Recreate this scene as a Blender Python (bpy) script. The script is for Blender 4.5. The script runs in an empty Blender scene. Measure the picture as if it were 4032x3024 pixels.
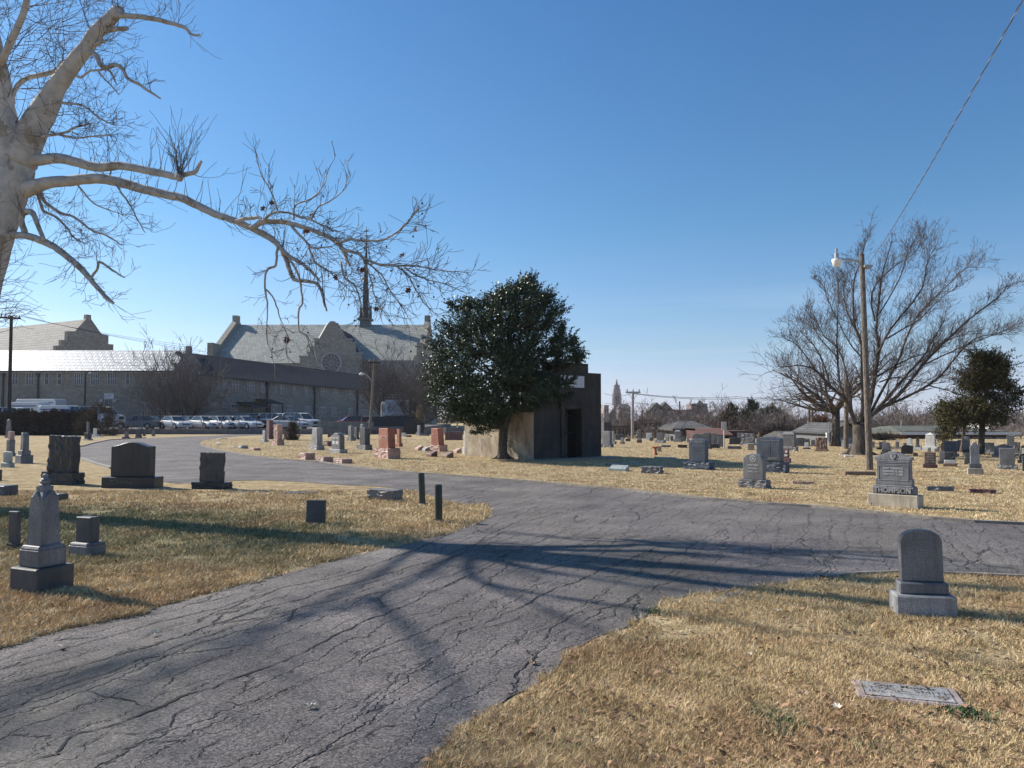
import bpy, bmesh, math, random
import numpy as np
from mathutils import Vector, noise as mnoise

# ------------------------------------------------------------------ camera, sky, sun
scene = bpy.context.scene
F = 3000.0                       # focal length in pixels of the 4032 px wide photograph
EYE = 1.6
PITCH = math.atan((1650 - 1512) / F)
cd = bpy.data.cameras.new('camera'); cam = bpy.data.objects.new('camera', cd)
scene.collection.objects.link(cam); scene.camera = cam
cam.location = (0, 0, EYE); cam.rotation_euler = (math.pi / 2 + PITCH, 0, 0)
cd.sensor_width = 36; cd.lens = 36 * F / 4032; cd.clip_start = 0.05; cd.clip_end = 6000

SUN_EL = math.radians(34)
SUN_AZ = math.atan2(-0.88, 0.47)          # clockwise from +Y; negative = to the left
sunv = Vector((math.sin(SUN_AZ) * math.cos(SUN_EL), math.cos(SUN_AZ) * math.cos(SUN_EL), math.sin(SUN_EL)))
SKY0, SKY05, SKY1, SKY2, SKY3 = (.92, 1.04, 1.75), (.82, .88, 1.26), (.74, .85, 1.04), (.51, .82, 1.02), (.41, .77, 1.05)
world = bpy.data.worlds.new('World'); scene.world = world; world.use_nodes = True
wn = world.node_tree
bg = wn.nodes['Background']; sky = wn.nodes.new('ShaderNodeTexSky')
sky.sky_type = 'NISHITA'; sky.sun_disc = False
sky.sun_elevation = SUN_EL; sky.sun_rotation = SUN_AZ
sky.air_density = 1.0; sky.dust_density = 0.6; sky.ozone_density = 1.5; sky.altitude = 200
# winter air: the raw sky is a little too yellow low down and too gray high up, so grade it with height
wtc = wn.nodes.new('ShaderNodeTexCoord'); wsep = wn.nodes.new('ShaderNodeSeparateXYZ'); wn.links.new(wtc.outputs['Generated'], wsep.inputs[0])
wr = wn.nodes.new('ShaderNodeValToRGB'); wr.color_ramp.elements.new(.5); wr.color_ramp.elements.new(.5); wr.color_ramp.elements.new(.5)
for e_, (p_, c_) in zip(wr.color_ramp.elements, ((0.0, SKY0), (.046, SKY05), (.09, SKY1), (.25, SKY2), (.5, SKY3))): e_.position = p_; e_.color = (*c_, 1)
wm = wn.nodes.new('ShaderNodeMix'); wm.data_type = 'RGBA'; wm.blend_type = 'MULTIPLY'; wm.inputs[0].default_value = 1
wn.links.new(wsep.outputs['Z'], wr.inputs[0]); wn.links.new(sky.outputs[0], wm.inputs[6]); wn.links.new(wr.outputs[0], wm.inputs[7])
# faint streaks of high thin cloud low in the sky
wmp = wn.nodes.new('ShaderNodeMapping'); wmp.inputs['Rotation'].default_value = (.0, .10, .0); wmp.inputs['Scale'].default_value = (1.6, 1.6, 34); wn.links.new(wtc.outputs['Generated'], wmp.inputs[0])
wno = wn.nodes.new('ShaderNodeTexNoise'); wno.inputs['Scale'].default_value = 1.3; wno.inputs['Detail'].default_value = 5; wn.links.new(wmp.outputs[0], wno.inputs[0])
wr2 = wn.nodes.new('ShaderNodeValToRGB'); wr2.color_ramp.elements[0].position = .52; wr2.color_ramp.elements[1].position = .72; wr2.color_ramp.elements[1].color = (.10, .10, .10, 1); wn.links.new(wno.outputs[0], wr2.inputs[0])
wr3 = wn.nodes.new('ShaderNodeValToRGB'); wr3.color_ramp.elements.new(.10); wr3.color_ramp.elements.new(.24)
for e_, (p_, c_) in zip(wr3.color_ramp.elements, ((0, 0), (.08, 1), (.22, 0), (1, 0))): e_.position = p_; e_.color = (c_, c_, c_, 1)
wn.links.new(wsep.outputs['Z'], wr3.inputs[0]); wmm = wn.nodes.new('ShaderNodeMath'); wmm.operation = 'MULTIPLY'; wn.links.new(wr2.outputs[0], wmm.inputs[0]); wn.links.new(wr3.outputs[0], wmm.inputs[1])
wcl = wn.nodes.new('ShaderNodeMix'); wcl.data_type = 'RGBA'; wcl.inputs[7].default_value = (9.5, 9.8, 10.5, 1); wn.links.new(wmm.outputs[0], wcl.inputs[0]); wn.links.new(wm.outputs[2], wcl.inputs[6])
wn.links.new(wcl.outputs[2], bg.inputs[0]); bg.inputs[1].default_value = 0.088
sd = bpy.data.lights.new('sun', 'SUN'); sun = bpy.data.objects.new('sun', sd)
scene.collection.objects.link(sun)
sd.energy = 5.0; sd.angle = math.radians(0.53); sd.color = (1.0, 0.93, 0.83)
sun.rotation_euler = sunv.to_track_quat('Z', 'Y').to_euler()
scene.view_settings.view_transform = 'Standard'; scene.view_settings.look = 'None'
scene.view_settings.exposure = 0.6; scene.view_settings.gamma = 1
scene.render.engine = 'CYCLES'
scene.cycles.max_bounces = 6; scene.cycles.transparent_max_bounces = 8

# ------------------------------------------------------------------ helpers
C = scene.collection
rng = np.random.default_rng(7); random.seed(7)
cp, sp_ = math.cos(PITCH), math.sin(PITCH)
def ray(u, v):
    a = (u - 2016) / F; b = (1512 - v) / F
    return np.array([a, cp - b * sp_, sp_ + b * cp])
def G(u, v, z=0.0):
    d = ray(u, v); t = (z - EYE) / d[2]
    return np.array([d[0] * t, d[1] * t, z])
def D(u, v, Y):
    d = ray(u, v); t = Y / d[1]
    return np.array([d[0] * t, Y, EYE + d[2] * t])
def tag(o, label=None, cat=None, group=None, kind=None):
    if label: o['label'] = label
    if cat: o['category'] = cat
    if group: o['group'] = group
    if kind: o['kind'] = kind
    return o
def thing(name, loc, rz=0, label=None, cat=None, group=None):
    o = bpy.data.objects.new(name, None); C.objects.link(o)
    o.location = [float(q) for q in loc]; o.rotation_euler = (0, 0, rz); o.empty_display_size = .2
    return tag(o, label, cat, group)
class MB:
    def __init__(s): s.v = []; s.f = []; s.m = []; s.n = 0
    def add(s, vs, fs, mi=0):
        s.v.extend([tuple(map(float, q)) for q in vs]); s.f.extend([tuple(i + s.n for i in f) for f in fs])
        s.m.extend([mi] * len(fs)); s.n += len(vs)
    def box(s, x0, x1, y0, y1, z0, z1, mi=0):
        s.add([(x0,y0,z0),(x1,y0,z0),(x1,y1,z0),(x0,y1,z0),(x0,y0,z1),(x1,y0,z1),(x1,y1,z1),(x0,y1,z1)],
              [(0,3,2,1),(4,5,6,7),(0,1,5,4),(1,2,6,5),(2,3,7,6),(3,0,4,7)], mi)
    def prism(s, prof, y0, y1, mi=0):      # profile in xz, extruded along y (prof counter-clockwise seen from -y)
        n = len(prof)
        s.add([(x, y0, z) for x, z in prof] + [(x, y1, z) for x, z in prof],
              [tuple(range(n)), tuple(range(2*n-1, n-1, -1))] + [(i, i+n, (i+1) % n + n, (i+1) % n) for i in range(n)], mi)
    def beam(s, p, q, r, sides=6, r2=None, mi=0):
        s.tube([p, q], [r, r if r2 is None else r2], sides, mi)
    def tube(s, pts, rad, sides=6, mi=0, cap=True):
        pts = [np.asarray(p, float) for p in pts]; n = len(pts); vs = []
        prev = None
        for i, p in enumerate(pts):
            t = pts[min(i+1, n-1)] - pts[max(i-1, 0)]; t = t / (np.linalg.norm(t) + 1e-9)
            if prev is None:
                a = np.cross(t, [0, 0, 1.0])
                if np.linalg.norm(a) < .05: a = np.cross(t, [0, 1.0, 0])
            else: a = prev - t * np.dot(prev, t)
            a /= np.linalg.norm(a) + 1e-9; prev = a; b = np.cross(t, a); r = rad[i]
            for k in range(sides):
                th = 2 * math.pi * k / sides
                vs.append(p + r * (math.cos(th) * a + math.sin(th) * b))
        fs = []
        for i in range(n-1):
            for k in range(sides):
                k2 = (k+1) % sides
                fs.append((i*sides+k, i*sides+k2, (i+1)*sides+k2, (i+1)*sides+k))
        if cap: fs += [tuple(range(sides-1, -1, -1)), tuple((n-1)*sides+k for k in range(sides))]
        s.add(vs, fs, mi)
    def lathe(s, prof, sides=16, cx=0, cy=0, mi=0):   # prof: (r, z) from bottom up
        n = len(prof); vs = [(cx + r*math.cos(2*math.pi*k/sides), cy + r*math.sin(2*math.pi*k/sides), z) for r, z in prof for k in range(sides)]
        fs = [(i*sides+k, i*sides+(k+1) % sides, (i+1)*sides+(k+1) % sides, (i+1)*sides+k) for i in range(n-1) for k in range(sides)]
        fs += [tuple(range(sides-1, -1, -1)), tuple((n-1)*sides+k for k in range(sides))]
        s.add(vs, fs, mi)
    def build(s, name, mats, parent=None, origin=(0, 0, 0), smooth=False, bevel=0, fixn=True):
        me = bpy.data.meshes.new(name); o_ = origin
        me.from_pydata([(a-o_[0], b-o_[1], c-o_[2]) for a, b, c in s.v], [], s.f)
        if not isinstance(mats, (list, tuple)): mats = [mats]
        for m in mats: me.materials.append(m)
        if len(mats) > 1: me.polygons.foreach_set('material_index', s.m)
        if bevel or fixn:
            bm = bmesh.new(); bm.from_mesh(me)
            if fixn: bmesh.ops.recalc_face_normals(bm, faces=bm.faces[:])
            if bevel:
                es = [e for e in bm.edges if len(e.link_faces) == 2 and e.calc_face_angle(0) > .5]
                bmesh.ops.bevel(bm, geom=es, offset=bevel, segments=1, affect='EDGES', clamp_overlap=True)
            bm.to_mesh(me); bm.free()
        if smooth: me.polygons.foreach_set('use_smooth', [True] * len(me.polygons))
        o = bpy.data.objects.new(name, me); C.objects.link(o)
        if parent: o.parent = parent
        else: o.location = tuple(float(q) for q in origin)
        return o
def npmesh(name, V, FA, mats, parent=None, attr=None, smooth=False, mi=None):
    me = bpy.data.meshes.new(name); k = FA.shape[1]
    me.vertices.add(len(V)); me.vertices.foreach_set('co', V.astype(np.float32).ravel())
    me.loops.add(FA.size); me.loops.foreach_set('vertex_index', FA.astype(np.int32).ravel())
    me.polygons.add(len(FA)); me.polygons.foreach_set('loop_start', np.arange(0, FA.size, k, dtype=np.int32))
    if not isinstance(mats, (list, tuple)): mats = [mats]
    for m in mats: me.materials.append(m)
    if mi is not None: me.polygons.foreach_set('material_index', mi.astype(np.int32))
    if smooth: me.polygons.foreach_set('use_smooth', np.ones(len(FA), bool))
    me.update(calc_edges=True)
    if attr is not None:
        a = me.attributes.new('rnd', 'FLOAT', 'POINT'); a.data.foreach_set('value', attr.astype(np.float32))
    o = bpy.data.objects.new(name, me); C.objects.link(o)
    if parent: o.parent = parent
    return o

# ------------------------------------------------------------------ materials
class NT:
    def __init__(s, name):
        s.m = bpy.data.materials.new(name); s.m.use_nodes = True; s.t = s.m.node_tree
        s.p = s.t.nodes['Principled BSDF']; s.tc = s.t.nodes.new('ShaderNodeTexCoord')
    def n(s, typ, **kw):
        nd = s.t.nodes.new(typ)
        for k, v in kw.items():
            if k.startswith('i_'): nd.inputs[k[2:].replace('_', ' ')].default_value = v
            else: setattr(nd, k, v)
        return nd
    def l(s, a, b): s.t.links.new(a, b)
    def noise(s, scale, detail=4, rough=.55, vec=None, dist=0):
        nd = s.n('ShaderNodeTexNoise', i_Scale=scale, i_Detail=detail, i_Roughness=rough, i_Distortion=dist)
        s.l(vec or s.tc.outputs['Object'], nd.inputs['Vector']); return nd.outputs['Fac']
    def mapv(s, rot=(0, 0, 0), scale=(1, 1, 1), loc=(0, 0, 0), src=None):
        nd = s.n('ShaderNodeMapping'); nd.inputs['Rotation'].default_value = rot; nd.inputs['Scale'].default_value = scale
        nd.inputs['Location'].default_value = loc
        s.l(src or s.tc.outputs['Object'], nd.inputs['Vector']); return nd.outputs[0]
    def ramp(s, fac, stops, interp='LINEAR'):
        nd = s.n('ShaderNodeValToRGB'); cr = nd.color_ramp; cr.interpolation = interp
        while len(cr.elements) < len(stops): cr.elements.new(.5)
        for e, (p, c) in zip(cr.elements, stops):
            e.position = p; e.color = (*c, 1) if isinstance(c, (tuple, list)) else (c, c, c, 1)
        s.l(fac, nd.inputs[0]); return nd.outputs[0]
    def mix(s, fac, a, b, mode='MIX'):
        nd = s.n('ShaderNodeMix', data_type='RGBA', blend_type=mode)
        for i, q in ((0, fac), (6, a), (7, b)):
            if hasattr(q, 'node'): s.l(q, nd.inputs[i])
            elif isinstance(q, (tuple, list)): nd.inputs[i].default_value = (*q, 1)
            elif i == 0: nd.inputs[0].default_value = q
            else: nd.inputs[i].default_value = (q, q, q, 1)
        return nd.outputs[2]
    def math(s, op, a, b=None):
        nd = s.n('ShaderNodeMath', operation=op)
        for i, q in ((0, a), (1, b)):
            if q is None: continue
            if hasattr(q, 'node'): s.l(q, nd.inputs[i])
            else: nd.inputs[i].default_value = q
        return nd.outputs[0]
    def out(s, col=None, rough=None, bump=None, bstr=.3, bdist=.01, spec=None, metal=None):
        for k, q in (('Base Color', col), ('Roughness', rough), ('Specular IOR Level', spec), ('Metallic', metal)):
            if q is None: continue
            if hasattr(q, 'node'): s.l(q, s.p.inputs[k])
            elif isinstance(q, (tuple, list)): s.p.inputs[k].default_value = (*q, 1)
            else: s.p.inputs[k].default_value = q
        if bump is not None:
            b = s.n('ShaderNodeBump', i_Strength=bstr, i_Distance=bdist); s.l(bump, b.inputs['Height']); s.l(b.outputs[0], s.p.inputs['Normal'])
        return s.m
def sc(c, k): return tuple(min(1, q * k) for q in c)
def stone_mat(name, col, var=.35, rough=.6, grain=90, stain=.6, bstr=.45):
    t = NT(name)
    big = t.noise(2.3, 6, .65); fine = t.noise(grain, 2, .8)
    c = t.ramp(big, [(.3, sc(col, 1 - var)), (.5, col), (.72, sc(col, 1 + var * .7))])
    c = t.mix(.75, c, t.ramp(fine, [(.35, .62), (.5, 1.0), (.66, 1.45)]), 'MULTIPLY')
    st = t.noise(1.6, 5, .6, vec=t.mapv(scale=(5, 5, .9)))
    c = t.mix(t.ramp(st, [(.45, 0.0), (.66, stain)]), c, sc(col, .38))
    h = t.math('ADD', t.noise(grain * .8, 3, .7), t.math('MULTIPLY', t.noise(9, 4, .6), 1.5))
    return t.out(c, rough, h, bstr, .006)
M = {}
M['gray'] = stone_mat('gray_granite', (.185, .182, .185)); M['lgray'] = stone_mat('light_granite', (.33, .325, .32))
M['dgray'] = stone_mat('dark_granite', (.075, .077, .08)); M['black'] = stone_mat('black_granite', (.035, .037, .042), rough=.4)
M['blue'] = stone_mat('blue_granite', (.065, .085, .115), rough=.5); M['red'] = stone_mat('red_granite', (.33, .125, .078), stain=.25)
M['pink'] = stone_mat('pink_granite', (.48, .31, .25), grain=60); M['maroon'] = stone_mat('maroon_granite', (.15, .075, .075))
M['white'] = stone_mat('white_marble', (.66, .66, .64), var=.2, stain=.4); M['tan'] = stone_mat('tan_limestone', (.44, .38, .29), stain=.6)
M['brown'] = stone_mat('brown_sandstone', (.22, .14, .10)); M['teal'] = stone_mat('weathered_marble', (.36, .40, .38), stain=.5)
M['concrete'] = stone_mat('weathered_concrete', (.46, .40, .32), var=.3, stain=.7, grain=60)
M['pinkgray'] = stone_mat('pinkish_gray_granite', (.34, .27, .25), stain=.2)
M['letter'] = stone_mat('light_lettering', (.62, .62, .6), var=.1, stain=0); M['letterd'] = stone_mat('dark_lettering', (.05, .045, .045), var=.1, stain=0)
def plain(name, col, rough=.5, var=.15, metal=0, sc_=6, spec=None):
    t = NT(name); c = t.ramp(t.noise(sc_, 5, .6), [(.3, sc(col, 1 - var)), (.7, sc(col, 1 + var))])
    return t.out(c, rough, t.noise(sc_ * 12, 3), .15, .004, metal=metal, spec=spec)
# ------------------------------------------------------------------ ground, road
def interp(poly, step=.25, jit=0.0, seed=0):
    r = np.random.default_rng(seed); out = []
    for i in range(len(poly)):
        a = poly[i]; b = poly[(i+1) % len(poly)]; L = np.linalg.norm(b - a); n = max(1, int(L / max(step, np.linalg.norm(a[:2]) * .02)))
        for k in range(n):
            p = a + (b - a) * k / n
            if jit and k:
                d = (b - a) / L; w = jit * (mnoise.noise(Vector((p[0]*2.2, p[1]*2.2, seed))) + .6 * mnoise.noise(Vector((p[0]*7, p[1]*7, seed+5))))
                p = p + w * np.array([-d[1], d[0], 0][:len(p)])
            out.append(p)
    return out
def px(lst): return [G(u, v)[:2] for u, v in lst]
# the lawn island left of the road, the lawn at the near right, the big lawn beyond the road
island_px = [(-900,2800),(0,2548),(54,2539),(181,2507),(298,2471),(506,2430),(633,2394),(723,2362),(904,2317),(1085,2272),(1392,2190),(1600,2146),(1763,2104),(1839,2081),
 (1925,2037),(1936,2008),(1918,1983),(1850,1990),(1759,1975),(1641,1934),(1488,1916),(1352,1911),(1216,1900),(1035,1891),(900,1894),(700,1905),(560,1888),(441,1845),(374,1827),(312,1806),(255,1795),(-100,1860),(-900,1960)]
corner_px = [(5200,2330),(4032,2276),(3702,2262),(3512,2259),(3349,2265),(3240,2278),(3080,2292),(2938,2316),(2757,2341),(2613,2366),(2562,2406),(2468,2471),(2400,2508),(2323,2526),(2265,2551),(2222,2587),
 (2179,2630),(2128,2688),(2040,2752),(1935,2796),(1820,2850),(1745,2920),(1718,2968),(1670,3024),(1500,3400),(2500,4300),(5200,3400)]
road_px = [(-900,2800),(0,2548),(506,2430),(904,2317),(1392,2190),(1763,2104),(1925,2037),(1936,2008),(1918,1983),(1850,1990),(1759,1975),(1641,1934),(1488,1916),(1352,1911),(1216,1900),(1035,1891),(900,1894),(700,1905),(560,1888),
 (441,1845),(374,1827),(312,1806),(255,1788),(320,1759),(367,1746),(431,1734),(510,1729),(573,1726),(636,1723),(731,1719),(826,1716),(921,1711),(1020,1706),(1100,1703),(1100,1710),(1020,1714),(953,1717),(858,1725),(800,1734),(788,1744),(790,1752),(814,1762),
 (858,1773),(900,1781),(1013,1799),(1126,1812),(1262,1821),(1397,1840),(1488,1851),(1669,1867),(1849,1880),(2080,1898),(2300,1918),(2463,1932),(2585,1946),(2788,1967),(3032,1987),(3200,1998),(3403,2018),(3675,2045),
 (3837,2058),(4032,2067),(4500,2092),(5600,2120),(5600,2330),(4032,2276),(3702,2262),(3512,2259),(3349,2265),(3240,2278),(2938,2316),(2757,2341),(2613,2366),(2562,2406),(2468,2471),(2323,2524),(2222,2587),(2128,2688),(1935,2796),(1800,2862),(1718,2968),(1670,3024),(1500,3400),(500,3900),(-900,3900)]
island = px(island_px); corner = px(corner_px); road = px(road_px)
road_j = interp(road, .12, .05, 3)
from mathutils.geometry import tessellate_polygon
def sheet(name, poly, z, mat, kind='structure'):
    tri = tessellate_polygon([[Vector((p[0], p[1], 0)) for p in poly]])
    mb = MB(); mb.add([(p[0], p[1], z) for p in poly], [t if np.cross(poly[t[1]] - poly[t[0]], poly[t[2]] - poly[t[0]]) > 0 else t[::-1] for t in tri])
    o = mb.build(name, mat, fixn=False); o['kind'] = kind; return o
def inside(P, poly):
    x, y = P[:, 0], P[:, 1]; c = np.zeros(len(P), bool); n = len(poly); j = n - 1
    for i in range(n):
        xi, yi = poly[i]; xj, yj = poly[j]
        m = ((yi > y) != (yj > y)) & (x < (xj - xi) * (y - yi) / (yj - yi + 1e-12) + xi); c ^= m; j = i
    return c
# lawn colours: one field in world metres shared by the soil sheet and the blades of grass
def lawn_color(t, blade):
    P = t.tc.outputs['Object']
    n1 = t.noise(.55, 5, .62); n2 = t.noise(2.6, 5, .65, vec=t.mapv(loc=(7, 3, 0))); n3 = t.noise(.16, 3, .5, vec=t.mapv(loc=(31, 3, 0)))
    straw = t.ramp(n2, [(.28, (.25, .165, .085)), (.42, (.42, .31, .165)), (.55, (.56, .43, .25)), (.72, (.69, .55, .35))])
    # greener, still-living turf on the island under the big tree
    def spot(cx, cy, rx, ry, ang=0):
        mp = t.mapv(src=P, loc=(0, 0, 0)); sub = t.n('ShaderNodeVectorMath', operation='SUBTRACT'); sub.inputs[1].default_value = (cx, cy, 0); t.l(mp, sub.inputs[0])
        r = t.n('ShaderNodeVectorRotate', rotation_type='Z_AXIS'); r.inputs['Angle'].default_value = -ang; t.l(sub.outputs[0], r.inputs['Vector'])
        s2 = t.n('ShaderNodeVectorMath', operation='MULTIPLY'); s2.inputs[1].default_value = (1/rx, 1/ry, 0); t.l(r.outputs[0], s2.inputs[0])
        ln = t.n('ShaderNodeVectorMath', operation='LENGTH'); t.l(s2.outputs[0], ln.inputs[0]); return ln.outputs['Value']
    g = spot(-6.3, 11.2, 5.4, 3.3, math.radians(-22))
    gm = t.math('ADD', g, t.math('MULTIPLY', t.math('SUBTRACT', n1, .5), 1.6))
    gm = t.ramp(gm, [(.55, 1.0), (1.05, 0.0)])
    green = t.ramp(n2, [(.32, (.12, .12, .055)), (.48, (.23, .21, .105)), (.66, (.38, .32, .19))])
    c = t.mix(gm, straw, green)
    sp = t.ramp(t.noise(1.1, 4, .6, vec=t.mapv(loc=(3, 19, 0))), [(.60, 0.0), (.70, .55)])
    c = t.mix(sp, c, (.17, .175, .06))
    br = t.ramp(t.noise(.8, 5, .6, vec=t.mapv(loc=(13, 9, 0))), [(.52, 0.0), (.66, .6)])
    c = t.mix(br, c, (.33, .19, .10))
    return t.mix(t.ramp(n3, [(.35, 0.0), (.65, .35)]), c, (.63, .50, .29))
t = NT('lawn'); c = lawn_color(t, False)
hf = t.noise(38, 4, .75); hv = t.noise(7, 5, .7)
c = t.mix(.9, c, t.ramp(hf, [(.33, .35), (.5, .9), (.66, 1.35)]), 'MULTIPLY')
c = t.mix(.8, c, t.ramp(hv, [(.3, .6), (.5, 1.0), (.68, 1.25)]), 'MULTIPLY')
M['lawn'] = t.out(c, .95, t.math('ADD', hf, t.math('MULTIPLY', hv, 2)), .9, .05, spec=.1)
t = NT('grass_blade'); c = lawn_color(t, True)
at = t.n('ShaderNodeAttribute', attribute_name='rnd')
c = t.mix(1.0, c, t.ramp(at.outputs['Fac'], [(0, .6), (.35, 1.0), (.8, 1.35), (1, 1.8)]), 'MULTIPLY')
M['blade'] = t.out(c, .75, spec=.25)
t = NT('asphalt')
big = t.noise(.9, 5, .6); agg = t.noise(62, 4, .9); vor = t.n('ShaderNodeTexVoronoi', i_Scale=85); t.l(t.tc.outputs['Object'], vor.inputs['Vector'])
c = t.ramp(big, [(.3, (.100, .087, .083)), (.5, (.138, .121, .115)), (.7, (.182, .161, .150))])
c = t.mix(1.0, c, t.ramp(agg, [(.38, .22), (.5, .95), (.62, 2.1)]), 'MULTIPLY')
c = t.mix(.5, c, t.ramp(vor.outputs['Distance'], [(.1, 1.5), (.5, .8)]), 'MULTIPLY')
ps = t.ramp(t.noise(.6, 4, .6, vec=t.mapv(rot=(0, 0, math.radians(20)), scale=(1, .25, 1), loc=(5, 5, 0))), [(.5, 0.0), (.66, .25)])
c = t.mix(ps, c, (.17, .162, .12))
c = t.mix(.8, c, t.ramp(t.noise(.45, 6, .7, vec=t.mapv(loc=(2, 8, 0))), [(.34, .62), (.5, 1.0), (.66, 1.28)]), 'MULTIPLY')
dist = t.n('ShaderNodeVectorMath', operation='ADD'); nz = t.n('ShaderNodeTexNoise', i_Scale=1.6, i_Detail=5.0, i_Roughness=.7); t.l(t.tc.outputs['Object'], nz.inputs['Vector'])
mm = t.n('ShaderNodeVectorMath', operation='SCALE'); mm.inputs['Scale'].default_value = .45; t.l(nz.outputs['Color'], mm.inputs[0])
t.l(t.tc.outputs['Object'], dist.inputs[0]); t.l(mm.outputs[0], dist.inputs[1])
cr = []
for s_, rot, wd, loc in (((2.3, .16, 0), 24.4, .014, 0), ((5.0, .55, 0), 24.4, .012, 9)):
    v2 = t.n('ShaderNodeTexVoronoi', feature='DISTANCE_TO_EDGE', i_Scale=1.0)
    t.l(t.mapv(scale=s_, loc=(loc, loc, 0), src=t.mapv(rot=(0, 0, math.radians(rot)), src=dist.outputs[0])), v2.inputs['Vector'])
    k = t.ramp(v2.outputs['Distance'], [(0.0, 0.0), (wd, 1.0)])
    msk = t.ramp(t.noise(.7, 3, .6, vec=t.mapv(loc=(loc+4, 2, 0))), [(.36, .9), (.46, 0.0)])
    cr.append(t.mix(msk, k, 1.0))
crk = t.mix(1.0, cr[0], cr[1], 'MULTIPLY')
c = t.mix(.6, c, crk, 'MULTIPLY')
M['asphalt'] = t.out(c, .85, t.math('ADD', t.math('MULTIPLY', agg, .5), t.math('MULTIPLY', crk, 2.0)), .8, .012, spec=.35)
M['crack'] = plain('crack_filler', (.018, .017, .018), .95)
M['curb'] = stone_mat('old_concrete_kerb', (.25, .22, .18), stain=.6)

def ss(q): q = max(0., min(1., q)); return q*q*(3-2*q)
def gz(x, y): return -2.2*ss((y-63)/14)*ss((x-1)/7)     # the land falls away beyond the far stones on the right
gp = MB(); gx_ = [-2500,-300,-100,-20,-5,0,1,2,3,4,5,6,7,8,10,20,60,150,400,2500]; gy_ = [-300,0,20,50,60,63,65,67,69,71,73,75,77,80,120,400,1500,4500]
gp.add([(x, y, gz(x, y)) for y in gy_ for x in gx_], [(j*len(gx_)+i, j*len(gx_)+i+1, (j+1)*len(gx_)+i+1, (j+1)*len(gx_)+i) for j in range(len(gy_)-1) for i in range(len(gx_)-1)])
gr = gp.build('ground', M['lawn'], fixn=False); gr['kind'] = 'structure'
sheet('road', road_j, .006, M['asphalt'])
# long wandering cracks
def crk_line(pts, ox, oy, s, w=.012):
    P = [G(ox + x / s, oy + y / s)[:2] for x, y in pts]; out = []
    for i in range(len(P)-1):
        L = np.linalg.norm(P[i+1]-P[i]); n = max(2, int(L / .03)); d = (P[i+1]-P[i]) / L
        for k in range(n):
            q = P[i] + (P[i+1]-P[i]) * k / n
            o = .03 * mnoise.noise(Vector((q[0]*5, q[1]*5, 1))) + .022 * mnoise.noise(Vector((q[0]*23, q[1]*19, 3)))
            out.append((q + o * np.array([-d[1], d[0]]), d))
    mb = crk_mb; vs = []
    for k, (q, d) in enumerate(out):
        ww = w * .55 * (.2 + 1.1 * abs(mnoise.noise(Vector((q[0]*3.3, q[1]*3.3, 8)))) + .5 * random.random()) * min(1, k / 4, (len(out)-1-k) / 4 + .1)
        nn = np.array([-d[1], d[0]]) * ww
        vs += [(*(q+nn), .0105), (*(q-nn), .0105)]
    mb.add(vs, [(2*i, 2*i+1, 2*i+3, 2*i+2) for i in range(len(out)-1)])
crk_mb = MB()
A = (0, 2100, 1.106); B = (1600, 1900, 1.3825)
for w, pts in ((.016, [(0,575),(230,520),(470,455),(700,385),(850,355),(1000,315),(1110,280),(1230,240),(1500,185),(1600,150),(1830,65),(1880,40),(1990,-10)]),
  (.012, [(0,600),(250,535)]), (.016, [(0,665),(180,625),(370,575),(600,510),(850,430),(980,385),(1160,325),(1330,285),(1380,260),(1600,205),(1850,130),(2100,40),(2212,-10)]),
  (.014, [(0,770),(130,735),(330,650),(480,610),(620,550),(850,520),(1150,480)]),
  (.017, [(90,1022),(160,985),(260,970),(290,910),(350,875),(470,850),(600,800),(690,765),(830,705),(920,680),(970,650),(1100,610),(1250,555),(1380,490),(1600,380),(1780,310),(1900,250),(2212,110)]),
  (.011, [(670,770),(560,730),(430,710),(330,690)]), (.011, [(260,970),(400,920),(480,880),(640,880),(740,850),(760,790),(920,720)]),
  (.009, [(830,1010),(880,940),(960,905),(1060,875)]), (.011, [(1230,995),(1320,998),(1380,970),(1500,930),(1650,850),(1800,830)]),
  (.011, [(600,560),(850,470),(960,430),(1180,360),(1500,280),(1780,190),(1920,150)]), (.010, [(1400,810),(1510,770),(1580,730),(1650,690),(1780,630),(1900,560)]),
  (.009, [(1790,825),(1850,740),(1980,650),(2060,600)]), (.007, [(0,500),(300,430),(520,385),(760,340),(880,290)]), (.007, [(450,640),(640,650),(760,600),(900,560),(1100,500)]),
  (.007, [(930,730),(1050,760),(1190,690),(1300,690)]), (.007, [(60,700),(220,660),(330,620),(500,560)]), (.006, [(0,830),(150,790),(300,740),(420,705)]),
  (.008, [(340,1000),(560,930),(700,900),(850,880),(960,800)])):
    crk_line(pts, *A, w)
for w, pts in ((.014, [(0,480),(100,465),(280,400),(380,340),(440,290),(580,230)]), (.012, [(95,560),(280,490),(430,450),(560,390),(690,340),(870,260),(960,250)]),
  (.015, [(420,775),(560,710),(700,640),(760,600),(830,575),(940,540),(1050,480),(1190,430),(1300,385),(1370,350),(1500,340)]),
  (.013, [(740,870),(780,800),(850,760),(930,710),(1080,690),(1250,665),(1360,680)]), (.013, [(1330,600),(1350,570),(1450,540),(1560,505),(1700,500),(1820,475),(1900,465),(2050,440)]),
  (.010, [(620,1020),(680,970),(710,930),(620,915)]), (.009, [(920,810),(1000,770),(1100,740),(1200,640)]), (.008, [(350,840),(430,800),(560,760),(700,700)]),
  (.008, [(0,520),(70,520),(80,490),(170,480)]), (.008, [(1000,320),(1100,290),(1240,270),(1400,230)]), (.007, [(480,920),(600,880),(690,820),(780,790)]), (.008, [(830,880),(900,820),(1000,840),(1080,810)])):
    crk_line(pts, *B, w)
co = crk_mb.build('road_cracks', M['crack'], fixn=False); co['kind'] = 'structure'
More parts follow.
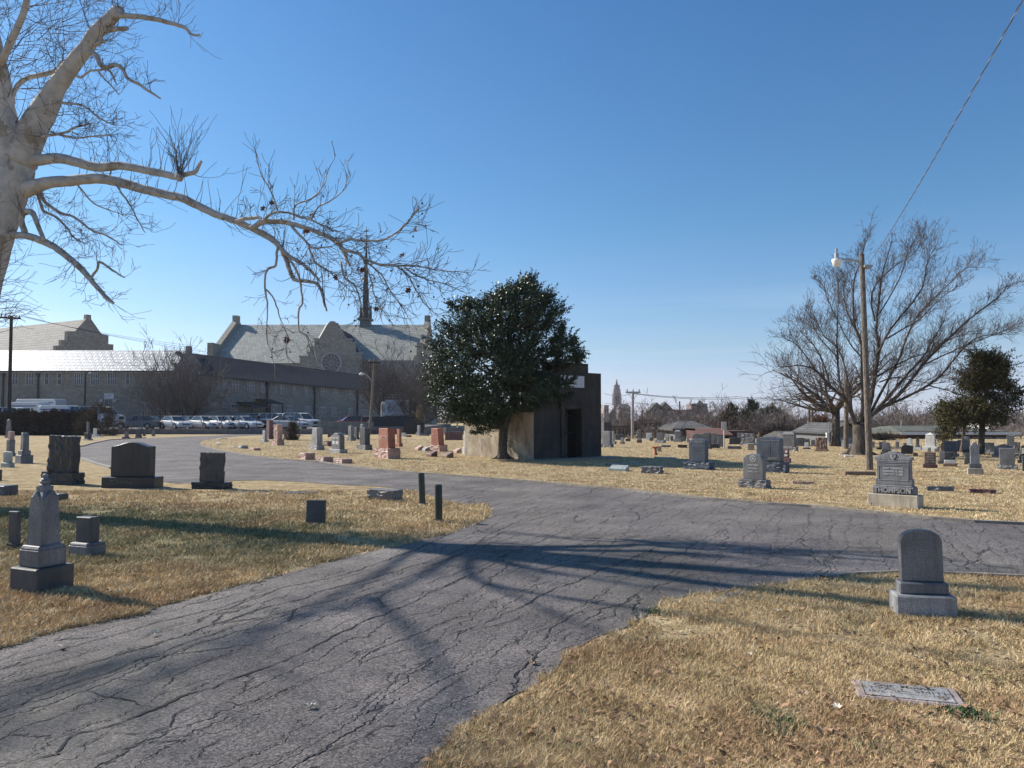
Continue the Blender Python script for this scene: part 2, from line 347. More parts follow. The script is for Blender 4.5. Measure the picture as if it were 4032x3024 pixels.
# kerbs: a low concrete edge along the far side of the road and at the corner
def kerb(name, pts, w, h, mat):
    P = px(pts); mb = MB(); n = len(P)
    vs = []
    for i, p in enumerate(P):
        d = P[min(i+1, n-1)] - P[max(i-1, 0)]; d = d / np.linalg.norm(d); nn = np.array([-d[1], d[0]]) * w / 2
        vs += [(*(p+nn), -.05), (*(p+nn), h), (*(p-nn), h), (*(p-nn), -.05)]
    fs = []
    for i in range(n-1):
        for k in range(3): fs.append((4*i+k, 4*i+k+1, 4*i+k+5, 4*i+k+4))
    mb.add(vs, fs); o = mb.build(name, mat); o['kind'] = 'structure'
kerb('kerb_far', [(790,1752),(814,1762),(858,1773),(900,1781),(1013,1799),(1126,1812),(1262,1821),(1397,1840),(1488,1851),(1669,1867),(1849,1880),(2080,1898),(2300,1918),(2463,1932),(2585,1946),(2788,1967),(3032,1987),(3200,1998),(3403,2018),(3675,2045),(3837,2058),(4032,2067),(4500,2092)], .10, .045, M['curb'])
kerb('kerb_corner', [(4032,2274),(3702,2261),(3512,2258),(3349,2264),(3240,2277)], .07, .03, M['curb'])
kerb('kerb_corner_end', [(2955,2322),(2880,2345),(2810,2374)], .10, .012, M['curb'])
kerb('kerb_bend', [(314,1806),(374,1827),(441,1846)], .14, .06, M['curb'])
kerb('kerb_outer', [(320,1759),(367,1746),(431,1733),(510,1728),(573,1725)], .12, .06, M['curb'])

# ------------------------------------------------------------------ grass blades
far_lawn = px([(900,1781),(1126,1812),(1397,1840),(1669,1867),(2080,1898),(2463,1932),(2788,1967),(3200,1998),(3675,2045),(4032,2067),(4500,2092),(4500,1705),(1100,1712),(953,1717),(858,1725),(800,1734),(788,1744),(790,1752),(858,1773)])
def nz2(P, s, o=0):
    # cheap smooth value noise on numpy arrays
    X = P[:, 0] * s + o * 17.3 + 1000; Y = P[:, 1] * s + o * 5.1 + 1000; xi = np.floor(X).astype(int); yi = np.floor(Y).astype(int); fx = X - xi; fy = Y - yi
    h = lambda a, b: ((np.sin(a * 127.1 + b * 311.7) * 43758.5453) % 1)
    fx = fx * fx * (3 - 2 * fx); fy = fy * fy * (3 - 2 * fy)
    return (h(xi, yi) * (1 - fx) + h(xi + 1, yi) * fx) * (1 - fy) + (h(xi, yi + 1) * (1 - fx) + h(xi + 1, yi + 1) * fx) * fy
def blades(name, poly, y0, y1, n, h, w, label):
    P = []; tot = 0
    while tot < n:
        Y = 1 / (1/y1 + (1/y0 - 1/y1) * rng.random(n * 3) ** 1.15)
        X = (rng.random(n * 3) * 1.5 - .75) * Y
        p = np.stack([X, Y], 1)
        if poly is corner or poly is island:
            q = p + (np.stack([nz2(p, 9, 1), nz2(p, 9, 2)], 1) - .5) * .16
        else: q = p
        m = inside(q, poly); nn = nz2(p, 1.3, 3) * .5 + nz2(p, 4, 4) * .5
        m &= (nn > .18 + .25 * rng.random(len(p)))
        P.append(p[m]); tot += m.sum()
    P = np.concatenate(P)[:n]; k = len(P); d = P[:, 1]
    lean = rng.random(k) * 2 * math.pi; ll = (.3 + rng.random(k) * 1.2)
    hh = h * (.45 + rng.random(k) * .9) * (.7 + .6 * nz2(P, 2, 6)); ww = w * (.6 + .8 * rng.random(k)) * np.maximum(1, d / 9)
    th = rng.random(k) * math.pi; ax = np.stack([np.cos(th), np.sin(th), 0 * th], 1)
    base = np.stack([P[:, 0], P[:, 1], 0 * d], 1); dr = np.stack([np.cos(lean) * ll, np.sin(lean) * ll, 1 / np.sqrt(1 + ll * ll) + .1], 1)
    tip = base + dr * hh[:, None]; mid = base + dr * [.35, .35, .62] * hh[:, None]
    V = np.stack([base - ax * ww[:, None] / 2, base + ax * ww[:, None] / 2, mid + ax * ww[:, None] * .42, mid - ax * ww[:, None] * .42, tip], 1).reshape(-1, 3)
    b = np.arange(k)[:, None] * 5
    FA = np.concatenate([b + [0, 1, 2], b + [0, 2, 3], b + [3, 2, 4]], 0)
    o = npmesh(name, V, FA, M['blade'], attr=np.repeat(rng.random(k), 5)); return tag(o, label, 'grass', kind='stuff')
# ------------------------------------------------------------------ gravestones
def profile(kind, w, h):
    x = w / 2
    if kind == 'flat': return [(-x, 0), (x, 0), (x, h), (-x, h)]
    if kind == 'taper': k = .88; return [(-x, 0), (x, 0), (x*k, h), (-x*k, h)]
    if kind in ('round', 'arch', 'serp', 'peak', 'shoulder', 'ogee', 'camber'):
        out = [(-x, 0), (x, 0)]
        if kind == 'peak': return out + [(x, h*.86), (0, h), (-x, h*.86)]
        if kind == 'shoulder':
            out += [(x, h*.80), (x*.86, h*.80), (x*.86, h*.86)]
            out += [(x*.62*math.cos(a), h*.86 + h*.14*math.sin(a)) for a in np.linspace(0, math.pi, 9)]
            return out + [(-x*.86, h*.86), (-x*.86, h*.80), (-x, h*.80)]
        rise = {'round': min(.27*w, .25*h), 'arch': min(.5*w, .5*h), 'serp': .12*h, 'ogee': .2*h, 'camber': .07*h}[kind]
        for a in np.linspace(0, 1, 15):
            xx = x - w*a; q = abs(xx) / x
            if kind in ('round', 'arch'): z = h - rise + rise*math.sqrt(max(0, 1 - q*q))
            elif kind == 'camber': z = h - rise*q*q
            elif kind == 'serp': z = h - rise*(.5 - .5*math.cos(math.pi*q))
            else: z = h - rise*(.5 - .5*math.cos(math.pi*min(1, q*1.15)))
            out.append((xx, z))
        return out
def rough_box(w, d, h, cuts=5, amp=.02, seed=0, top=True, z0=0):
    bm = bmesh.new(); bmesh.ops.create_cube(bm, size=1)
    for v in bm.verts: v.co = Vector((v.co.x*w, v.co.y*d, z0 + (v.co.z+.5)*h))
    bmesh.ops.subdivide_edges(bm, edges=bm.edges[:], cuts=cuts, use_grid_fill=True)
    for v in bm.verts:
        p = v.co * (3.2 / max(w, .3)) + Vector((seed*3.7, seed, 0))
        if v.co.z > z0 + h*.97 and not top: k = .15
        else: k = 1
        if v.co.z < z0 + .001: k = .3
        n = Vector((mnoise.noise(p*1.6), mnoise.noise(p*1.6 + Vector((9, 0, 0))), .4*mnoise.noise(p*2 + Vector((0, 9, 0)))))
        m_ = Vector((mnoise.noise(p*6), mnoise.noise(p*6 + Vector((9, 0, 0))), .6*mnoise.noise(p*6 + Vector((0, 9, 0)))))
        v.co += (n * .9 + m_ * .9) * amp * k
    bmesh.ops.bevel(bm, geom=[], offset=0) if False else None
    me = bpy.data.meshes.new('t'); bm.to_mesh(me); bm.free(); return me
def shape_obj(name, kind, w, d, h, z0, mat, parent, seed=0, detail=1, bev=None):
    """one tier of a monument, standing on z0"""
    bev = min(.012, w*.03) if bev is None else bev
    if kind in ('rough', 'roughbase'):
        me = rough_box(w, d, h, 9 if detail else 4, min(.03, .05*w), seed, kind == 'rough', z0); me.name = name
        me.materials.append(mat); o = bpy.data.objects.new(name, me); C.objects.link(o)
        if parent: o.parent = parent
        return o
    mb = MB(); y = d/2
    if kind == 'tiled':                       # rock-faced sides and a sloped polished top
        mb.add([(-w/2,-y,z0),(w/2,-y,z0),(w/2,y,z0),(-w/2,y,z0),(-w/2,-y,z0+h*.5),(w/2,-y,z0+h*.5),(w/2,y,z0+h),(-w/2,y,z0+h)], [(0,3,2,1),(4,5,6,7),(0,1,5,4),(1,2,6,5),(2,3,7,6),(3,0,4,7)])
    elif kind == 'pyramid':
        k = .9; t = h*.82; e = 1.08
        mb.add([(-w/2,-y,z0),(w/2,-y,z0),(w/2,y,z0),(-w/2,y,z0),(-w/2*k,-y*k,z0+t),(w/2*k,-y*k,z0+t),(w/2*k,y*k,z0+t),(-w/2*k,y*k,z0+t)], [(0,3,2,1),(4,5,6,7),(0,1,5,4),(1,2,6,5),(2,3,7,6),(3,0,4,7)])
        mb.add([(-w/2*e*k,-y*e*k,z0+t+.002),(w/2*e*k,-y*e*k,z0+t+.002),(w/2*e*k,y*e*k,z0+t+.002),(-w/2*e*k,y*e*k,z0+t+.002),(-w/2*e*k,-y*e*k,z0+t+.04*h),(w/2*e*k,-y*e*k,z0+t+.04*h),(w/2*e*k,y*e*k,z0+t+.04*h),(-w/2*e*k,y*e*k,z0+t+.04*h),(0,0,z0+h)],
               [(0,3,2,1),(0,1,5,4),(1,2,6,5),(2,3,7,6),(3,0,4,7),(4,5,8),(5,6,8),(6,7,8),(7,4,8)])
    elif kind == 'obelisk':
        k = .72; t = h*.9
        mb.add([(-w/2,-y,z0),(w/2,-y,z0),(w/2,y,z0),(-w/2,y,z0),(-w/2*k,-y*k,z0+t),(w/2*k,-y*k,z0+t),(w/2*k,y*k,z0+t),(-w/2*k,y*k,z0+t),(0,0,z0+h)],
               [(0,3,2,1),(0,1,5,4),(1,2,6,5),(2,3,7,6),(3,0,4,7),(4,5,8),(5,6,8),(6,7,8),(7,4,8)])
    elif kind == 'hip':                        # sarcophagus with an overhanging hipped lid
        mb.box(-w/2, w/2, -y, y, z0, z0+h*.78)
        e = 1.06; mb.box(-w/2*e, w/2*e, -y*e, y*e, z0+h*.78+.001, z0+h*.84)
        z1 = z0+h*.84+.001
        mb.add([(-w/2*e,-y*e,z1),(w/2*e,-y*e,z1),(w/2*e,y*e,z1),(-w/2*e,y*e,z1),(-w*.36,-y*.35,z0+h),(w*.36,-y*.35,z0+h),(w*.36,y*.35,z0+h),(-w*.36,y*.35,z0+h)], [(0,3,2,1),(4,5,6,7),(0,1,5,4),(1,2,6,5),(2,3,7,6),(3,0,4,7)])
    elif kind == 'slantw':                     # roof-like wash on a plinth
        k = .86; mb.box(-w/2, w/2, -y, y, z0, z0+h*.82)
        z1 = z0+h*.82+.0005
        mb.add([(-w/2,-y,z1),(w/2,-y,z1),(w/2,y,z1),(-w/2,y,z1),(-w/2*k,-y*k,z0+h),(w/2*k,-y*k,z0+h),(w/2*k,y*k,z0+h),(-w/2*k,y*k,z0+h)], [(0,3,2,1),(4,5,6,7),(0,1,5,4),(1,2,6,5),(2,3,7,6),(3,0,4,7)])
    elif kind == 'broken':
        mb.add([(-w/2,-y,z0),(w/2,-y,z0),(w/2,y,z0),(-w/2,y,z0),(-w/2*.9,-y*.9,z0+h),(w*.1,-y*.9,z0+h*.985),(w/2*.9,-y*.9,z0+h*.74),(w/2*.9,y*.9,z0+h*.76),(w*.12,y*.9,z0+h),(-w/2*.9,y*.9,z0+h)],
               [(0,3,2,1),(0,1,6,5,4),(1,2,7,6),(2,3,9,8,7),(3,0,4,9),(4,5,8,9),(5,6,7,8)])
    elif kind == 'column':
        mb.lathe([(w/2, z0), (w/2, z0+.06*h), (w*.38, z0+.1*h), (w*.33, z0+.88*h), (w*.42, z0+.92*h), (w*.42, z0+.97*h), (w*.25, z0+h)], 14)
    elif kind == 'framed':
        mb.prism([(a, b+z0) for a, b in profile('round', w, h)], -y, y)
        mb.box(-w*.34, w*.34, -y-.012, -y-.001, z0+h*.12, z0+h*.68)
    else:
        mb.prism([(a, b+z0) for a, b in profile(kind, w, h)], -y, y)
    return mb.build(name, mat, parent, bevel=bev if detail else 0)
SOLO_CAT = {'marker': ('grave_marker', 'grave marker')}
def stone(tiers, vb, a, mat, label, cat='gravestone', group=None, r=.4, kinds=None, names=None, mats=None, tilt=(0, 0), name='gravestone', rs=None, detail=None):
    """tiers: [(uL,uR,vTop),...] from the ground up, pixels in the photo; vb = lowest edge in the photo; a = degrees the face turns to the left"""
    n = len(tiers); uL, uR, _ = tiers[0]; uc = sum((t_[0]+t_[1])/2 for t_ in tiers) / n
    az = math.atan((uc - 2016) / F); ar = math.radians(a); ph = ar - az
    g = G(uc, vb); Y = g[1]
    def wd(uL, uR, r, Y): 
        W = (uR - uL) * Y * math.cos(az) / F
        w = W / (abs(math.cos(ph)) + r * abs(math.sin(ph))); return w, w * r
    rr = [r]*n if rs is None else rs
    w0, d0 = wd(uL, uR, rr[0], Y); off = .5 * (w0*abs(math.sin(ar)) + d0*abs(math.cos(ar)))
    Yc = Y + off; k = Yc / Y; w0, d0 = w0*k, d0*k
    cx = (uc - 2016) / F * Yc
    kinds = kinds or (['flat']*n); mats = mats or [mat]*n
    names = names or (['upright_stone'] if n == 1 else ['base', 'upright_stone'] if n == 2 else ['base', 'plinth', 'upright_stone'] if n == 3 else ['base', 'plinth', 'plinth', 'upright_stone'])
    if detail is None: detail = Y < 60
    if n == 1 and group is None and name == 'gravestone' and tilt == (0, 0): pass
    root = thing(name, (cx, Yc, 0), -ar, label, cat, group); hsh = (uc*7.13+vb*3.7) % 1; hs2 = (uc*3.31+vb*9.1) % 1; root.rotation_euler[0] = math.radians(tilt[0]+(hsh-.5)*2.2); root.rotation_euler[1] = math.radians(tilt[1]+(hs2-.5)*2.4)
    z = -.02; info = []
    for i, (l, rgt, vt) in enumerate(tiers):
        w, d = wd(l, rgt, rr[i], Yc)
        ztop = EYE + (1650 - vt) * Yc / F
        if i < n-1: # the front top edge of a lower tier is what shows
            ztop = EYE + (1650 - vt) * (Yc - .25*off) / F
        ztop = max(ztop, z + .02)
        xo = (((l+rgt)/2 - uc) * Yc / F) * math.cos(ph) if (abs((l+rgt)/2 - uc) * Yc / F) > .03 else 0
        o = shape_obj(names[i], kinds[i], w, d, ztop - z, z, M[mats[i]], root, seed=hash(label) % 97 if False else len(label) + i, detail=detail)
        if xo: o.location.x = xo
        info.append((w, d, z, ztop, xo)); z = ztop + (.0012 if i < n-1 else 0)
    if n == 1: # a one-piece stone is a single mesh: keep the mesh, drop the Empty
        o = root.children[0]; me = o.data; off_ = o.location.copy()
        o.parent = None; o.location = root.location; o.rotation_euler = root.rotation_euler
        for k_ in ('label', 'category', 'group'):
            if k_ in root: o[k_] = root[k_]
        bpy.data.objects.remove(root); o.name = name; root = o
    return root, info
def text(body, size, parent, x, y, z, mat, ext=.003, align='CENTER', rotx=math.pi/2, name='inscription', spacing=1.0, sx=1.0, bold=0):
    cu = bpy.data.curves.new('t', 'FONT'); cu.body = body; cu.size = size; cu.extrude = ext; cu.align_x = align; cu.align_y = 'CENTER'; cu.resolution_u = 3
    cu.space_character = spacing; cu.offset = bold
    tmp = bpy.data.objects.new('t', cu); C.objects.link(tmp); dg = bpy.context.evaluated_depsgraph_get(); dg.update()
    me = bpy.data.meshes.new_from_object(tmp.evaluated_get(dg)); bpy.data.objects.remove(tmp); bpy.data.curves.remove(cu)
    me.name = name; me.materials.clear(); me.materials.append(mat)
    o = bpy.data.objects.new(name, me); C.objects.link(o); o.parent = parent; o.location = (x, y, z); o.rotation_euler = (rotx, 0, 0); o.scale = (sx, 1, 1)
    return o
S = stone
GM = 'grave_marker'
def MK(tiers, vb, a, mat, label, kinds=['rough'], r=.5, **k): return stone(tiers, vb, a, mat, label, cat='grave marker', kinds=kinds, r=r, name='grave_marker', **k)

# --- near right
s_, i_ = S([(3476,3743,2330),(3512,3724,2285),(3523,3700,2080)], 2440, 14, 'gray', 'round-topped gray gravestone on a two-step base, nearest at the right', kinds=['flat','flat','round'], r=.46, rs=[.58,.42,.22], mats=['lgray','gray','gray'])
# flush marker ETTA L. SMITH
c4 = [G(3362,2702), G(3775,2735), G(3798,2808), G(3366,2755)]
cen = sum(c4) / 4; xd = (c4[1]-c4[0] + c4[2]-c4[3]); ang = math.atan2(xd[1], xd[0]); W = np.linalg.norm(xd)/2
Hh = np.linalg.norm((c4[0]-c4[3]+c4[1]-c4[2]))/2
em = thing('grave_marker', (cen[0], cen[1], 0), ang, 'flat gray and pink marker reading Our Mother Etta L. Smith, set in the grass', 'grave marker')
mb = MB(); mb.box(-W/2, W/2, -.15, .15, -.05, .035); mb.build('slab', M['pinkgray'], em, bevel=.01)
mb = MB(); mb.box(-W/2+.05, W/2-.05, -.115, .115, .0352, .0375); mb.build('panel', M['lgray'], em)
mb = MB()
for x0, x1, y0, y1 in ((-W/2+.046, W/2-.046, .115, .119), (-W/2+.046, W/2-.046, -.119, -.115), (-W/2+.046, -W/2+.05, -.115, .115), (W/2-.05, W/2-.046, -.115, .115)): mb.box(x0, x1, y0, y1, .0352, .0378)
mb.build('border_line', M['letterd'], em)
text('Our  Mother', .062, em, 0, .072, .038, M['letterd'], .0005, rotx=0, bold=.0015)
text('ETTA  L. SMITH', .062, em, 0, .010, .038, M['letterd'], .0005, rotx=0, sx=1.15)
text('1875', .045, em, -W*.30, -.045, .038, M['letterd'], .0005, rotx=0)
text('1952', .045, em, W*.30, -.045, .038, M['letterd'], .0005, rotx=0)
mb = MB(); mb.box(-W*.17, W*.2, -.047, -.043, .0352, .0378); mb.build('dash_line', M['letterd'], em)

# --- THOMPSON
s_, i_ = S([(3408,3628,1945),(3425,3605,1910),(3438,3590,1776)], 2005, 45, 'gray', 'ornate gray gravestone with a pediment and the name THOMPSON on its plinth', kinds=['flat','slantw','flat'], mats=['tan','gray','gray'], rs=[.36,.33,.2])
th = s_; w, d, z0, z1, _ = i_[2]; h = z1 - z0
for o in list(th.children):
    if o.name.startswith('upright_stone'): bpy.data.objects.remove(o)
x = w/2
prof = [(-x*1.02,0),(x*1.02,0),(x*1.02,h*.16),(x*.92,h*.2),(x*.92,h*.72),(x*.97,h*.74),(x*1.04,h*.77),(x*1.03,h*.83),(x*.9,h*.84),(x*.5,h*.92),(x*.28,h*.955),(x*.24,h*.985),(x*.12,h),(-x*.12,h),(-x*.24,h*.985),(-x*.28,h*.955),(-x*.5,h*.92),(-x*.9,h*.84),(-x*1.03,h*.83),(-x*1.04,h*.77),(-x*.97,h*.74),(-x*.92,h*.72),(-x*.92,h*.2),(-x*1.02,h*.16)]
mb = MB(); mb.prism([(a, b+z0) for a, b in prof], -d/2, d/2); mb.build('upright_stone', M['gray'], th, bevel=.008)
mb = MB(); yf = -d/2
for zz in (.60, .66, .70): mb.box(-x*.86, x*.86, yf-.010, yf-.001, z0+h*zz, z0+h*(zz+.012))
for a, b in (((-x*.82, .15), (-x*.80, .56)), ((x*.80, .15), (x*.82, .56))): mb.box(a[0], b[0], yf-.007, yf-.001, z0+h*a[1], z0+h*b[1])
mb.box(-x*.82, x*.82, yf-.007, yf-.001, z0+h*.56, z0+h*.572); mb.box(-x*.82, x*.82, yf-.007, yf-.001, z0+h*.138, z0+h*.15)
for k in range(7):   # fern leaves in the pediment
    for sg in (-1, 1):
        a = sg*(x*.2 + k*x*.095); mb.add([(a, yf-.010, z0+h*.76), (a+sg*.012, yf-.010, z0+h*.76), (a+sg*.045, yf-.004, z0+h*(.90-.014*k)), (a+sg*.03, yf-.003, z0+h*(.90-.014*k))], [(0,1,2,3)])
mb.prism([(-x*.16, z0+h*.93), (-x*.16, z0+h*.83), (0, z0+h*.75), (x*.16, z0+h*.83), (x*.16, z0+h*.93)], yf-.018, yf-.001)
mb.build('relief', M['lgray'], th)
text('T', h*.13, th, 0, yf-.019, z0+h*.865, M['gray'], .004, bold=.004, name='monogram')
for k, ln in enumerate(('MARY THOMPSON', 'BORN FEB. 10, 1856', 'DIED OCT. 3, 1908')): text(ln, h*.077, th, 0, yf-.003, z0+h*(.49-.09*k), M['letter'], .003, sx=.85)
wp, dp, zp0, zp1, _ = i_[1]
text('THOMPSON', (zp1-zp0)*.78, th, 0, -dp/2-.012, zp0+(zp1-zp0)*.42, M['lgray'], .012, bold=.004, sx=wp*.86/((zp1-zp0)*.78*5.35))

# --- ANNA with round emblem
s_, i_ = S([(2903,3028,1887),(2922,3012,1786)], 1925, 42, 'gray', 'gray gravestone with clipped corners and a round carved emblem, on a rough base', kinds=['roughbase','flat'], rs=[.42,.34])
w, d, z0, z1, _ = i_[1]; h = z1-z0; x = w/2
for o in list(s_.children):
    if o.name.startswith('upright_stone'): bpy.data.objects.remove(o)
mb = MB(); mb.prism([(a, b+z0) for a, b in [(-x,0),(x,0),(x,h*.8),(x*.72,h*.95),(x*.3,h),(-x*.3,h),(-x*.72,h*.95),(-x,h*.8)]], -d/2, d/2); mb.build('upright_stone', M['gray'], s_, bevel=.01)
mb = MB()
for r0, r1 in ((h*.125, h*.108), (h*.085, h*.078)):
    n = 28; vs = [(r*math.cos(2*math.pi*k/n), -d/2-.006, z0+h*.82+r*math.sin(2*math.pi*k/n)) for r in (r0, r1) for k in range(n)]
    mb.add(vs, [(k, (k+1) % n, (k+1) % n+n, k+n) for k in range(n)])
for k in range(5):
    a = 2*math.pi*k/5+.3; mb.add([(0, -d/2-.006, z0+h*.82), (h*.03*math.cos(a-.5)+0, -d/2-.006, z0+h*.82+h*.03*math.sin(a-.5)), (h*.062*math.cos(a), -d/2-.006, z0+h*.82+h*.062*math.sin(a)), (h*.03*math.cos(a+.5), -d/2-.006, z0+h*.82+h*.03*math.sin(a+.5))], [(0,1,2,3)])
mb.build('emblem', M['white'], s_, fixn=False)
for k, ln in enumerate(('ANNA MARIE', 'MATHEWS', 'JUNE 2, 1914')): text(ln, h*.085, s_, 0, -d/2-.003, z0+h*(.56-.13*k), M['letter'], .003, sx=.9)

# --- MUNGER, big blue-black, NEAL and the rest of the stones with words
s_, i_ = S([(2688,2812,1818),(2708,2786,1727)], 1851, 42, 'blue', 'tall dark blue-gray gravestone with the name MUNGER across its top, in the shade', kinds=['roughbase','camber'], rs=[.42,.4])
w, d, z0, z1, _ = i_[1]; text('MUNGER', (z1-z0)*.15, s_, 0, -d/2-.004, z0+(z1-z0)*.86, M['lgray'], .004, sx=1.05); mb = MB()
text('W. H. MUNGER', (z1-z0)*.07, s_, 0, -d/2-.003, z0+(z1-z0)*.62, M['gray'], .002); text('1860 - 1921', (z1-z0)*.07, s_, 0, -d/2-.003, z0+(z1-z0)*.5, M['gray'], .002)
s_, i_ = S([(2982,3105,1818),(2974,3082,1719)], 1863, 42, 'blue', 'large dark blue double gravestone with a lettered panel low on its face', kinds=['roughbase','camber'], rs=[.42,.38], mats=['blue','blue'])
w, d, z0, z1, _ = i_[1]; h = z1-z0
mb = MB(); mb.box(-.15*w, .42*w, -d/2-.012, -d/2-.001, z0+h*.06, z0+h*.22); mb.build('name_panel', M['dgray'], s_)
text('BARNEY', h*.13, s_, .13*w, -d/2-.014, z0+h*.14, M['lgray'], .004, sx=.8)
mb = MB(); mb.box(-.005, .005, -d/2-.006, -d/2-.001, z0+h*.28, z0+h*.78)
for k in range(4): mb.box(-.34*w, -.06*w, -d/2-.005, -d/2-.001, z0+h*(.62-.08*k), z0+h*(.635-.08*k)); mb.box(.06*w, .34*w, -d/2-.005, -d/2-.001, z0+h*(.62-.08*k), z0+h*(.635-.08*k))
mb.box(-.4*w, .4*w, -d/2-.006, -d/2-.001, z0+h*.84, z0+h*.87); mb.build('relief', M['gray'], s_)
s_, i_ = S([(1473,1577,1765),(1492,1560,1686)], 1807, 50, 'red', 'red granite gravestone with the name NEAL on a pale panel and rough pink base', kinds=['rough','taper'], rs=[.5,.42], mats=['pink','red'])
w, d, z0, z1, _ = i_[1]; h = z1-z0
mb = MB(); mb.box(-.3*w, .34*w, -d/2-.008, -d/2+.004, z0+h*.44, z0+h*.63); mb.build('name_panel', M['pink'], s_)
text('NEAL', h*.17, s_, .02*w, -d/2-.011, z0+h*.535, M['red'], .003, bold=.003)
s_, i_ = S([(1689,1765,1751),(1697,1749,1686)], 1778, 50, 'red', 'leaning red granite gravestone with pale carving high on its face', kinds=['rough','taper'], rs=[.5,.5], mats=['pink','red'], tilt=(2, 0))
w, d, z0, z1, _ = i_[1]; h = z1-z0; text('M\nN.R.', h*.2, s_, 0, -d/2-.006, z0+h*.72, M['pink'], .003)
s_, i_ = S([(1213,1276,1751),(1232,1276,1684)], 1772, 48, 'gray', 'tall pale gray tapered gravestone left of the one with white plates', kinds=['roughbase','taper'], rs=[.5,.55], mats=['lgray','lgray'], tilt=(0, 2))
s_, i_ = S([(1293,1369,1768),(1309,1361,1704)], 1785, 48, 'gray', 'gray gravestone with stepped shoulders and white lettered plates', kinds=['flat','shoulder'], rs=[.4,.35], mats=['lgray','gray'])
w, d, z0, z1, _ = i_[1]; h = z1-z0
mb = MB(); mb.box(-.3*w, .3*w, -d/2-.01, -d/2-.001, z0+h*.62, z0+h*.74); mb.box(-.36*w, -.05*w, -d/2-.01, -d/2-.001, z0+h*.3, z0+h*.5); mb.box(.05*w, .36*w, -d/2-.01, -d/2-.001, z0+h*.3, z0+h*.5); mb.build('plates', M['white'], s_)
text('THOMAS', h*.1, s_, 0, -d/2-.012, z0+h*.68, M['letterd'], .002)
S([(1404,1466,1751),(1420,1461,1678)], 1772, 48, 'dgray', 'tall dark gray gravestone with a slanting top beside the NEAL stone', kinds=['roughbase','peak'], rs=[.5,.6], mats=['gray','dgray'])
S([(1071,1121,1731),(1080,1115,1672)], 1754, 48, 'red', 'slender rough-topped pink and brown pillar stone', kinds=['rough','rough'], rs=[.6,.6], mats=['pink','pink'])
# --- rest of the middle group
S([(1027,1060,1731),(1036,1054,1695)], 1740, 48, 'lgray', 'small narrow pale gray tablet left of the pink pillar', rs=[.5,.4])
S([(1045,1080,1713),(1051,1077,1654)], 1729, 48, 'maroon', 'tall mauve block standing behind the pink pillar', r=.6)
S([(1366,1403,1720),(1372,1396,1674)], 1736, 48, 'gray', 'slim gray upright stone behind the peaked gray one, paler of two', r=.6, kinds=['flat','peak'])
S([(1394,1418,1722),(1396,1415,1682)], 1731, 48, 'dgray', 'slim dark upright stone with a pale left edge, just right of its gray twin', r=.6)
S([(1412,1444,1700),(1418,1440,1668)], 1712, 48, 'gray', 'gray stone with a low pyramid cap, behind the dark gray stone', kinds=['flat','pyramid'], r=.9)
S([(1560,1589,1745),(1562,1581,1690)], 1759, 48, 'red', 'slim red-brown stone peeping out behind the NEAL stone', r=.6)
S([(1637,1663,1703),(1644,1659,1674)], 1715, 48, 'gray', 'gray tablet by itself in front of the dark brushwood', r=.5)
MK([(1599,1621,1713)], 1721, 30, 'maroon', 'low dark marker left of the lone gray tablet')
MK([(1579,1599,1704)], 1719, 30, 'white', 'small white block behind the NEAL stone on its right', kinds=['flat'])
S([(1749,1826,1730),(1753,1823,1699)], 1733, 12, 'maroon', 'long maroon stone beside the mausoleum wall', kinds=['flat','camber'], r=.3)
S([(1743,1760,1704),(1745,1757,1683)], 1712, 30, 'lgray', 'pale rough sculpture on the left end of the long maroon stone', kinds=['rough','rough'], r=.7)
S([(1664,1692,1706),(1669,1688,1690)], 1716, 30, 'dgray', 'low dark stepped stone left of the leaning red stone', r=.6)
S([(1822,1850,1762),(1824,1842,1697)], 1788, 48, 'white', 'slim white stone against the end of the mausoleum wall', r=.6)
MK([(1633,1668,1753)], 1774, 55, 'pink', 'pink slanted marker, leftmost of the pair left of the leaning red stone', kinds=['tiled'], r=.7)
MK([(1662,1693,1758)], 1777, 55, 'lgray', 'pale slanted marker, right one of the pair left of the leaning red stone', kinds=['tiled'], r=.7)
MK([(1680,1724,1773)], 1799, 55, 'maroon', 'dark pink slanted marker in front of the leaning red stone', kinds=['tiled'], r=.7)
MK([(1740,1787,1778)], 1803, 55, 'brown', 'brown slanted marker, nearest the road among the slanted ones', kinds=['tiled'], r=.7)
MK([(1784,1817,1763)], 1785, 55, 'pink', 'pink slanted marker close to the mausoleum wall', kinds=['tiled'], r=.7)
MK([(1181,1243,1782)], 1811, 50, 'pink', 'rough pink block marker, left of three along the road edge', r=.75)
MK([(1250,1315,1797)], 1820, 50, 'pink', 'rough pink block marker, middle of three along the road edge', r=.75)
MK([(1320,1389,1805)], 1825, 50, 'pink', 'rough pink block marker, right of three along the road edge', r=.75)
MK([(1275,1310,1736)], 1757, 50, 'brown', 'brown block marker between the pale gray and the shouldered stone', r=.6)
MK([(938,979,1753)], 1767, 50, 'lgray', 'pale rough block at the inner bend of the road, nearer the road', r=.6)
MK([(987,1029,1763)], 1774, 50, 'pink', 'pale pink block at the inner bend of the road, on the right', r=.6)
for k, (l, rr_, v, m) in enumerate(((848,872,1733,'lgray'),(872,897,1729,'gray'),(850,876,1744,'white'),(862,874,1751,'lgray'),(893,935,1762,'tan'))):
    MK([(l, rr_, v-3)], v, 30, m, ['flat gray marker, farthest left of the row at the road bend','flat gray marker, farthest of the row at the road bend','flat white marker in the row at the road bend','smallest flat pale marker at the road bend','long flat tan marker left of the pale rough block'][k], kinds=['flat'])
MK([(1291,1302,1672)], 1704, 30, 'dgray', 'thin dark stone far behind the pale gray gravestone', kinds=['round'])
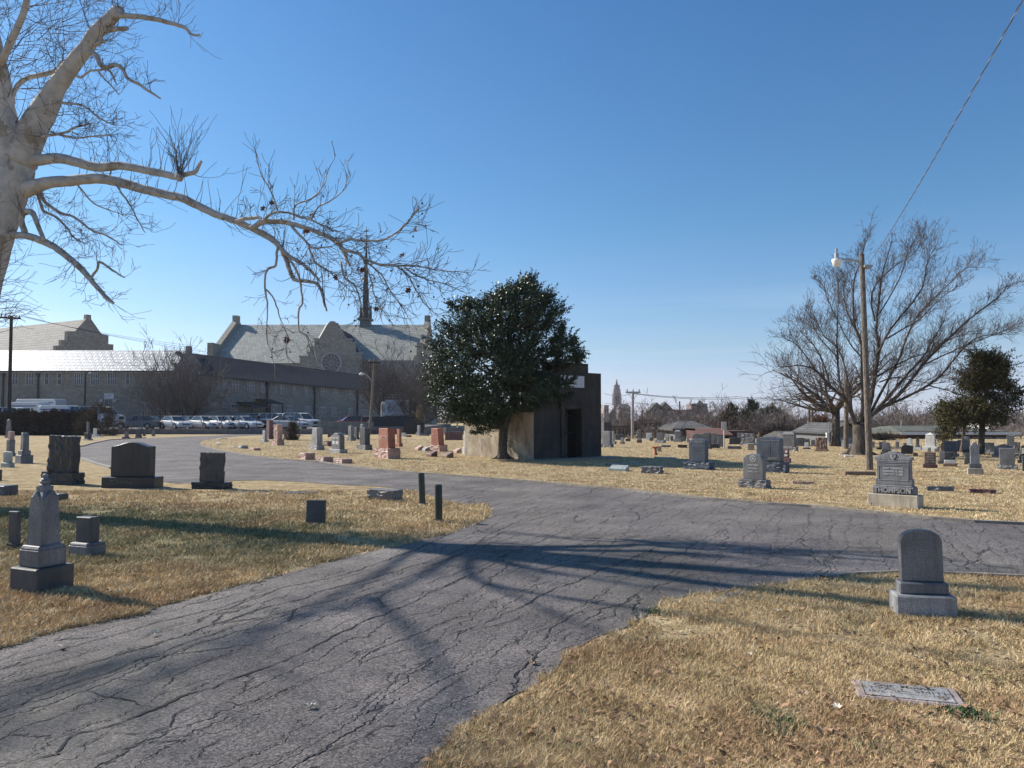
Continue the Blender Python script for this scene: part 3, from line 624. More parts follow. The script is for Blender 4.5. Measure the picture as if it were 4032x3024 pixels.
MK([(1291,1302,1703)], 1722, 30, 'black', 'short black leaning post stone, nearer than the thin dark one', kinds=['flat'], tilt=(0, 6))
MK([(1298,1315,1708)], 1718, 30, 'brown', 'low brown marker right of the short black stone')
MK([(1330,1372,1708)], 1713, 30, 'gray', 'low gray marker far behind the shouldered stone')
MK([(1201,1216,1696)], 1707, 30, 'gray', 'small gray round marker near the retaining wall', kinds=['round'])
S([(1133,1160,1708),(1138,1156,1675)], 1718, 30, 'gray', 'gray stone with a bare bush in front, right of the pink pillar', r=.5)
S([(1117,1135,1722),(1119,1133,1700)], 1731, 30, 'maroon', 'dark red stone partly hidden by the pink pillar', r=.5)
MK([(1154,1167,1688)], 1708, 30, 'gray', 'small gray rounded stone right of the bush', kinds=['round'])
S([(1234,1264,1688),(1237,1262,1671)], 1700, 20, 'teal', 'greenish stone far behind the tall pale gray gravestone', r=.4)
# --- left background
S([(22,56,1718),(24,48,1648)], 1724, 15, 'gray', 'tall gray obelisk in front of the dark hedge at the far left', kinds=['flat','obelisk'], r=.9)
S([(24,70,1784),(29,64,1731),(33,62,1698)], 1797, 30, 'gray', 'gray monument in stages with a pinkish domed top, far left', kinds=['flat','flat','round'], r=.9, rs=[1,.9,.9], mats=['gray','gray','pink'])
S([(9,66,1821),(19,58,1777)], 1841, 22, 'teal', 'small greenish tablet with a curved top at the left edge', kinds=['flat','camber'], r=.45)
S([(65,137,1791),(77,128,1773),(84,120,1704)], 1826, 35, 'gray', 'gray broken column monument on two steps', kinds=['flat','flat','broken'], r=.9)
MK([(107,122,1690)], 1711, 20, 'gray', 'small plain gray tablet in front of the hedge', kinds=['taper'], r=.4)
MK([(153,181,1701)], 1713, 20, 'dgray', 'low dark block in front of the hedge', r=.7)
MK([(242,258,1699)], 1708, 20, 'gray', 'tiny gray stone in front of the hedge', kinds=['round'])
S([(170,342,1858),(191,315,1716)], 1910, 12, 'black', 'big dark rough-hewn gravestone leaning right, on a wide base', kinds=['roughbase','rough'], rs=[.42,.36], mats=['black','black'], tilt=(0, 2.5))
MK([(190,207,1831)], 1849, 12, 'dgray', 'small dark block beside the big rough-hewn stone', kinds=['flat'])
S([(330,371,1728),(336,366,1704),(343,356,1661)], 1734, 20, 'gray', 'slender gray column stone before the brambles', kinds=['flat','flat','flat'], rs=[.9,.9,1], mats=['tan','dgray','gray'])
S([(363,393,1711),(369,384,1686)], 1721, 20, 'white', 'small white stone draped with carved cloth, by the brambles', kinds=['flat','rough'], r=.6)
MK([(370,412,1718)], 1722, 20, 'white', 'thin white slab lying in the grass by the brambles', kinds=['flat'])
S([(483,514,1720),(494,511,1699)], 1728, 15, 'dgray', 'small dark stone on a black base near the road bend', r=.5, mats=['black','gray'])
MK([(543,567,1680)], 1704, 15, 'white', 'whitish rounded tablet behind a dark one near the retaining wall', kinds=['arch'])
S([(535,562,1714),(538,560,1694)], 1725, 15, 'dgray', 'dark rounded gravestone in front of the whitish tablet', kinds=['flat','arch'], r=.6)
MK([(564,577,1702)], 1717, 15, 'dgray', 'dark cube stone right of the dark rounded one', kinds=['flat'])
MK([(600,614,1695)], 1718, 15, 'gray', 'small gray rounded stone alone beside the bend', kinds=['round'], r=.6)
S([(448,474,1704),(452,470,1696)], 1712, 15, 'dgray', 'dark low cluster stone at the foot of the brambles', r=.6)
S([(798,812,1698),(801,808,1689)], 1703, 10, 'white', 'tiny white stone before the parked white cars', r=.6)
MK([(880,892,1690)], 1703, 10, 'gray', 'tiny gray cube before the parked white cars', kinds=['flat'])
S([(978,1010,1700),(988,1008,1682)], 1710, 10, 'dgray', 'small dark rounded stone near the retaining wall, below the white cars', kinds=['flat','arch'], r=.6)
MK([(628,652,1703)], 1706, 10, 'maroon', 'low dark red marker by the retaining wall', kinds=['rough'])
# stone bench-like urn
b0 = G(727, 1707); k = b0[1]/F; u_ = thing('stone_bench', b0, 0, 'dark pedestal table with a white ball, at the foot of the retaining wall', 'stone table')
mb = MB(); mb.lathe([(9*k,0),(8*k,1.5*k),(3*k,2*k),(3.5*k,9*k),(8*k,13*k)], 12); mb.build('pedestal', M['black'], u_)
mb = MB(); mb.box(-17*k,17*k,-8*k,8*k,13.1*k,18*k); mb.build('top_slab', M['black'], u_)
mb = MB(); mb.lathe([(1*k,18.1*k),(3*k,19.5*k),(3.2*k,22*k),(2*k,25*k),(.5*k,25.6*k)], 10, cx=12*k); mb.build('white_ball', M['white'], u_)
# --- near left
s_, i_ = S([(407,652,1876),(442,618,1740)], 1922, 2, 'black', 'wide black polished gravestone with a swept top, back turned to the road', kinds=['flat','serp'], rs=[.36,.30], mats=['black','black'])
w, d, z0, z1, _ = i_[0]; mb = MB(); zq = z0+(z1-z0)*.62; yq = -d/2-.006
for pts in ([(-.33,.04),(-.24,.05)], [(-.29,.04),(-.31,-.03),(-.27,-.05)], [(-.22,.0),(-.20,.03),(-.18,-.02)], [(-.14,.01),(-.11,-.01),(-.13,-.04),(-.07,.01)], [(-.02,.03),(-.03,-.05)], [(.02,.04),(-.02,-.01),(.04,-.06)], [(.03,-.02),(.09,-.08)]): mb.tube([(a*w, yq, zq+b*w*.5) for a, b in pts], [.006]*len(pts), 4)
mb.build('scratched_marks', M['gray'], s_)
S([(762,923,1897),(789,887,1782)], 1927, 8, 'black', 'square dark rock-faced gravestone near the middle of the lawn island', kinds=['roughbase','rough'], rs=[.42,.40], mats=['black','dgray'])
S([(290,441,2130),(304,399,2031)], 2196, 24, 'dgray', 'small dark green-gray block stone on a flared base', kinds=['slantw','flat'], rs=[.8,.5], mats=['gray','dgray'])
S([(38,100,2134),(54,104,2010)], 2166, 20, 'dgray', 'plain dark tablet half hidden by the urn-topped obelisk', kinds=['roughbase','flat'], rs=[.5,.35])
MK([(-30,18,1848)], 1893, 10, 'dgray', 'dark block at the far left edge above the blue-gray box tomb', kinds=['flat'])
MK([(1208,1288,1966)], 2067, 6, 'dgray', 'plain dark slate slab standing alone on the island', kinds=['flat'], r=.2, tilt=(-3, 0))
MK([(1448,1589,1925)], 1974, 28, 'gray', 'rough low rectangular marker with a smooth pale top, near the two posts', kinds=['roughbase'], r=.5)
MK([(900,1084,1930)], 1938, 5, 'dgray', 'flat dark slab in the grass beside the rock-faced stone', kinds=['flat'], r=.5)
MK([(1121,1258,1936)], 1946, 5, 'dgray', 'flat dark slab in the grass left of the rough low marker', kinds=['flat'], r=.5)
MK([(-40,84,1909)], 1955, 14, 'blue', 'blue-gray box tomb at the left edge behind the obelisk', kinds=['flat'], r=.8)
MK([(168,282,1940)], 1972, 14, 'dgray', 'dark low box tomb with a pale top, right of the obelisk', kinds=['slantw'], r=.5)
# urn-topped obelisk
g = G(165, 2352); Y = g[1]+.28; ob = thing('obelisk', (g[0]*Y/g[1], Y, 0), -math.radians(24), 'urn-topped obelisk of weathered gray stone on a stepped base, nearest at the left', 'obelisk')
wb = .375
def zt(v): return EYE + (1650-v)*Y/F
z1, z2, z4, ztop = .235, .43, .93, zt(1863)
shape_obj('base', 'flat', wb, wb, z1+.02, -.02, M['dgray'], ob, bev=.012)
shape_obj('plinth', 'slantw', wb*.74, wb*.74, z2-z1, z1+.001, M['gray'], ob)
ws = wb*.52; wt = wb*.43; mb = MB(); z2 += .001
mb.add([(-ws/2,-ws/2,z2),(ws/2,-ws/2,z2),(ws/2,ws/2,z2),(-ws/2,ws/2,z2),(-wt/2,-wt/2,z4-.06),(wt/2,-wt/2,z4-.06),(wt/2,wt/2,z4-.06),(-wt/2,wt/2,z4-.06),(-wt*.3,-wt*.3,z4),(wt*.3,-wt*.3,z4),(wt*.3,wt*.3,z4),(-wt*.3,wt*.3,z4)],
 [(0,3,2,1),(0,1,5,4),(1,2,6,5),(2,3,7,6),(3,0,4,7),(4,5,9,8),(5,6,10,9),(6,7,11,10),(7,4,8,11),(8,9,10,11)])
for sg in range(4):   # a gabled cap on each face
    c_, s2 = [(1,0),(0,1),(-1,0),(0,-1)][sg]; e = wt/2+.004
    P = [(-e*.8, -e, z4-.09), (e*.8, -e, z4-.09), (0, -e, z4-.005), (0, 0, z4-.005)]
    mb.add([(x_*c_-y_*s2, x_*s2+y_*c_, z_) for x_, y_, z_ in P], [(0,1,2),(1,3,2),(0,2,3),(0,3,1)])
mb.build('shaft', M['gray'], ob, fixn=False, bevel=0)
zc = z4; hh = ztop-zc
mb = MB(); mb.box(-wt*.31, wt*.31, -wt*.31, wt*.31, z4+.001, zc+hh*.26); mb.lathe([(wt*.30,zc+hh*.261),(wt*.33,zc+hh*.33),(wt*.2,zc+hh*.38),(wt*.25,zc+hh*.46),(wt*.28,zc+hh*.56),(wt*.2,zc+hh*.62),(wt*.25,zc+hh*.66),(wt*.15,zc+hh*.74),(wt*.16,zc+hh*.85),(wt*.13,zc+hh*.94),(.004,zc+hh)], 18)
mb.build('urn', M['gray'], ob, smooth=False)
# --- right of the mausoleum, background
S([(2364,2416,1748),(2369,2409,1697)], 1762, 45, 'gray', 'large pale-topped gray stone touching the mausoleum edge', kinds=['roughbase','flat'], r=.4)
S([(2405,2428,1737),(2404,2419,1697)], 1749, 45, 'gray', 'gray stone directly behind the large one beside the mausoleum', kinds=['flat','round'], r=.5)
S([(2419,2458,1730),(2421,2456,1709)], 1733, 30, 'dgray', 'dark wide stone in front of the black fence', kinds=['flat','camber'], r=.25)
S([(2439,2460,1740),(2443,2457,1722)], 1748, 35, 'lgray', 'tiny pale rounded stone with a carved face on a brown base', kinds=['flat','arch'], r=.6, mats=['brown','lgray'])
MK([(2462,2481,1725)], 1738, 30, 'dgray', 'low dark rounded stone left of the tall power pole', kinds=['round'])
S([(2506,2527,1732),(2507,2525,1726)], 1744, 30, 'maroon', 'low maroon stone with a pale top, right of the power pole', kinds=['flat','camber'], r=.6, mats=['maroon','lgray'])
S([(2509,2524,1722),(2511,2522,1690)], 1728, 30, 'gray', 'slim draped column stone above the low maroon one', kinds=['flat','rough'], r=.9)
MK([(2542,2567,1705)], 1733, 30, 'white', 'bright white boxy monument', kinds=['taper'], r=.6)
S([(2578,2621,1732),(2584,2613,1704)], 1744, 35, 'gray', 'gray block with a pale rim on a rough base, right of the bright white one', kinds=['roughbase','flat'], r=.45, mats=['lgray','gray'])
MK([(2556,2572,1722)], 1736, 35, 'dgray', 'dark low stone between the bright white and the gray block', kinds=['flat'])
MK([(2618,2634,1720)], 1737, 35, 'lgray', 'small pale tablet right of the gray block', kinds=['flat'])
MK([(2638,2650,1716)], 1736, 35, 'dgray', 'dark round-headed stone left of the tall pale-capped one', kinds=['arch'])
S([(2650,2688,1728),(2656,2683,1693)], 1740, 35, 'gray', 'tall gray stone with a pale cap before the gray-roofed house', kinds=['flat','hip'], r=.6)
MK([(2686,2700,1717)], 1737, 35, 'dgray', 'dark narrow stone just right of the tall pale-capped one', kinds=['round'])
MK([(2701,2709,1716)], 1728, 35, 'lgray', 'tiny pale marker near the MUNGER stone', kinds=['flat'])
MK([(2703,2712,1726)], 1741, 35, 'gray', 'gray low stone partly behind the MUNGER stone on the left', kinds=['flat'])
S([(2722,2764,1731),(2724,2762,1707)], 1735, 30, 'gray', 'wide arched gray stone behind the MUNGER stone', kinds=['flat','round'], r=.25)
S([(2761,2803,1752),(2763,2799,1703)], 1768, 40, 'dgray', 'tall dark stone with a pale top just behind the MUNGER stone', kinds=['rough','camber'], r=.5)
S([(2796,2825,1745),(2798,2823,1705)], 1752, 30, 'dgray', 'dark framed stone with a white cap', kinds=['flat','framed'], r=.4, mats=['gray','gray'])
S([(2822,2850,1754),(2823,2848,1716)], 1760, 30, 'gray', 'gray rounded stone left of the white signpost', kinds=['flat','round'], r=.4)
MK([(2800,2832,1748)], 1765, 30, 'black', 'black low rough lump before the rounded stone', kinds=['rough'], r=.7)
S([(2866,2918,1744),(2870,2915,1720)], 1750, 25, 'dgray', 'wide dark curved-top stone right of the white signpost', kinds=['flat','round'], r=.25)
S([(2898,2922,1735),(2901,2920,1704)], 1740, 30, 'gray', 'gray stone half hidden by the pale-rimmed one', r=.4)
S([(2910,2976,1745),(2918,2973,1706)], 1754, 38, 'gray', 'large gray rough-edged stone with a pale rim', kinds=['roughbase','rough'], r=.4, mats=['lgray','gray'])
MK([(2941,2968,1746)], 1773, 20, 'tan', 'small plain tan box stone', kinds=['flat'], r=.6)
MK([(2862,2916,1756)], 1768, 15, 'gray', 'low long gray marker with a dark end', kinds=['roughbase'], r=.4)
S([(3072,3142,1758),(3077,3133,1700)], 1776, 40, 'gray', 'tall gray tomb with a sloping white lid', kinds=['roughbase','hip'], r=.55, mats=['lgray','gray'])
s_, i_ = S([(3074,3114,1803),(3077,3102,1768)], 1823, 42, 'maroon', 'maroon stone with two small white plates, behind the big blue one', r=.4)
w, d, z0, z1, _ = i_[1]; mb = MB(); mb.box(-.25*w,.3*w,-d/2-.012,-d/2-.001,z0+.2*(z1-z0),z0+.42*(z1-z0)); mb.box(-.1*w,.3*w,-d/2-.012,-d/2-.001,z0+.6*(z1-z0),z0+.85*(z1-z0)); mb.build('plates', M['white'], s_)
S([(3130,3169,1750),(3132,3167,1723)], 1757, 35, 'dgray', 'dark wide stone right of the lidded tomb', kinds=['flat','camber'], r=.35)
S([(3156,3187,1762),(3167,3183,1742)], 1769, 35, 'white', 'little white stone on a dark base', mats=['dgray','white'], r=.6)
S([(3166,3187,1752),(3167,3186,1726)], 1757, 35, 'gray', 'gray stone directly behind the little white one', r=.4)
S([(3187,3212,1751),(3190,3208,1731)], 1757, 35, 'gray', 'low gray arched stone left of the brown rough stone', kinds=['flat','round'], r=.5)
S([(3205,3261,1770),(3209,3254,1723)], 1777, 38, 'brown', 'squat brown rock-faced stone', kinds=['flat','rough'], r=.5)
MK([(3268,3281,1733)], 1753, 30, 'gray', 'gray block left of the second tree trunk', kinds=['flat'])
S([(3310,3352,1748),(3312,3330,1733)], 1760, 30, 'white', 'white low monument between two tree trunks', r=.7)
MK([(3332,3351,1740)], 1758, 30, 'lgray', 'pale block attached right of the white low monument', kinds=['flat'])
MK([(3298,3330,1787)], 1791, 10, 'white', 'flat white plate at the foot of the big bare tree, left one', kinds=['flat'])
MK([(3318,3358,1793)], 1799, 10, 'white', 'flat white plate at the foot of the big bare tree, right one', kinds=['flat'])
MK([(2393,2476,1830)], 1856, 32, 'teal', 'greenish slanted marker in front of the mausoleum', kinds=['tiled'], r=.5)
MK([(2522,2610,1836)], 1866, 32, 'gray', 'rough gray block marker in front of the mausoleum shade', r=.45)
MK([(2381,2465,1824)], 1835, 10, 'gray', 'flat gray slab in the mausoleum shade', kinds=['flat'], r=.6)
MK([(2474,2520,1820)], 1826, 10, 'lgray', 'flat pale slab in the mausoleum shade', kinds=['flat'], r=.6)
MK([(2573,2662,1799)], 1806, 8, 'tan', 'long flat tan slab behind the shade, by the clay pedestal', kinds=['flat'], r=.3)
MK([(2603,2639,1752)], 1761, 10, 'gray', 'low gray marker behind the clay pedestal', kinds=['flat'], r=.4)
MK([(2667,2703,1751)], 1763, 10, 'maroon', 'low dark red marker left of the MUNGER stone', kinds=['rough'], r=.4)
MK([(3112,3202,1894)], 1907, 12, 'pink', 'low rough pink marker right of the emblem stone', r=.3)
MK([(3314,3442,1855)], 1872, 8, 'brown', 'long low brown kerb stone at the foot of the lamp pole', kinds=['flat'], r=.25)
MK([(3641,3748,1913)], 1935, 24, 'gray', 'rough low gray marker right of the THOMPSON stone, left of two', r=.3)
MK([(3804,3912,1925)], 1945, 24, 'maroon', 'rough low dark marker right of the THOMPSON stone, right of two', r=.3)
# --- right cluster
MK([(3431,3441,1738)], 1762, 40, 'gray', 'thin gray tablet right of the lamp pole', kinds=['flat'], r=.4)
S([(3448,3470,1762),(3457,3475,1739)], 1770, 40, 'gray', 'gray slanted stone on a dark base behind the arched one', kinds=['flat','rough'], mats=['dgray','gray'], r=.5)
S([(3462,3510,1780),(3467,3506,1770),(3470,3502,1741)], 1791, 40, 'gray', 'gray arched stone on two dark steps, just behind the THOMPSON stone', kinds=['flat','flat','round'], mats=['dgray','dgray','gray'], r=.5)
MK([(3476,3484,1733)], 1745, 30, 'lgray', 'tiny pale knob-topped stone behind the arched one', kinds=['round'])
S([(3507,3544,1764),(3522,3537,1738)], 1770, 40, 'gray', 'narrow gray stone leaning right', kinds=['roughbase','flat'], tilt=(0, 6), mats=['lgray','gray'], r=.5)
S([(3540,3596,1781),(3543,3591,1752)], 1789, 30, 'black', 'wide black arched stone with a pale-edged top', kinds=['flat','round'], r=.3)
MK([(3553,3567,1743)], 1756, 30, 'gray', 'gray rounded stone left of the small white pyramid', kinds=['round'])
S([(3566,3590,1750),(3567,3589,1725)], 1756, 40, 'white', 'small white stone with a pyramid top', kinds=['flat','pyramid'], r=.9)
S([(3594,3627,1761),(3597,3617,1752),(3603,3616,1722)], 1771, 40, 'dgray', 'dark rounded column stone on a white base', kinds=['flat','flat','round'], mats=['white','gray','dgray'], r=.6)
S([(3627,3695,1758),(3639,3684,1703)], 1777, 42, 'white', 'largest white monument with a roof-shaped top', kinds=['flat','pyramid'], rs=[.7,.7])
MK([(3647,3661,1762)], 1780, 42, 'gray', 'short round-headed stone before the largest white monument', kinds=['arch'])
MK([(3674,3692,1766)], 1781, 42, 'gray', 'square gray block before the largest white monument', kinds=['flat'])
MK([(3588,3609,1782)], 1797, 20, 'brown', 'low brown block right of the THOMPSON stone', kinds=['flat'])
s_, i_ = S([(3700,3716,1771)], 1790, 30, 'brown', 'dark brown curved tree-stump monument', kinds=['rough'], r=.9)
S([(3705,3770,1786),(3713,3764,1736)], 1799, 36, 'blue', 'blue-gray upright block with a pale rim', r=.4)
S([(3700,3724,1745),(3704,3722,1713)], 1772, 30, 'brown', 'rough brown stone rising behind the blue-gray block', kinds=['rough','rough'], r=.8)
S([(3762,3788,1770),(3763,3787,1732)], 1778, 30, 'blue', 'bluish rounded stone behind the blue-gray block', kinds=['flat','round'], r=.4)
S([(3779,3820,1785),(3785,3819,1770),(3790,3819,1718)], 1797, 38, 'gray', 'tall gray tapered stone on steps below the cedar', kinds=['flat','flat','taper'], r=.6, mats=['tan','dgray','gray'])
MK([(3854,3865,1733)], 1781, 30, 'tan', 'pale weathered post stone beside the cedar trunk', kinds=['taper'], r=.8)
S([(3866,3914,1780),(3871,3911,1743)], 1787, 35, 'lgray', 'pale rough-faced stone right of the cedar trunk', kinds=['roughbase','rough'], r=.5)
S([(3897,3990,1789),(3910,3987,1748)], 1802, 32, 'gray', 'long gray stone with swept shoulders', kinds=['flat','ogee'], r=.3)
S([(3958,3992,1752),(3960,3990,1715)], 1760, 35, 'gray', 'tall gray stone with a lit left edge above the long swept one', r=.5)
S([(3986,4014,1776),(3989,4012,1740)], 1785, 35, 'gray', 'gray rough-sided stone near the right edge', kinds=['flat','rough'], r=.6)
MK([(4014,4034,1753)], 1783, 35, 'dgray', 'dark stone at the right edge, farthest back', kinds=['round'])
MK([(4018,4034,1764)], 1784, 35, 'white', 'white stub at the right edge', kinds=['flat'])
s_, i_ = S([(3626,3684,1827),(3634,3680,1780)], 1844, 28, 'brown', 'brown-gray lettered tablet on a low base', r=.35, mats=['maroon','brown'])
w, d, z0, z1, _ = i_[1]
for k in range(4): text(['SARAH', 'WIFE OF', 'J. W. BELL', '1861 - 1909'][k], (z1-z0)*.15, s_, 0, -d/2-.003, z0+(z1-z0)*(.8-.2*k), M['letter'], .002)
S([(3684,3720,1815),(3694,3718,1777)], 1827, 36, 'gray', 'plain gray block left of the black and white stone', mats=['dgray','gray'], r=.5)
S([(3703,3760,1824),(3712,3758,1809),(3717,3759,1779)], 1838, 32, 'dgray', 'black stone with a white plinth and brown base', kinds=['flat','slantw','rough'], mats=['brown','white','dgray'], r=.6)
S([(3790,3816,1812),(3795,3814,1781)], 1829, 36, 'dgray', 'dark mossy stone half behind the tall crowned tablet', kinds=['flat','rough'], r=.6)
S([(3799,3864,1843),(3807,3859,1825),(3814,3852,1740)], 1869, 26, 'gray', 'tall pale gray tablet with a small crowned top', kinds=['flat','flat','shoulder'], mats=['tan','gray','lgray'], rs=[.5,.45,.2])
S([(3916,3997,1829),(3931,3992,1764)], 1850, 36, 'gray', 'square gray block stone on a rock-faced base near the right edge', kinds=['roughbase','flat'], r=.4, mats=['lgray','gray'])
S([(4000,4060,1812),(4003,4050,1786)], 1824, 30, 'black', 'black rounded stone at the right edge', kinds=['flat','round'], r=.4)
MK([(4016,4075,1795)], 1858, 30, 'dgray', 'dark smooth block at the far right edge, nearest of those there', kinds=['flat'], r=.4)
# clay pedestal with a stone slab behind it
g = G(2581, 1791); k = g[1]/F; u_ = thing('clay_pedestal', g, 0, 'flared terracotta pedestal bowl standing in the dry grass', 'urn')
mb = MB(); mb.lathe([(10*k,0),(9*k,3*k),(6*k,9*k),(4.5*k,18*k),(5.5*k,25*k)], 14); mb.build('stem', plain('terracotta', (.36, .12, .06), .7), u_, smooth=True)
mb = MB(); mb.lathe([(5.5*k,25*k),(13*k,29*k),(17*k,32*k),(15*k,33*k),(9*k,30*k)], 16); mb.build('bowl', bpy.data.materials['terracotta'], u_, smooth=True)
MK([(2586,2603,1756)], 1778, 20, 'tan', 'tan block right behind the terracotta pedestal', kinds=['flat'], r=.5)
# --- the two dark posts at the road edge
for (u0, u1, vt, vb_, lab) in ((1651,1676,1868,1990,'dark green post at the lawn tip, farther of the two'), (1714,1743,1914,2058,'dark green post at the lawn tip, nearer of the two')):
    g = G((u0+u1)/2, vb_-4); r_ = (u1-u0)/2*g[1]/F; h = (vb_-vt)*g[1]/F*1.0
    b = thing('bollard', g, 0, lab, 'post', 'pair of dark posts at the lawn tip'); b.rotation_euler = (0, math.radians(-2.6 if u0 < 1700 else -1.2), 0)
    mb = MB(); mb.lathe([(r_,-.1),(r_,h-.012),(r_*.95,h),(r_*.72,h),(r_*.70,h-.05),(.001,h-.06)], 20); mb.build('pipe', plain('green_steel', (.02, .035, .03), .45, .3), b, smooth=False)
    mb = MB(); mb.lathe([(.11,-.02),(.11,.012),(.09,.02),(r_*.9,.021)], 16); mb.build('footing', M['curb'], b)
# ------------------------------------------------------------------ mausoleum
def local(o, ang): # rotation helper
    c, s = math.cos(ang), math.sin(ang); return lambda x, y: (o[0] + x*c - y*s, o[1] + x*s + y*c)
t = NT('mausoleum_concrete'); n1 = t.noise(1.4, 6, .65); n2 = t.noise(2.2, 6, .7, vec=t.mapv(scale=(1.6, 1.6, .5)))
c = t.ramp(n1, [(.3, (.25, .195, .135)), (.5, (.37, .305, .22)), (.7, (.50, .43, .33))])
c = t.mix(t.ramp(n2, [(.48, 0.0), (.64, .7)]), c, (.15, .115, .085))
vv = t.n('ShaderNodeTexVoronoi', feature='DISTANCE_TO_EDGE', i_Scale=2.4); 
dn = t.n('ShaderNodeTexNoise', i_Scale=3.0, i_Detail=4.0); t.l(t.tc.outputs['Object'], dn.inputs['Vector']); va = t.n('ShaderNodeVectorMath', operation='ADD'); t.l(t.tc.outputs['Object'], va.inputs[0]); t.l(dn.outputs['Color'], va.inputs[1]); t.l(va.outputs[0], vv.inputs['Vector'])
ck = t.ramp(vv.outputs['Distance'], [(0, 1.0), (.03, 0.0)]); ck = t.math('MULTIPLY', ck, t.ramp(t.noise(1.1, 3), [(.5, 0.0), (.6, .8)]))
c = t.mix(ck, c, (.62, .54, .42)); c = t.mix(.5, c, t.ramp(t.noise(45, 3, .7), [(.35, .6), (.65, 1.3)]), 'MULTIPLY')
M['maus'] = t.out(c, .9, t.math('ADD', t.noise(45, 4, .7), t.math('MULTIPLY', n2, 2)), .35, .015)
t = NT('mausoleum_shaded'); n1 = t.noise(1.4, 6, .65); n2 = t.noise(2.2, 6, .7, vec=t.mapv(scale=(1.6, 1.6, .4)))  # same concrete darkened: the facade's shade is put into its colour
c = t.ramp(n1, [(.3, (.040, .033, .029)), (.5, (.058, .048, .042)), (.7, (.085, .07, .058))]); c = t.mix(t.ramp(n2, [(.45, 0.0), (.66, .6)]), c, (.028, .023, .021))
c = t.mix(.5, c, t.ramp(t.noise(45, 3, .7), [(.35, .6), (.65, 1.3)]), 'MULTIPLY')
M['maus_shade'] = t.out(c, .9, t.noise(45, 4, .7), .35, .015)
A0 = G(2101, 1812); A1 = G(2368, 1800)
ang = math.atan2(A1[1]-A0[1], A1[0]-A0[0]); Wd = float(np.linalg.norm(A1-A0))
mz = thing('mausoleum', (A0[0], A0[1], 0), ang, 'brown stucco mausoleum with a stepped facade, dark doorway and white plaque, behind the evergreen', 'mausoleum')
def zAt(u, v, Yr=31.2): return EYE + (1650-v)*Yr/F
T1 = zAt(2372, 1470, 32) ; T2 = zAt(2319, 1432, 31.6); cx_ = Wd*.545; dw = Wd*.125
mb = MB()   # facade wall with door opening, built as a polygon ring
dh = zAt(0, 1612, 31.4); cxd = cx_ + .02
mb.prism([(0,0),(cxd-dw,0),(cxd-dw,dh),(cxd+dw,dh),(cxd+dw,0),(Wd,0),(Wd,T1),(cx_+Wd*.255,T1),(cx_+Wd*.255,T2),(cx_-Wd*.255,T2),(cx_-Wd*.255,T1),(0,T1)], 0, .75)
mb.build('facade', M['maus_shade'], mz)
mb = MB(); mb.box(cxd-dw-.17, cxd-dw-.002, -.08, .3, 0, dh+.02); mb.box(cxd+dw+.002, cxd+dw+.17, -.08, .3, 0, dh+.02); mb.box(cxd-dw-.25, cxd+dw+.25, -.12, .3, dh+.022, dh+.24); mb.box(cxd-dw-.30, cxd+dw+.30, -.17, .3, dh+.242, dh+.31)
mb.build('door_surround', M['maus_shade'], mz)
mb = MB()
for k in range(9): mb.beam((cxd-dw+.03+k*(2*dw-.06)/8, .28, .02), (cxd-dw+.03+k*(2*dw-.06)/8, .28, dh-.02), .012, 5)
for zz in (.08, dh*.5, dh*.86, dh-.06): mb.box(cxd-dw+.01, cxd+dw-.01, .26, .30, zz, zz+.05)
dg_ = mb.build('door_gate', plain('black_iron', (.02, .02, .022), .5, .2, .6), mz)
mb = MB(); mb.box(cxd-dw-.4, cxd+dw+.4, .76, .80, 0, dh+.3); mb.build('inner_door', plain('dark_door', (.012, .012, .014), .6), mz)
mb = MB(); pl0 = cx_-Wd*.17; pl1 = cx_+Wd*.185; mb.box(pl0, pl1, -.03, .02, zAt(0, 1526), zAt(0, 1480)); mb.build('plaque', plain('white_plaque', (.60, .60, .62), .5, .1), mz)
# vault body behind: lower, wider than the facade towards the left, vaulted top
mb = MB(); hb = EYE + .02; L = 4.6
prof = [(.03, -.02), (Wd-.03, -.02), (Wd-.03, hb+.3)] + [(Wd/2+(Wd/2-.03)*math.cos(a), hb+.3+.35*math.sin(a)) for a in np.linspace(.2, math.pi-.2, 9)] + [(.03, hb+.3)]
mb.prism(prof, .755, 2.2); mb.build('chamber', M['maus'], mz)
mb = MB(); mb.box(-.05, Wd*.9, .0, L, -.02, hb); mb.m = mb.m
mb2 = MB(); mb2.box(-.02, -.0, 0, 0, 0, 0)
mb = MB(); n = 12
top = [(-.012, -.02), (-.012, hb-.03), (.0, hb), (Wd*.9, hb+.1), (Wd*.9, -.02)]
mb.prism([(-.012,-.02),(Wd-.04,-.02),(Wd-.04,hb+.08),(.04,hb+.02),(-.012,hb-.02)], 2.21, L); mb.build('rear_vault', M['maus'], mz)
mb = MB(); mb.box(-.45, Wd+.45, -.75, -.01, -.02, .05); mb.build('threshold_slab', M['curb'], mz)
mb = MB(); mb.box(-.014, .02, .0, 2.2, 0.0, hb+.25); mb.build('lit_side_wall', M['maus'], mz)

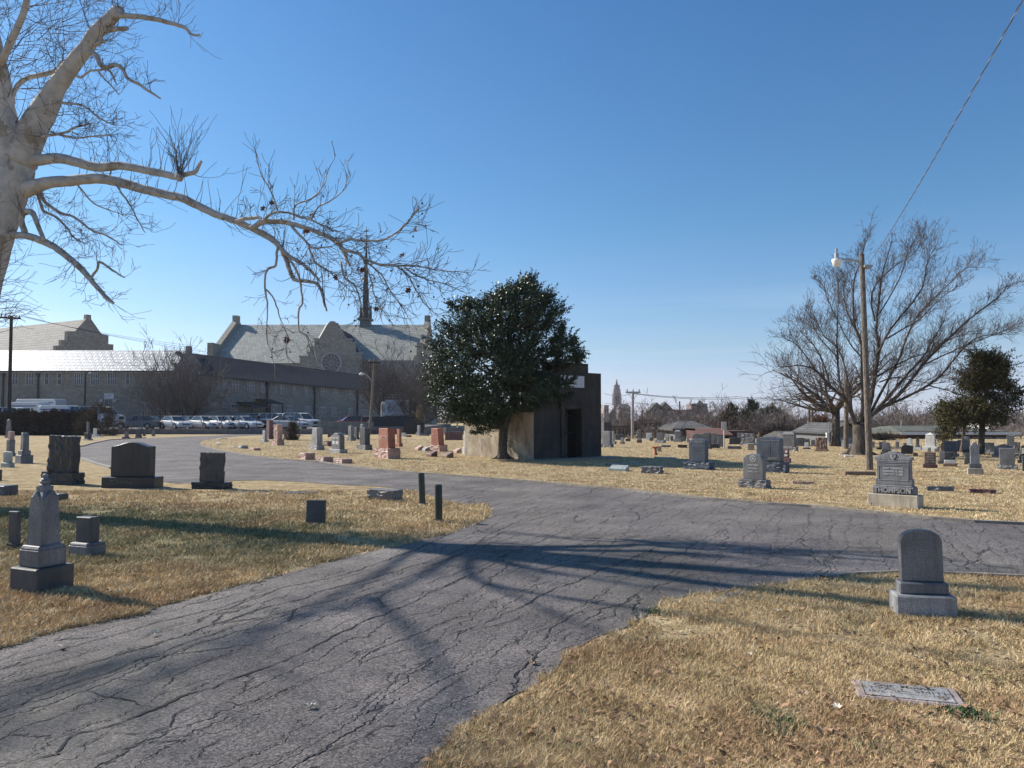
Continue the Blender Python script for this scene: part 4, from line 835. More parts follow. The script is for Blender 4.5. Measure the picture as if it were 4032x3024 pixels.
# ------------------------------------------------------------------ church group
def brick(name, c1, c2, mortar, sx, sy, rough=.85, spec=.3, var=True, bs=.5, msz=.02):
    t = NT(name); ge = t.n('ShaderNodeNewGeometry')
    # box-project: u along the wall, v up
    sepn = t.n('ShaderNodeSeparateXYZ'); t.l(t.tc.outputs['Normal'], sepn.inputs[0])
    sp = t.n('ShaderNodeSeparateXYZ'); t.l(t.tc.outputs['Object'], sp.inputs[0])
    ax = t.math('ABSOLUTE', sepn.outputs['X']); pick = t.math('GREATER_THAN', ax, .7)
    u = t.mix(pick, sp.outputs['X'], sp.outputs['Y']); cb = t.n('ShaderNodeCombineXYZ'); 
    t.l(u, cb.inputs[0]); t.l(sp.outputs['Z'], cb.inputs[1])
    b = t.n('ShaderNodeTexBrick', offset=.5); b.inputs['Scale'].default_value = 1; b.inputs['Brick Width'].default_value = sx; b.inputs['Row Height'].default_value = sy
    b.inputs['Mortar Size'].default_value = msz; b.inputs['Mortar Smooth'].default_value = .3; b.inputs['Bias'].default_value = -.1
    b.inputs['Color1'].default_value = (*c1, 1); b.inputs['Color2'].default_value = (*c2, 1); b.inputs['Mortar'].default_value = (*mortar, 1)
    t.l(cb.outputs[0], b.inputs['Vector'])
    c = b.outputs['Color']
    c = t.mix(.7, c, t.ramp(t.noise(1.7, 6, .7), [(.3, .65), (.7, 1.3)]), 'MULTIPLY')
    c = t.mix(.5, c, t.ramp(t.noise(.25, 3, .6), [(.35, .75), (.65, 1.2)]), 'MULTIPLY')
    hb_ = t.math('SUBTRACT', t.noise(3, 5, .7), b.outputs['Fac'])
    return t.out(c, rough, hb_, bs, .03, spec=spec)
M['wall'] = brick('limestone_wall', (.34, .31, .265), (.24, .22, .19), (.17, .155, .135), .55, .17)
M['wall2'] = brick('limestone_wall_warm', (.38, .34, .28), (.28, .25, .21), (.2, .18, .15), .6, .2)
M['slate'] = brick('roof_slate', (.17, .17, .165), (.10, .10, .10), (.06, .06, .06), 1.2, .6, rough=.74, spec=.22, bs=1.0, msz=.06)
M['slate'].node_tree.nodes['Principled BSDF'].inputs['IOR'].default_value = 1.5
M['slate_glare'] = brick('roof_slate_glare', (.62, .61, .58), (.42, .42, .40), (.15, .15, .15), .9, .45, rough=.5, spec=1.0, bs=.9, msz=.05)  # slate colour lightened to carry the sun glare on the left wing roof
M['slate_glare'].node_tree.nodes['Principled BSDF'].inputs['IOR'].default_value = 2.0
M['slateg'] = brick('roof_slate_green', (.36, .36, .31), (.25, .255, .22), (.10, .10, .08), .7, .5, rough=.55, spec=.5, bs=.6, msz=.035)
M['slated'] = brick('roof_slate_dark', (.034, .040, .054), (.025, .030, .042), (.02, .022, .03), .5, .35, rough=.85, spec=.15)
M['coping'] = stone_mat('stone_coping', (.36, .34, .30), grain=8); M['metal'] = plain('dark_downpipe', (.035, .04, .05), .5, .2, .3)
M['glassd'] = plain('window_glass', (.03, .035, .045), .12, .3, spec=.6); M['frame'] = plain('window_mullion', (.42, .42, .42), .6)
def window(parent, c, ang, w, h, lights=3, sill=True, name='window'):
    """stone mullioned window in a wall; c = centre on the wall face, local x along the wall"""
    mb = MB(); f = .07
    mb.box(-w/2-.09, -w/2, -.05, .03, -h/2-.05, h/2+.12); mb.box(w/2, w/2+.09, -.05, .03, -h/2-.05, h/2+.12); mb.box(-w/2, w/2, -.05, .03, h/2, h/2+.12)
    for k in range(1, lights): x = -w/2 + w*k/lights; mb.box(x-.05, x+.05, -.045, .02, -h/2, h/2)
    mb.box(-w/2, w/2, -.03, .01, -.03, .03)
    o = mb.build(name, M['frame'], parent); o.location = c; o.rotation_euler = (0, 0, ang)
    mb = MB(); mb.box(-w/2, w/2, -.012, -.004, -h/2, h/2); mb.build('pane', M['glassd'], o)
    if sill: mb = MB(); mb.box(-w/2-.16, w/2+.16, -.14, -.005, -h/2-.17, -h/2-.051); mb.build('sill', M['coping'], o)
    return o
YL = 105.0; GZ = .5
# --- two-storey wing, left (parallel to the picture) with the knee at a front gable
eL = EYE + 196*YL/F; xl, xr = (-520-2016)/F*YL, (694-2016)/F*YL; gx1 = (806-2016)/F*YL
wl = thing('education_wing', (xl, YL, 0), 0, 'long two-storey limestone wing with a glaring sunlit slate roof, at the far left', 'building')
Lx = xr - xl; Yr = 3.4; rise = (1650-1379)*(YL+Yr)/F + EYE
mb = MB(); mb.box(0, Lx, 0, 2*Yr, 0, eL); mb.build('wall', M['wall'], wl)
def gable_roof(name, parent, x0, x1, y0, ym, y1, ze, zr, mat, th=.25):
    mb = MB(); mb.add([(x0,y0-.5,ze-.25),(x1,y0-.5,ze-.25),(x1,ym,zr),(x0,ym,zr),(x1,y1+.5,ze-.25),(x0,y1+.5,ze-.25)], [(0,1,2,3),(3,2,4,5)])
    mb.add([(x0,y0-.5,ze-.25-th),(x1,y0-.5,ze-.25-th),(x1,ym,zr-th),(x0,ym,zr-th),(x1,y1+.5,ze-.25-th),(x0,y1+.5,ze-.25-th)], [(1,0,3,2),(2,3,5,4)])
    mb.add([(x0,y0-.5,ze-.25),(x1,y0-.5,ze-.25),(x1,y0-.5,ze-.25-th),(x0,y0-.5,ze-.25-th)], [(3,2,1,0)])
    o = mb.build(name, mat, parent, fixn=False); return o
gable_roof('roof', wl, 0, Lx-.1, 0, Yr, 2*Yr, eL, rise, M['slate_glare'])
mb = MB(); mb.box(0, Lx, -.62, -.505, eL-.45, eL-.22); mb.build('gutter', M['metal'], wl)
def wx(u, Y=YL): return (u-2016)/F*Y - xl
hW = 115/2.458*YL/F; zW = EYE + (1650-(1150+838/2.458))*YL/F
for u0, u1, l in ((48,68,2),(102,130,3),(176,190,1),(226,240,1),(292,324,4),(357,390,4),(424,458,4),(495,508,1)):
    window(wl, (wx((u0+u1)/2), -.02, zW), 0, (u1-u0)*YL/F, hW*.92, l)
for u0, u1 in ((562,592),(628,655)): window(wl, (wx((u0+u1)/2), -.02, EYE+(1650-1612)*YL/F), 0, (u1-u0)*YL/F, 1.7, 3)
for u in (12, 150): 
    mb = MB(); x = wx(u); mb.box(x-.1, x+.1, -.22, -.03, 0, eL-.5); mb.box(x-.2, x+.2, -.28, -.03, eL-1.0, eL-.55); mb.build('downpipe', M['metal'], wl)
# entrance with lamps and a small sign
xd = wx(430); dz = EYE + (1650-1575)*YL/F
mb = MB(); mb.box(xd-.62, xd-.5, -.14, -.02, GZ, dz+.1); mb.box(xd+.5, xd+.62, -.14, -.02, GZ, dz+.1); mb.box(xd-.62, xd+.62, -.14, -.02, dz+.101, dz+.25); 
for k in (-1, 0, 1): mb.box(xd+k*.28-.03, xd+k*.28+.03, -.1, -.02, GZ, dz+.1)
dd = mb.build('door', M['frame'], wl); mb = MB(); mb.box(xd-.5, xd+.5, -.06, -.02, GZ, dz+.1); mb.build('door_glass', M['glassd'], dd)
for s in (-1, 1): mb = MB(); mb.lathe([(.08,dz-.35),(.2,dz-.25),(.2,dz),(.05,dz+.12)], 10, cx=xd+s*.95, cy=-.25); mb.build('wall_lantern', plain('lantern', (.5,.5,.48), .3) if s < 0 else bpy.data.materials['lantern'], wl)
mb = MB(); mb.box(-.66, .66, -.06, 0, -.36, .36); sg = thing('wall_sign', (xl+xd, YL-.03, EYE+(1650-1560)*YL/F), 0, 'white rectangular sign with a small dark cross figure, above the side door', 'sign')
mb.build('board', plain('sign_white', (.62, .62, .64), .5, .05), sg)
mb = MB(); mb.box(-.50, -.44, -.068, -.061, -.26, .14); mb.box(-.57, -.37, -.068, -.061, .0, .06); mb.build('cross_mark', M['letterd'], sg)
for k in range(3): mb = MB(); mb.box(-.25, .5-.1*k, -.068, -.061, .16-.14*k, .2-.14*k); mb.build('text_line', M['dgray'], sg)
lg = plain('light_gray_paint', (.38, .39, .41), .5, .1)
# --- knee gable
kg = thing('gabled_bay', (xr, YL-.8, 0), 0, 'limestone gabled bay with a stepped parapet where the two wings meet', 'building')
Gw = gx1 - xr; pk = (745-694)/112*Gw; zp = EYE + (1650-1364)*YL/F; zf = EYE + (1650-1431)*YL/F
mb = MB(); mb.prism([(0,0),(Gw,0),(Gw,zf-1.1),(Gw-.5,zf-1.1),(Gw-.5,zf-.1),(pk+.35,zp-.9),(pk+.3,zp),(pk-.3,zp),(pk-.35,zp-.9),(.5,zf),(0,zf)], 0, .7); mb.box(.01, Gw-.01, .702, 8, 0, zf-1.2); mb.build('wall', M['wall'], kg)
mb = MB(); mb.add([(.3,.7,zf-.6),(pk,.7,zp-1.3),(pk,8,zp-1.3),(.3,8,zf-.6),(Gw-.3,.7,zf-.9),(Gw-.3,8,zf-.9)], [(0,1,2,3),(1,4,5,2)]); mb.build('roof', M['slated'], kg, fixn=False)
for u in (725, 780): window(kg, ((u-694)/112*Gw, -.02, zW), 0, .75, hW*.9, 2)
mb = MB(); x = (783-694)/112*Gw; mb.box(x-.09, x+.09, -.2, -.03, 0, zf-1.3); mb.build('downpipe', M['metal'], kg)
for u in (706,): window(kg, (.9, -.02, EYE+(1650-1614)*YL/F), 0, 1.0, 1.7, 3)
# --- right wing, receding to the right under a dark roof
P0 = np.array([gx1 + xl*0 - 0.3, YL]); P0 = np.array([(800-2016)/F*YL, YL]); Y1 = 138.0; P1 = np.array([(1492-2016)/F*Y1, Y1])
dv = P1 - P0; Lw = float(np.linalg.norm(dv)); wa = math.atan2(dv[1], dv[0])
rw = thing('right_wing', (P0[0], P0[1], 0), wa, 'receding two-storey limestone wing under a dark slate roof, behind the parked cars', 'building')
e0 = EYE + 181*YL/F; e1 = EYE + 116*Y1/F
dpt = 11.0
def ridge_z(u, v):  # depth of the ridge above pixel column u, half the wing's depth behind the wall
    q = (u-2016)/F; a = P0 + np.array([-dv[1], dv[0]])/Lw*dpt/2
    # solve a + s*dv on ray x = q*y
    s = (q*a[1]-a[0])/(dv[0]-q*dv[1]); Y = a[1]+s*dv[1]; return s, EYE+(1650-v)*Y/F
s0, r0 = ridge_z(800, 1396); s1, r1 = ridge_z(1471, 1481); rr0 = r0 + (r1-r0)*(0-s0)/(s1-s0); rr1 = r0 + (r1-r0)*(1-s0)/(s1-s0)
mb = MB(); mb.add([(0,0,0),(Lw,0,0),(Lw,dpt,0),(0,dpt,0),(0,0,e0),(Lw,0,e1),(Lw,dpt,e1),(0,dpt,e0)], [(0,3,2,1),(4,5,6,7),(0,1,5,4),(1,2,6,5),(2,3,7,6),(3,0,4,7)])
mb.add([(Lw,0,e1),(Lw,dpt,e1),(Lw,dpt/2,rr1-.1)], [(0,1,2)]); mb.build('wall', M['wall'], rw)
mb = MB(); o_ = -.6; mb.add([(-.2,o_,e0-.3),(Lw+.4,o_,e1-.3),(Lw+.4,dpt/2,rr1),(-.2,dpt/2,rr0),(Lw+.4,dpt-o_,e1-.3),(-.2,dpt-o_,e0-.3),(-.2,o_,e0-.5),(Lw+.4,o_,e1-.5)], [(0,1,2,3),(3,2,4,5),(6,7,1,0)])
mb.build('roof', M['slated'], rw, fixn=False)
mb = MB(); mb.add([(-2,o_-.12,e0-.45),(Lw+.3,o_-.12,e1-.45),(Lw+.3,o_-.02,e1-.45),(-2,o_-.02,e0-.45),(-2,o_-.12,e0-.28),(Lw+.3,o_-.12,e1-.28),(Lw+.3,o_-.02,e1-.28),(-2,o_-.02,e0-.28)], [(0,3,2,1),(4,5,6,7),(0,1,5,4),(1,2,6,5),(2,3,7,6),(3,0,4,7)]); mb.build('gutter', M['metal'], rw)
def rwx(u):
    q = (u-2016)/F; s = (q*P0[1]-P0[0])/(dv[0]-q*dv[1]); Y = P0[1]+s*dv[1]; return s*Lw, Y
for (x0, x1, y0, y1, l) in ((192,218,760,870,2),(285,355,765,880,3),(428,488,775,888,4),(558,582,790,895,2),(742,768,808,908,2),(865,890,815,918,2),(980,1005,828,925,2),(1140,1185,845,938,3),(1255,1303,855,943,3),(1408,1452,870,953,3),(1520,1560,880,960,2),
                        (275,330,1015,1080,3),(640,705,1022,1095,3),(812,855,1030,1100,3),(985,1030,1040,1120,3),(1125,1182,1045,1130,4),(1250,1290,1050,1125,3),(1400,1440,1060,1120,3),(1530,1575,1065,1115,3),(60,110,990,1030,3),(180,215,995,1035,2)):
    sx, Yw = rwx(800+(x0+x1)/2/2.458); zc_ = EYE+(1650-(1180+(y0+y1)/2/2.458))*Yw/F; ww = (x1-x0)/2.458*Yw/F*1.35; hh = (y1-y0)/2.458*Yw/F
    window(rw, (sx, -.02, zc_), 0, ww, hh, l)
for x_ in (615, 1075, 1490):
    sx, Yw = rwx(800+x_/2.458); et = e0+(e1-e0)*sx/Lw
    mb = MB(); mb.box(sx-.13, sx+.13, -.25, -.03, 0, et-.5); mb.box(sx-.3, sx+.3, -.32, -.03, et-1.1, et-.55); mb.build('downpipe', M['metal'], rw)
# porch canopies
for k, (xa, xb, za, lab) in enumerate(((325,505,1020,'porch_canopy'),(500,640,990,'porch_canopy'))):
    sa, Ya = rwx(800+xa/2.458); sb, Yb = rwx(800+xb/2.458); z = EYE+(1650-(1180+za/2.458))*Ya/F; d_ = 3.2
    mb = MB(); mb.add([(sa,-d_,z-.35),(sb,-d_,z-.35),(sb,-.05,z+.35),(sa,-.05,z+.35),(sa,-d_,z-.23),(sb,-d_,z-.23),(sb,-.05,z+.47),(sa,-.05,z+.47)], [(0,3,2,1),(4,5,6,7),(0,1,5,4),(1,2,6,5),(2,3,7,6),(3,0,4,7)]); cpo = mb.build(lab, M['metal'], rw)
    for q in (sa+.2, sb-.2): mb = MB(); mb.box(q-.08, q+.08, -d_+.1, -d_+.26, .3, z-.36); mb.build('post', M['metal'], cpo)
# --- rear left hall
Yh = 150.0; hp = D(350, 1246, Yh); ha = math.radians(-29)
hl = thing('gabled_hall', (hp[0], hp[1], 0), ha, 'tall limestone hall with a stepped gable and bright sunlit roof, behind the left wing', 'building')
zr_ = hp[2]; hw = 6.0; ze_ = zr_-7.6; s1_ = zr_-.7; mb = MB()
def yz(prof, x0, x1, mb):
    n = len(prof); mb.add([(x0, y, z) for y, z in prof] + [(x1, y, z) for y, z in prof], [tuple(range(n)), tuple(range(2*n-1, n-1, -1))] + [(i, (i+1) % n, (i+1) % n+n, i+n) for i in range(n)])
hf = [(6.3,0),(6.3,zr_-6.3),(5.3,zr_-6.3),(5.3,zr_-5.1),(4.2,zr_-5.1),(4.2,zr_-3.35),(2.7,zr_-3.2),(.5,zr_-.5),(.45,zr_+.35)]
stp = [(-y, z) for y, z in hf] + hf[::-1]
yz(stp, -.9, 0, mb); mb.box(-45, -.91, -hw+.2, hw-.2, 0, ze_-.2); mb.build('wall', M['wall'], hl)
mb = MB(); mb.add([(-45,-hw-.3,ze_-.3),(-.9,-hw-.3,ze_-.3),(-.9,0,s1_+.2),(-45,0,s1_+.2),(-.9,hw+.3,ze_-.3),(-45,hw+.3,ze_-.3)], [(0,1,2,3),(3,2,4,5)]); mb.build('roof', M['slate'], hl, fixn=False)
# --- main church
K = 1.43; YR = 120*K; hwid = 11*K; zr = EYE + (1650-1277)*YR/F; Ye = YR - hwid; ze = EYE + (1650-1426)*(Ye)/F
x0 = (925-2016)/F*YR; x1 = (1682-2016)/F*YR
ch = thing('church', (x0, YR, 0), 0, 'great limestone church with stepped gables, rose window and a thin dark spire', 'church')
Ln = x1 - x0
mb = MB(); mb.box(1, Ln-1, -hwid+.3, hwid-.3, 0, ze-.3)
mb.box(22, Ln-.5, -hwid-3.4, -hwid+.29, 0, ze+.15); mb.build('wall', M['wall2'], ch)
mb = MB(); mb.add([(.5,-hwid,ze-.2),(Ln-.5,-hwid,ze-.2),(Ln-.5,0,zr),(.5,0,zr),(Ln-.5,hwid,ze-.2),(.5,hwid,ze-.2)], [(0,1,2,3),(3,2,4,5)]); mb.build('roof', M['slateg'], ch, fixn=False)
def zl(y): return zr - (zr-ze)*abs(y)/hwid
def endgable(xa, xb):
    mb = MB(); h = hwid
    prof = [(-h-2,0),(-h-2,ze+1.2),(-h*.93,ze+1.2),(-h*.93,zl(h*.8)+2.2),(-h*.72,zl(h*.8)+2.2),(-h*.66,zl(h*.66)+.9),(-.8,zr+.7),(-.8,zr+2.0),(.8,zr+2.0),(.8,zr+.7),(h*.66,zl(h*.66)+.9),(h*.72,zl(h*.8)+2.2),(h*.93,zl(h*.8)+2.2),(h*.93,ze+1.2),(h+2,ze+1.2),(h+2,0)]
    yz(prof, xa, xb, mb); return mb.build('end_gable', M['wall2'], ch)
endgable(-.6, .6); endgable(Ln-.6, Ln+.6)
# transept
Yt = 104*K; tx = (1304-2016)/F*Yt - x0; yt = Yt - YR; k = Yt/F; zt_ = lambda v: EYE+(1650-v)*k
X = lambda u: (u-2016)*k - x0
mb = MB(); pts = [(X(1178),0),(X(1420),0),(X(1420),zt_(1395)),(X(1396),zt_(1395)),(X(1394),zt_(1351)),(X(1378),zt_(1351)),(X(1378),zt_(1339)),(X(1357),zt_(1337)),(X(1321),zt_(1273)),(X(1312),zt_(1263)),(X(1297),zt_(1263)),(X(1288),zt_(1273)),(X(1252),zt_(1337)),(X(1235),zt_(1337)),(X(1235),zt_(1369)),(X(1219),zt_(1369)),(X(1219),zt_(1390)),(X(1209),zt_(1390)),(X(1209),zt_(1406)),(X(1178),zt_(1406))]
mb.prism(pts, yt, yt+1.2); mb.box(X(1222), X(1386), yt+1.21, -2, 0, zt_(1400)); tw = mb.build('transept_wall', M['wall2'], ch)
mb = MB(); zpk = zt_(1276); mb.add([(X(1212),yt+1.2,zt_(1412)),(tx,yt+1.2,zpk),(tx,-4,zpk),(X(1212),-4,zt_(1412)),(X(1397),yt+1.2,zt_(1412)),(X(1397),-4,zt_(1412))], [(0,1,2,3),(1,4,5,2)]); mb.build('transept_roof', M['slated'], ch, fixn=False)
cop = MB()
for a, b in (((X(1321),zt_(1273)),(X(1357),zt_(1337))), ((X(1288),zt_(1273)),(X(1252),zt_(1337)))): cop.beam((a[0], yt+.3, a[1]+.1), (b[0], yt+.3, b[1]+.1), .28, 4)
for ua, ub, v in ((1357,1378,1338),(1378,1396,1351),(1396,1420,1394),(1178,1209,1406),(1209,1219,1390),(1219,1235,1369),(1235,1252,1337)): cop.box(X(ua)-.2, X(ub)+.2, yt-.15, yt+1.3, zt_(v)+.003, zt_(v)+.3)
cop.build('coping', M['coping'], tw)
# rose window
R_ = 35*k; rc = (X(1304), yt-.05, zt_(1428)); rose = MB()
def ringy(mb, cx, cz, r0, r1, y0, y1, n=32):
    vs = [(cx+r*math.cos(2*math.pi*i/n), y, cz+r*math.sin(2*math.pi*i/n)) for r in (r0, r1) for y in (y0, y1) for i in range(n)]
    fs = []
    for i in range(n):
        j = (i+1) % n; fs += [(i, j, j+2*n, i+2*n), (i+n, i+3*n, j+3*n, j+n), (i, i+n, j+n, j), (i+2*n, j+2*n, j+3*n, i+3*n)]
    mb.add(vs, fs)
ringy(rose, rc[0], rc[2], R_*1.22, R_*1.0, yt-.25, yt-.005, 40); ringy(rose, rc[0], rc[2], R_*.24, R_*.16, yt-.2, yt-.03)
for i in range(12):
    a = 2*math.pi*i/12; rose.beam((rc[0]+R_*.22*math.cos(a), yt-.1, rc[2]+R_*.22*math.sin(a)), (rc[0]+R_*.8*math.cos(a), yt-.1, rc[2]+R_*.8*math.sin(a)), .045*R_, 4)
    a += math.pi/12; ringy(rose, rc[0]+R_*.8*math.cos(a), rc[2]+R_*.8*math.sin(a), R_*.2, R_*.15, yt-.16, yt-.04, 12)
rw_ = rose.build('rose_window', plain('rose_tracery', (.36, .33, .30), .8), ch); mb = MB(); n = 40; mb.add([(rc[0]+R_*math.cos(2*math.pi*i/n), yt-.02, rc[2]+R_*math.sin(2*math.pi*i/n)) for i in range(n)], [tuple(range(n))]); mb.build('pane', M['glassd'], rw_)
mb = MB(); mb.box(X(1302)-.5*0-.9, X(1302), yt-.1, yt-.01, zt_(1341), zt_(1334)); 
# fleche
fx = (1437-2016)/F*YR - x0; m_ = YR/F; zz = lambda v: EYE+(1650-v)*m_
mb = MB()
def sqt(mb, w0, w1, z0, z1): 
    mb.add([(fx-w0,-w0,z0),(fx+w0,-w0,z0),(fx+w0,w0,z0),(fx-w0,w0,z0),(fx-w1,-w1,z1),(fx+w1,-w1,z1),(fx+w1,w1,z1),(fx-w1,w1,z1)], [(0,3,2,1),(4,5,6,7),(0,1,5,4),(1,2,6,5),(2,3,7,6),(3,0,4,7)])
sqt(mb, 24*m_, 19*m_, zz(1330), zz(1262)); sqt(mb, 26*m_, 27*m_, zz(1262)+.01, zz(1254)); f_ = mb.build('spire_base', plain('verdigris', (.075, .10, .10), .6, .3), ch)
mb = MB()
sqt(mb, 11*m_, 10*m_, zz(1254)+.01, zz(1190))
for sx_ in (-1, -.33, .33, 1):
    for sy_ in (-1, -.33, .33, 1):
        if abs(sx_) == 1 or abs(sy_) == 1:
            q = 19*m_; hgt = 1190 if abs(sx_) == 1 and abs(sy_) == 1 else 1200; mb.beam((fx+sx_*q, sy_*q, zz(1254)), (fx+sx_*q*.97, sy_*q*.97, zz(hgt)), .16, 4, .05)
mb.box(fx-20*m_, fx+20*m_, -20*m_, 20*m_, zz(1216), zz(1213)); mb.build('lantern', plain('dark_lead', (.028, .032, .042), .55, .2), ch)
mb = MB(); sqt(mb, 11*m_, 1.4*m_, zz(1190), zz(950)); mb.beam((fx,0,zz(950)), (fx,0,zz(884)), .14, 5, .05); mb.box(fx-.5, fx+.5, -.08, .08, zz(905), zz(901)); mb.build('spire', bpy.data.materials['dark_lead'], ch)

# --- cooling unit, retaining wall, fences, hedge
Yc = 92.0; c0 = D(1515, 1636, Yc); c1 = D(1601, 1574, Yc)
cu_ = thing('cooling_unit', (c0[0], Yc, c0[2]), 0, 'pale blue rooftop-style cooling unit with a pipe rail frame on top', 'cooling unit'); w = c1[0]-c0[0]; h = c1[2]-c0[2]
mb = MB(); mb.box(0, w, 0, 2.2, 0, h); 
for k in range(1, 6): mb.box(w*k/6-.02, w*k/6+.02, -.03, -.001, .05, h-.05)
mb.build('casing', plain('galvanised', (.36, .43, .52), .45, .12, .2), cu_)
mb = MB(); 
for x_ in (w*.35, w*.7, w-.03):
    for y_ in (.05, 2.1): mb.beam((x_, y_, h), (x_, y_, h+.6), .025, 5)
for zq in (.3, .6):
    for y_ in (.05, 2.1): mb.beam((w*.1, y_, h+zq), (w, y_, h+zq), .025, 5)
mb.build('rail', lg, cu_); mb = MB(); mb.lathe([(.3,0),(.34,.04),(.3,.08)], 14); fo = mb.build('fan_port', M['metal'], cu_); fo.location = (w*.8, -.03, h*.72); fo.rotation_euler = (math.pi/2, 0, 0)
mb = MB(); mb.tube([(-.15,.3,-.2),(-.15,.3,h*.7),(-.05,.3,h*.78),(.02,.3,h*.78)], [.12]*4, 10); mb.tube([(-.42,.3,-.2),(-.42,.3,h*.7),(-.3,.3,h*.82),(.02,.3,h*.82)], [.12]*4, 10); mb.build('pipe', plain('pipe_white', (.62, .62, .6), .4), cu_)
mb = MB(); 
for k in range(5): mb.box(w*k/4-.08+(.08 if k == 0 else -.08 if k == 4 else 0), w*k/4+.08+(.08 if k == 0 else -.08 if k == 4 else 0), .1, .3, -c0[2], -.001)
mb.build('legs', M['metal'], cu_)
def wallpx(name, lab, cat, pts, Yt_, mat, th=.3, zb=-.02, kind=None):
    """pts: (u, vtop) along the wall at depths Yt_ (list)"""
    mb = MB(); P = [D(u, v, y) for (u, v), y in zip(pts, Yt_)]
    for a, b in zip(P[:-1], P[1:]):
        d = (b-a)[:2]; n_ = np.array([-d[1], d[0]])/np.linalg.norm(d)*th
        mb.add([(a[0],a[1],zb),(b[0],b[1],zb),(b[0]+n_[0],b[1]+n_[1],zb),(a[0]+n_[0],a[1]+n_[1],zb),(a[0],a[1],a[2]),(b[0],b[1],b[2]),(b[0]+n_[0],b[1]+n_[1],b[2]),(a[0]+n_[0],a[1]+n_[1],a[2])], [(0,3,2,1),(4,5,6,7),(0,1,5,4),(1,2,6,5),(2,3,7,6),(3,0,4,7)])
    o = mb.build(name, mat); tag(o, lab, cat); return o
wcon = stone_mat('dark_retaining_concrete', (.13, .13, .14), grain=12, stain=.6)
wallpx('retaining_wall', 'long dark concrete retaining wall between the cemetery and the car park', 'wall', [(420,1690),(1420,1690)], [80, 80], wcon)
wallpx('ramp_wall', 'gray concrete wall with a pale top rail right of the lamp pole', 'wall', [(1420,1680),(1600,1680)], [80.5, 80.5], wcon)
wallpx('dark_fence', 'dark board fence in front of the cooling unit', 'fence', [(1462,1640),(1668,1640)], [88, 88], plain('dark_boards', (.035, .035, .04), .8, .4), .15)
wallpx('parapet_wall', 'tan low wall beside the dark fence', 'wall', [(1250,1659),(1470,1661)], [84, 84], stone_mat('tan_block', (.24, .21, .17), grain=12), .2)
wallpx('fence_gate', 'black solid gate between the two low walls', 'gate', [(1590,1662),(1672,1664)], [80, 80], plain('black_gate', (.022, .022, .026), .7, .3), .1)
wallpx('low_wall', 'gray low wall behind the stones left of the evergreen', 'wall', [(1672,1681),(1850,1684)], [80, 80], wcon)
# raised car park behind the retaining wall
t_ = [(-1400,1686),(1420,1686),(1700,1686)]; yb = 80.35
mb = MB(); zt0 = .45; mb.add([(-75,yb,0),(-12,yb,0),(-12,150,0),(-75,150,0),(-75,yb,zt0),(-12,yb,zt0),(-12,150,zt0+.2),(-75,150,zt0+.2)], [(4,5,6,7),(0,1,5,4),(1,2,6,5),(3,0,4,7)])
cpk = mb.build('car_park', M['asphalt']); cpk['kind'] = 'structure'
# chain-link fence
fgr = plain('fence_steel', (.16,.16,.17), .6, .15, .3)
fn = thing('chain_link_fence', D(430, 1700, 81), 0, 'chain-link fence with gray posts along the car park edge', 'fence'); base = np.array(fn.location)
xs = [(u-2016)/F*81 for u in (430, 520, 560, 640, 722, 802, 874, 942, 1010, 1100, 1180, 1262, 1340, 1425)]
for x_ in xs: mb = MB(); mb.beam((x_-base[0], 0, .44-base[2]), (x_-base[0], 0, 1.98-base[2]), .035, 6); mb.build('post', fgr, fn)
mb = MB(); mb.beam((xs[0]-base[0], 0, 1.96-base[2]), (xs[-1]-base[0], 0, 1.96-base[2]), .025, 5); mb.build('rail', fgr, fn)
mb = MB(); L = xs[-1]-xs[0]; n = int(L/.3)
for k in range(n):
    a = xs[0]-base[0]+k*.3
    mb.beam((a, 0, .5-base[2]), (a+.6, 0, 1.95-base[2]), .003, 3); mb.beam((a+.6, .01, .5-base[2]), (a, .01, 1.95-base[2]), .004, 3)
mb.build('mesh_wire', fgr, fn)
# ------------------------------------------------------------------ trees
t = NT('sycamore_bark'); n1 = t.noise(5, 5, .6); n2 = t.noise(3.2, 5, .65, vec=t.mapv(loc=(4, 4, 4), scale=(1, 1, .6)))
c = t.ramp(n1, [(.35, (.34, .32, .30)), (.6, (.50, .48, .455))])
c = t.mix(t.ramp(n2, [(.565, 0.0), (.60, .8)], 'LINEAR'), c, t.ramp(t.noise(9, 4), [(.4, (.24, .21, .15)), (.6, (.34, .27, .21))]))
M['syc'] = t.out(c, .8, t.math('ADD', t.noise(26, 5, .7), t.ramp(n2, [(.58, 0.0), (.61, 1.0)])), .7, .02)
def barkmat(name, col, sx=14):
    t = NT(name); n = t.noise(sx, 6, .75, vec=t.mapv(scale=(1, 1, .16))); f = t.noise(sx*.3, 4)
    c = t.ramp(n, [(.35, sc(col, .35)), (.5, col), (.68, sc(col, 1.7))]); c = t.mix(.4, c, t.ramp(f, [(.3, .6), (.7, 1.4)]), 'MULTIPLY')
    return t.out(c, .95, n, .9, .04, spec=.15)
M['bark'] = barkmat('gray_brown_bark', (.105, .088, .075)); M['twig'] = plain('twig_bark', (.12, .10, .09), .9, .35, spec=.15); M['twigs'] = plain('sycamore_twig', (.13, .105, .09), .85, .35, spec=.2)
M['twigb'] = plain('brown_twigs', (.16, .115, .095), .9, .3, spec=.1); M['twigp'] = plain('pale_twigs', (.19, .165, .155), .9, .3, spec=.1)
R = random.Random(11)
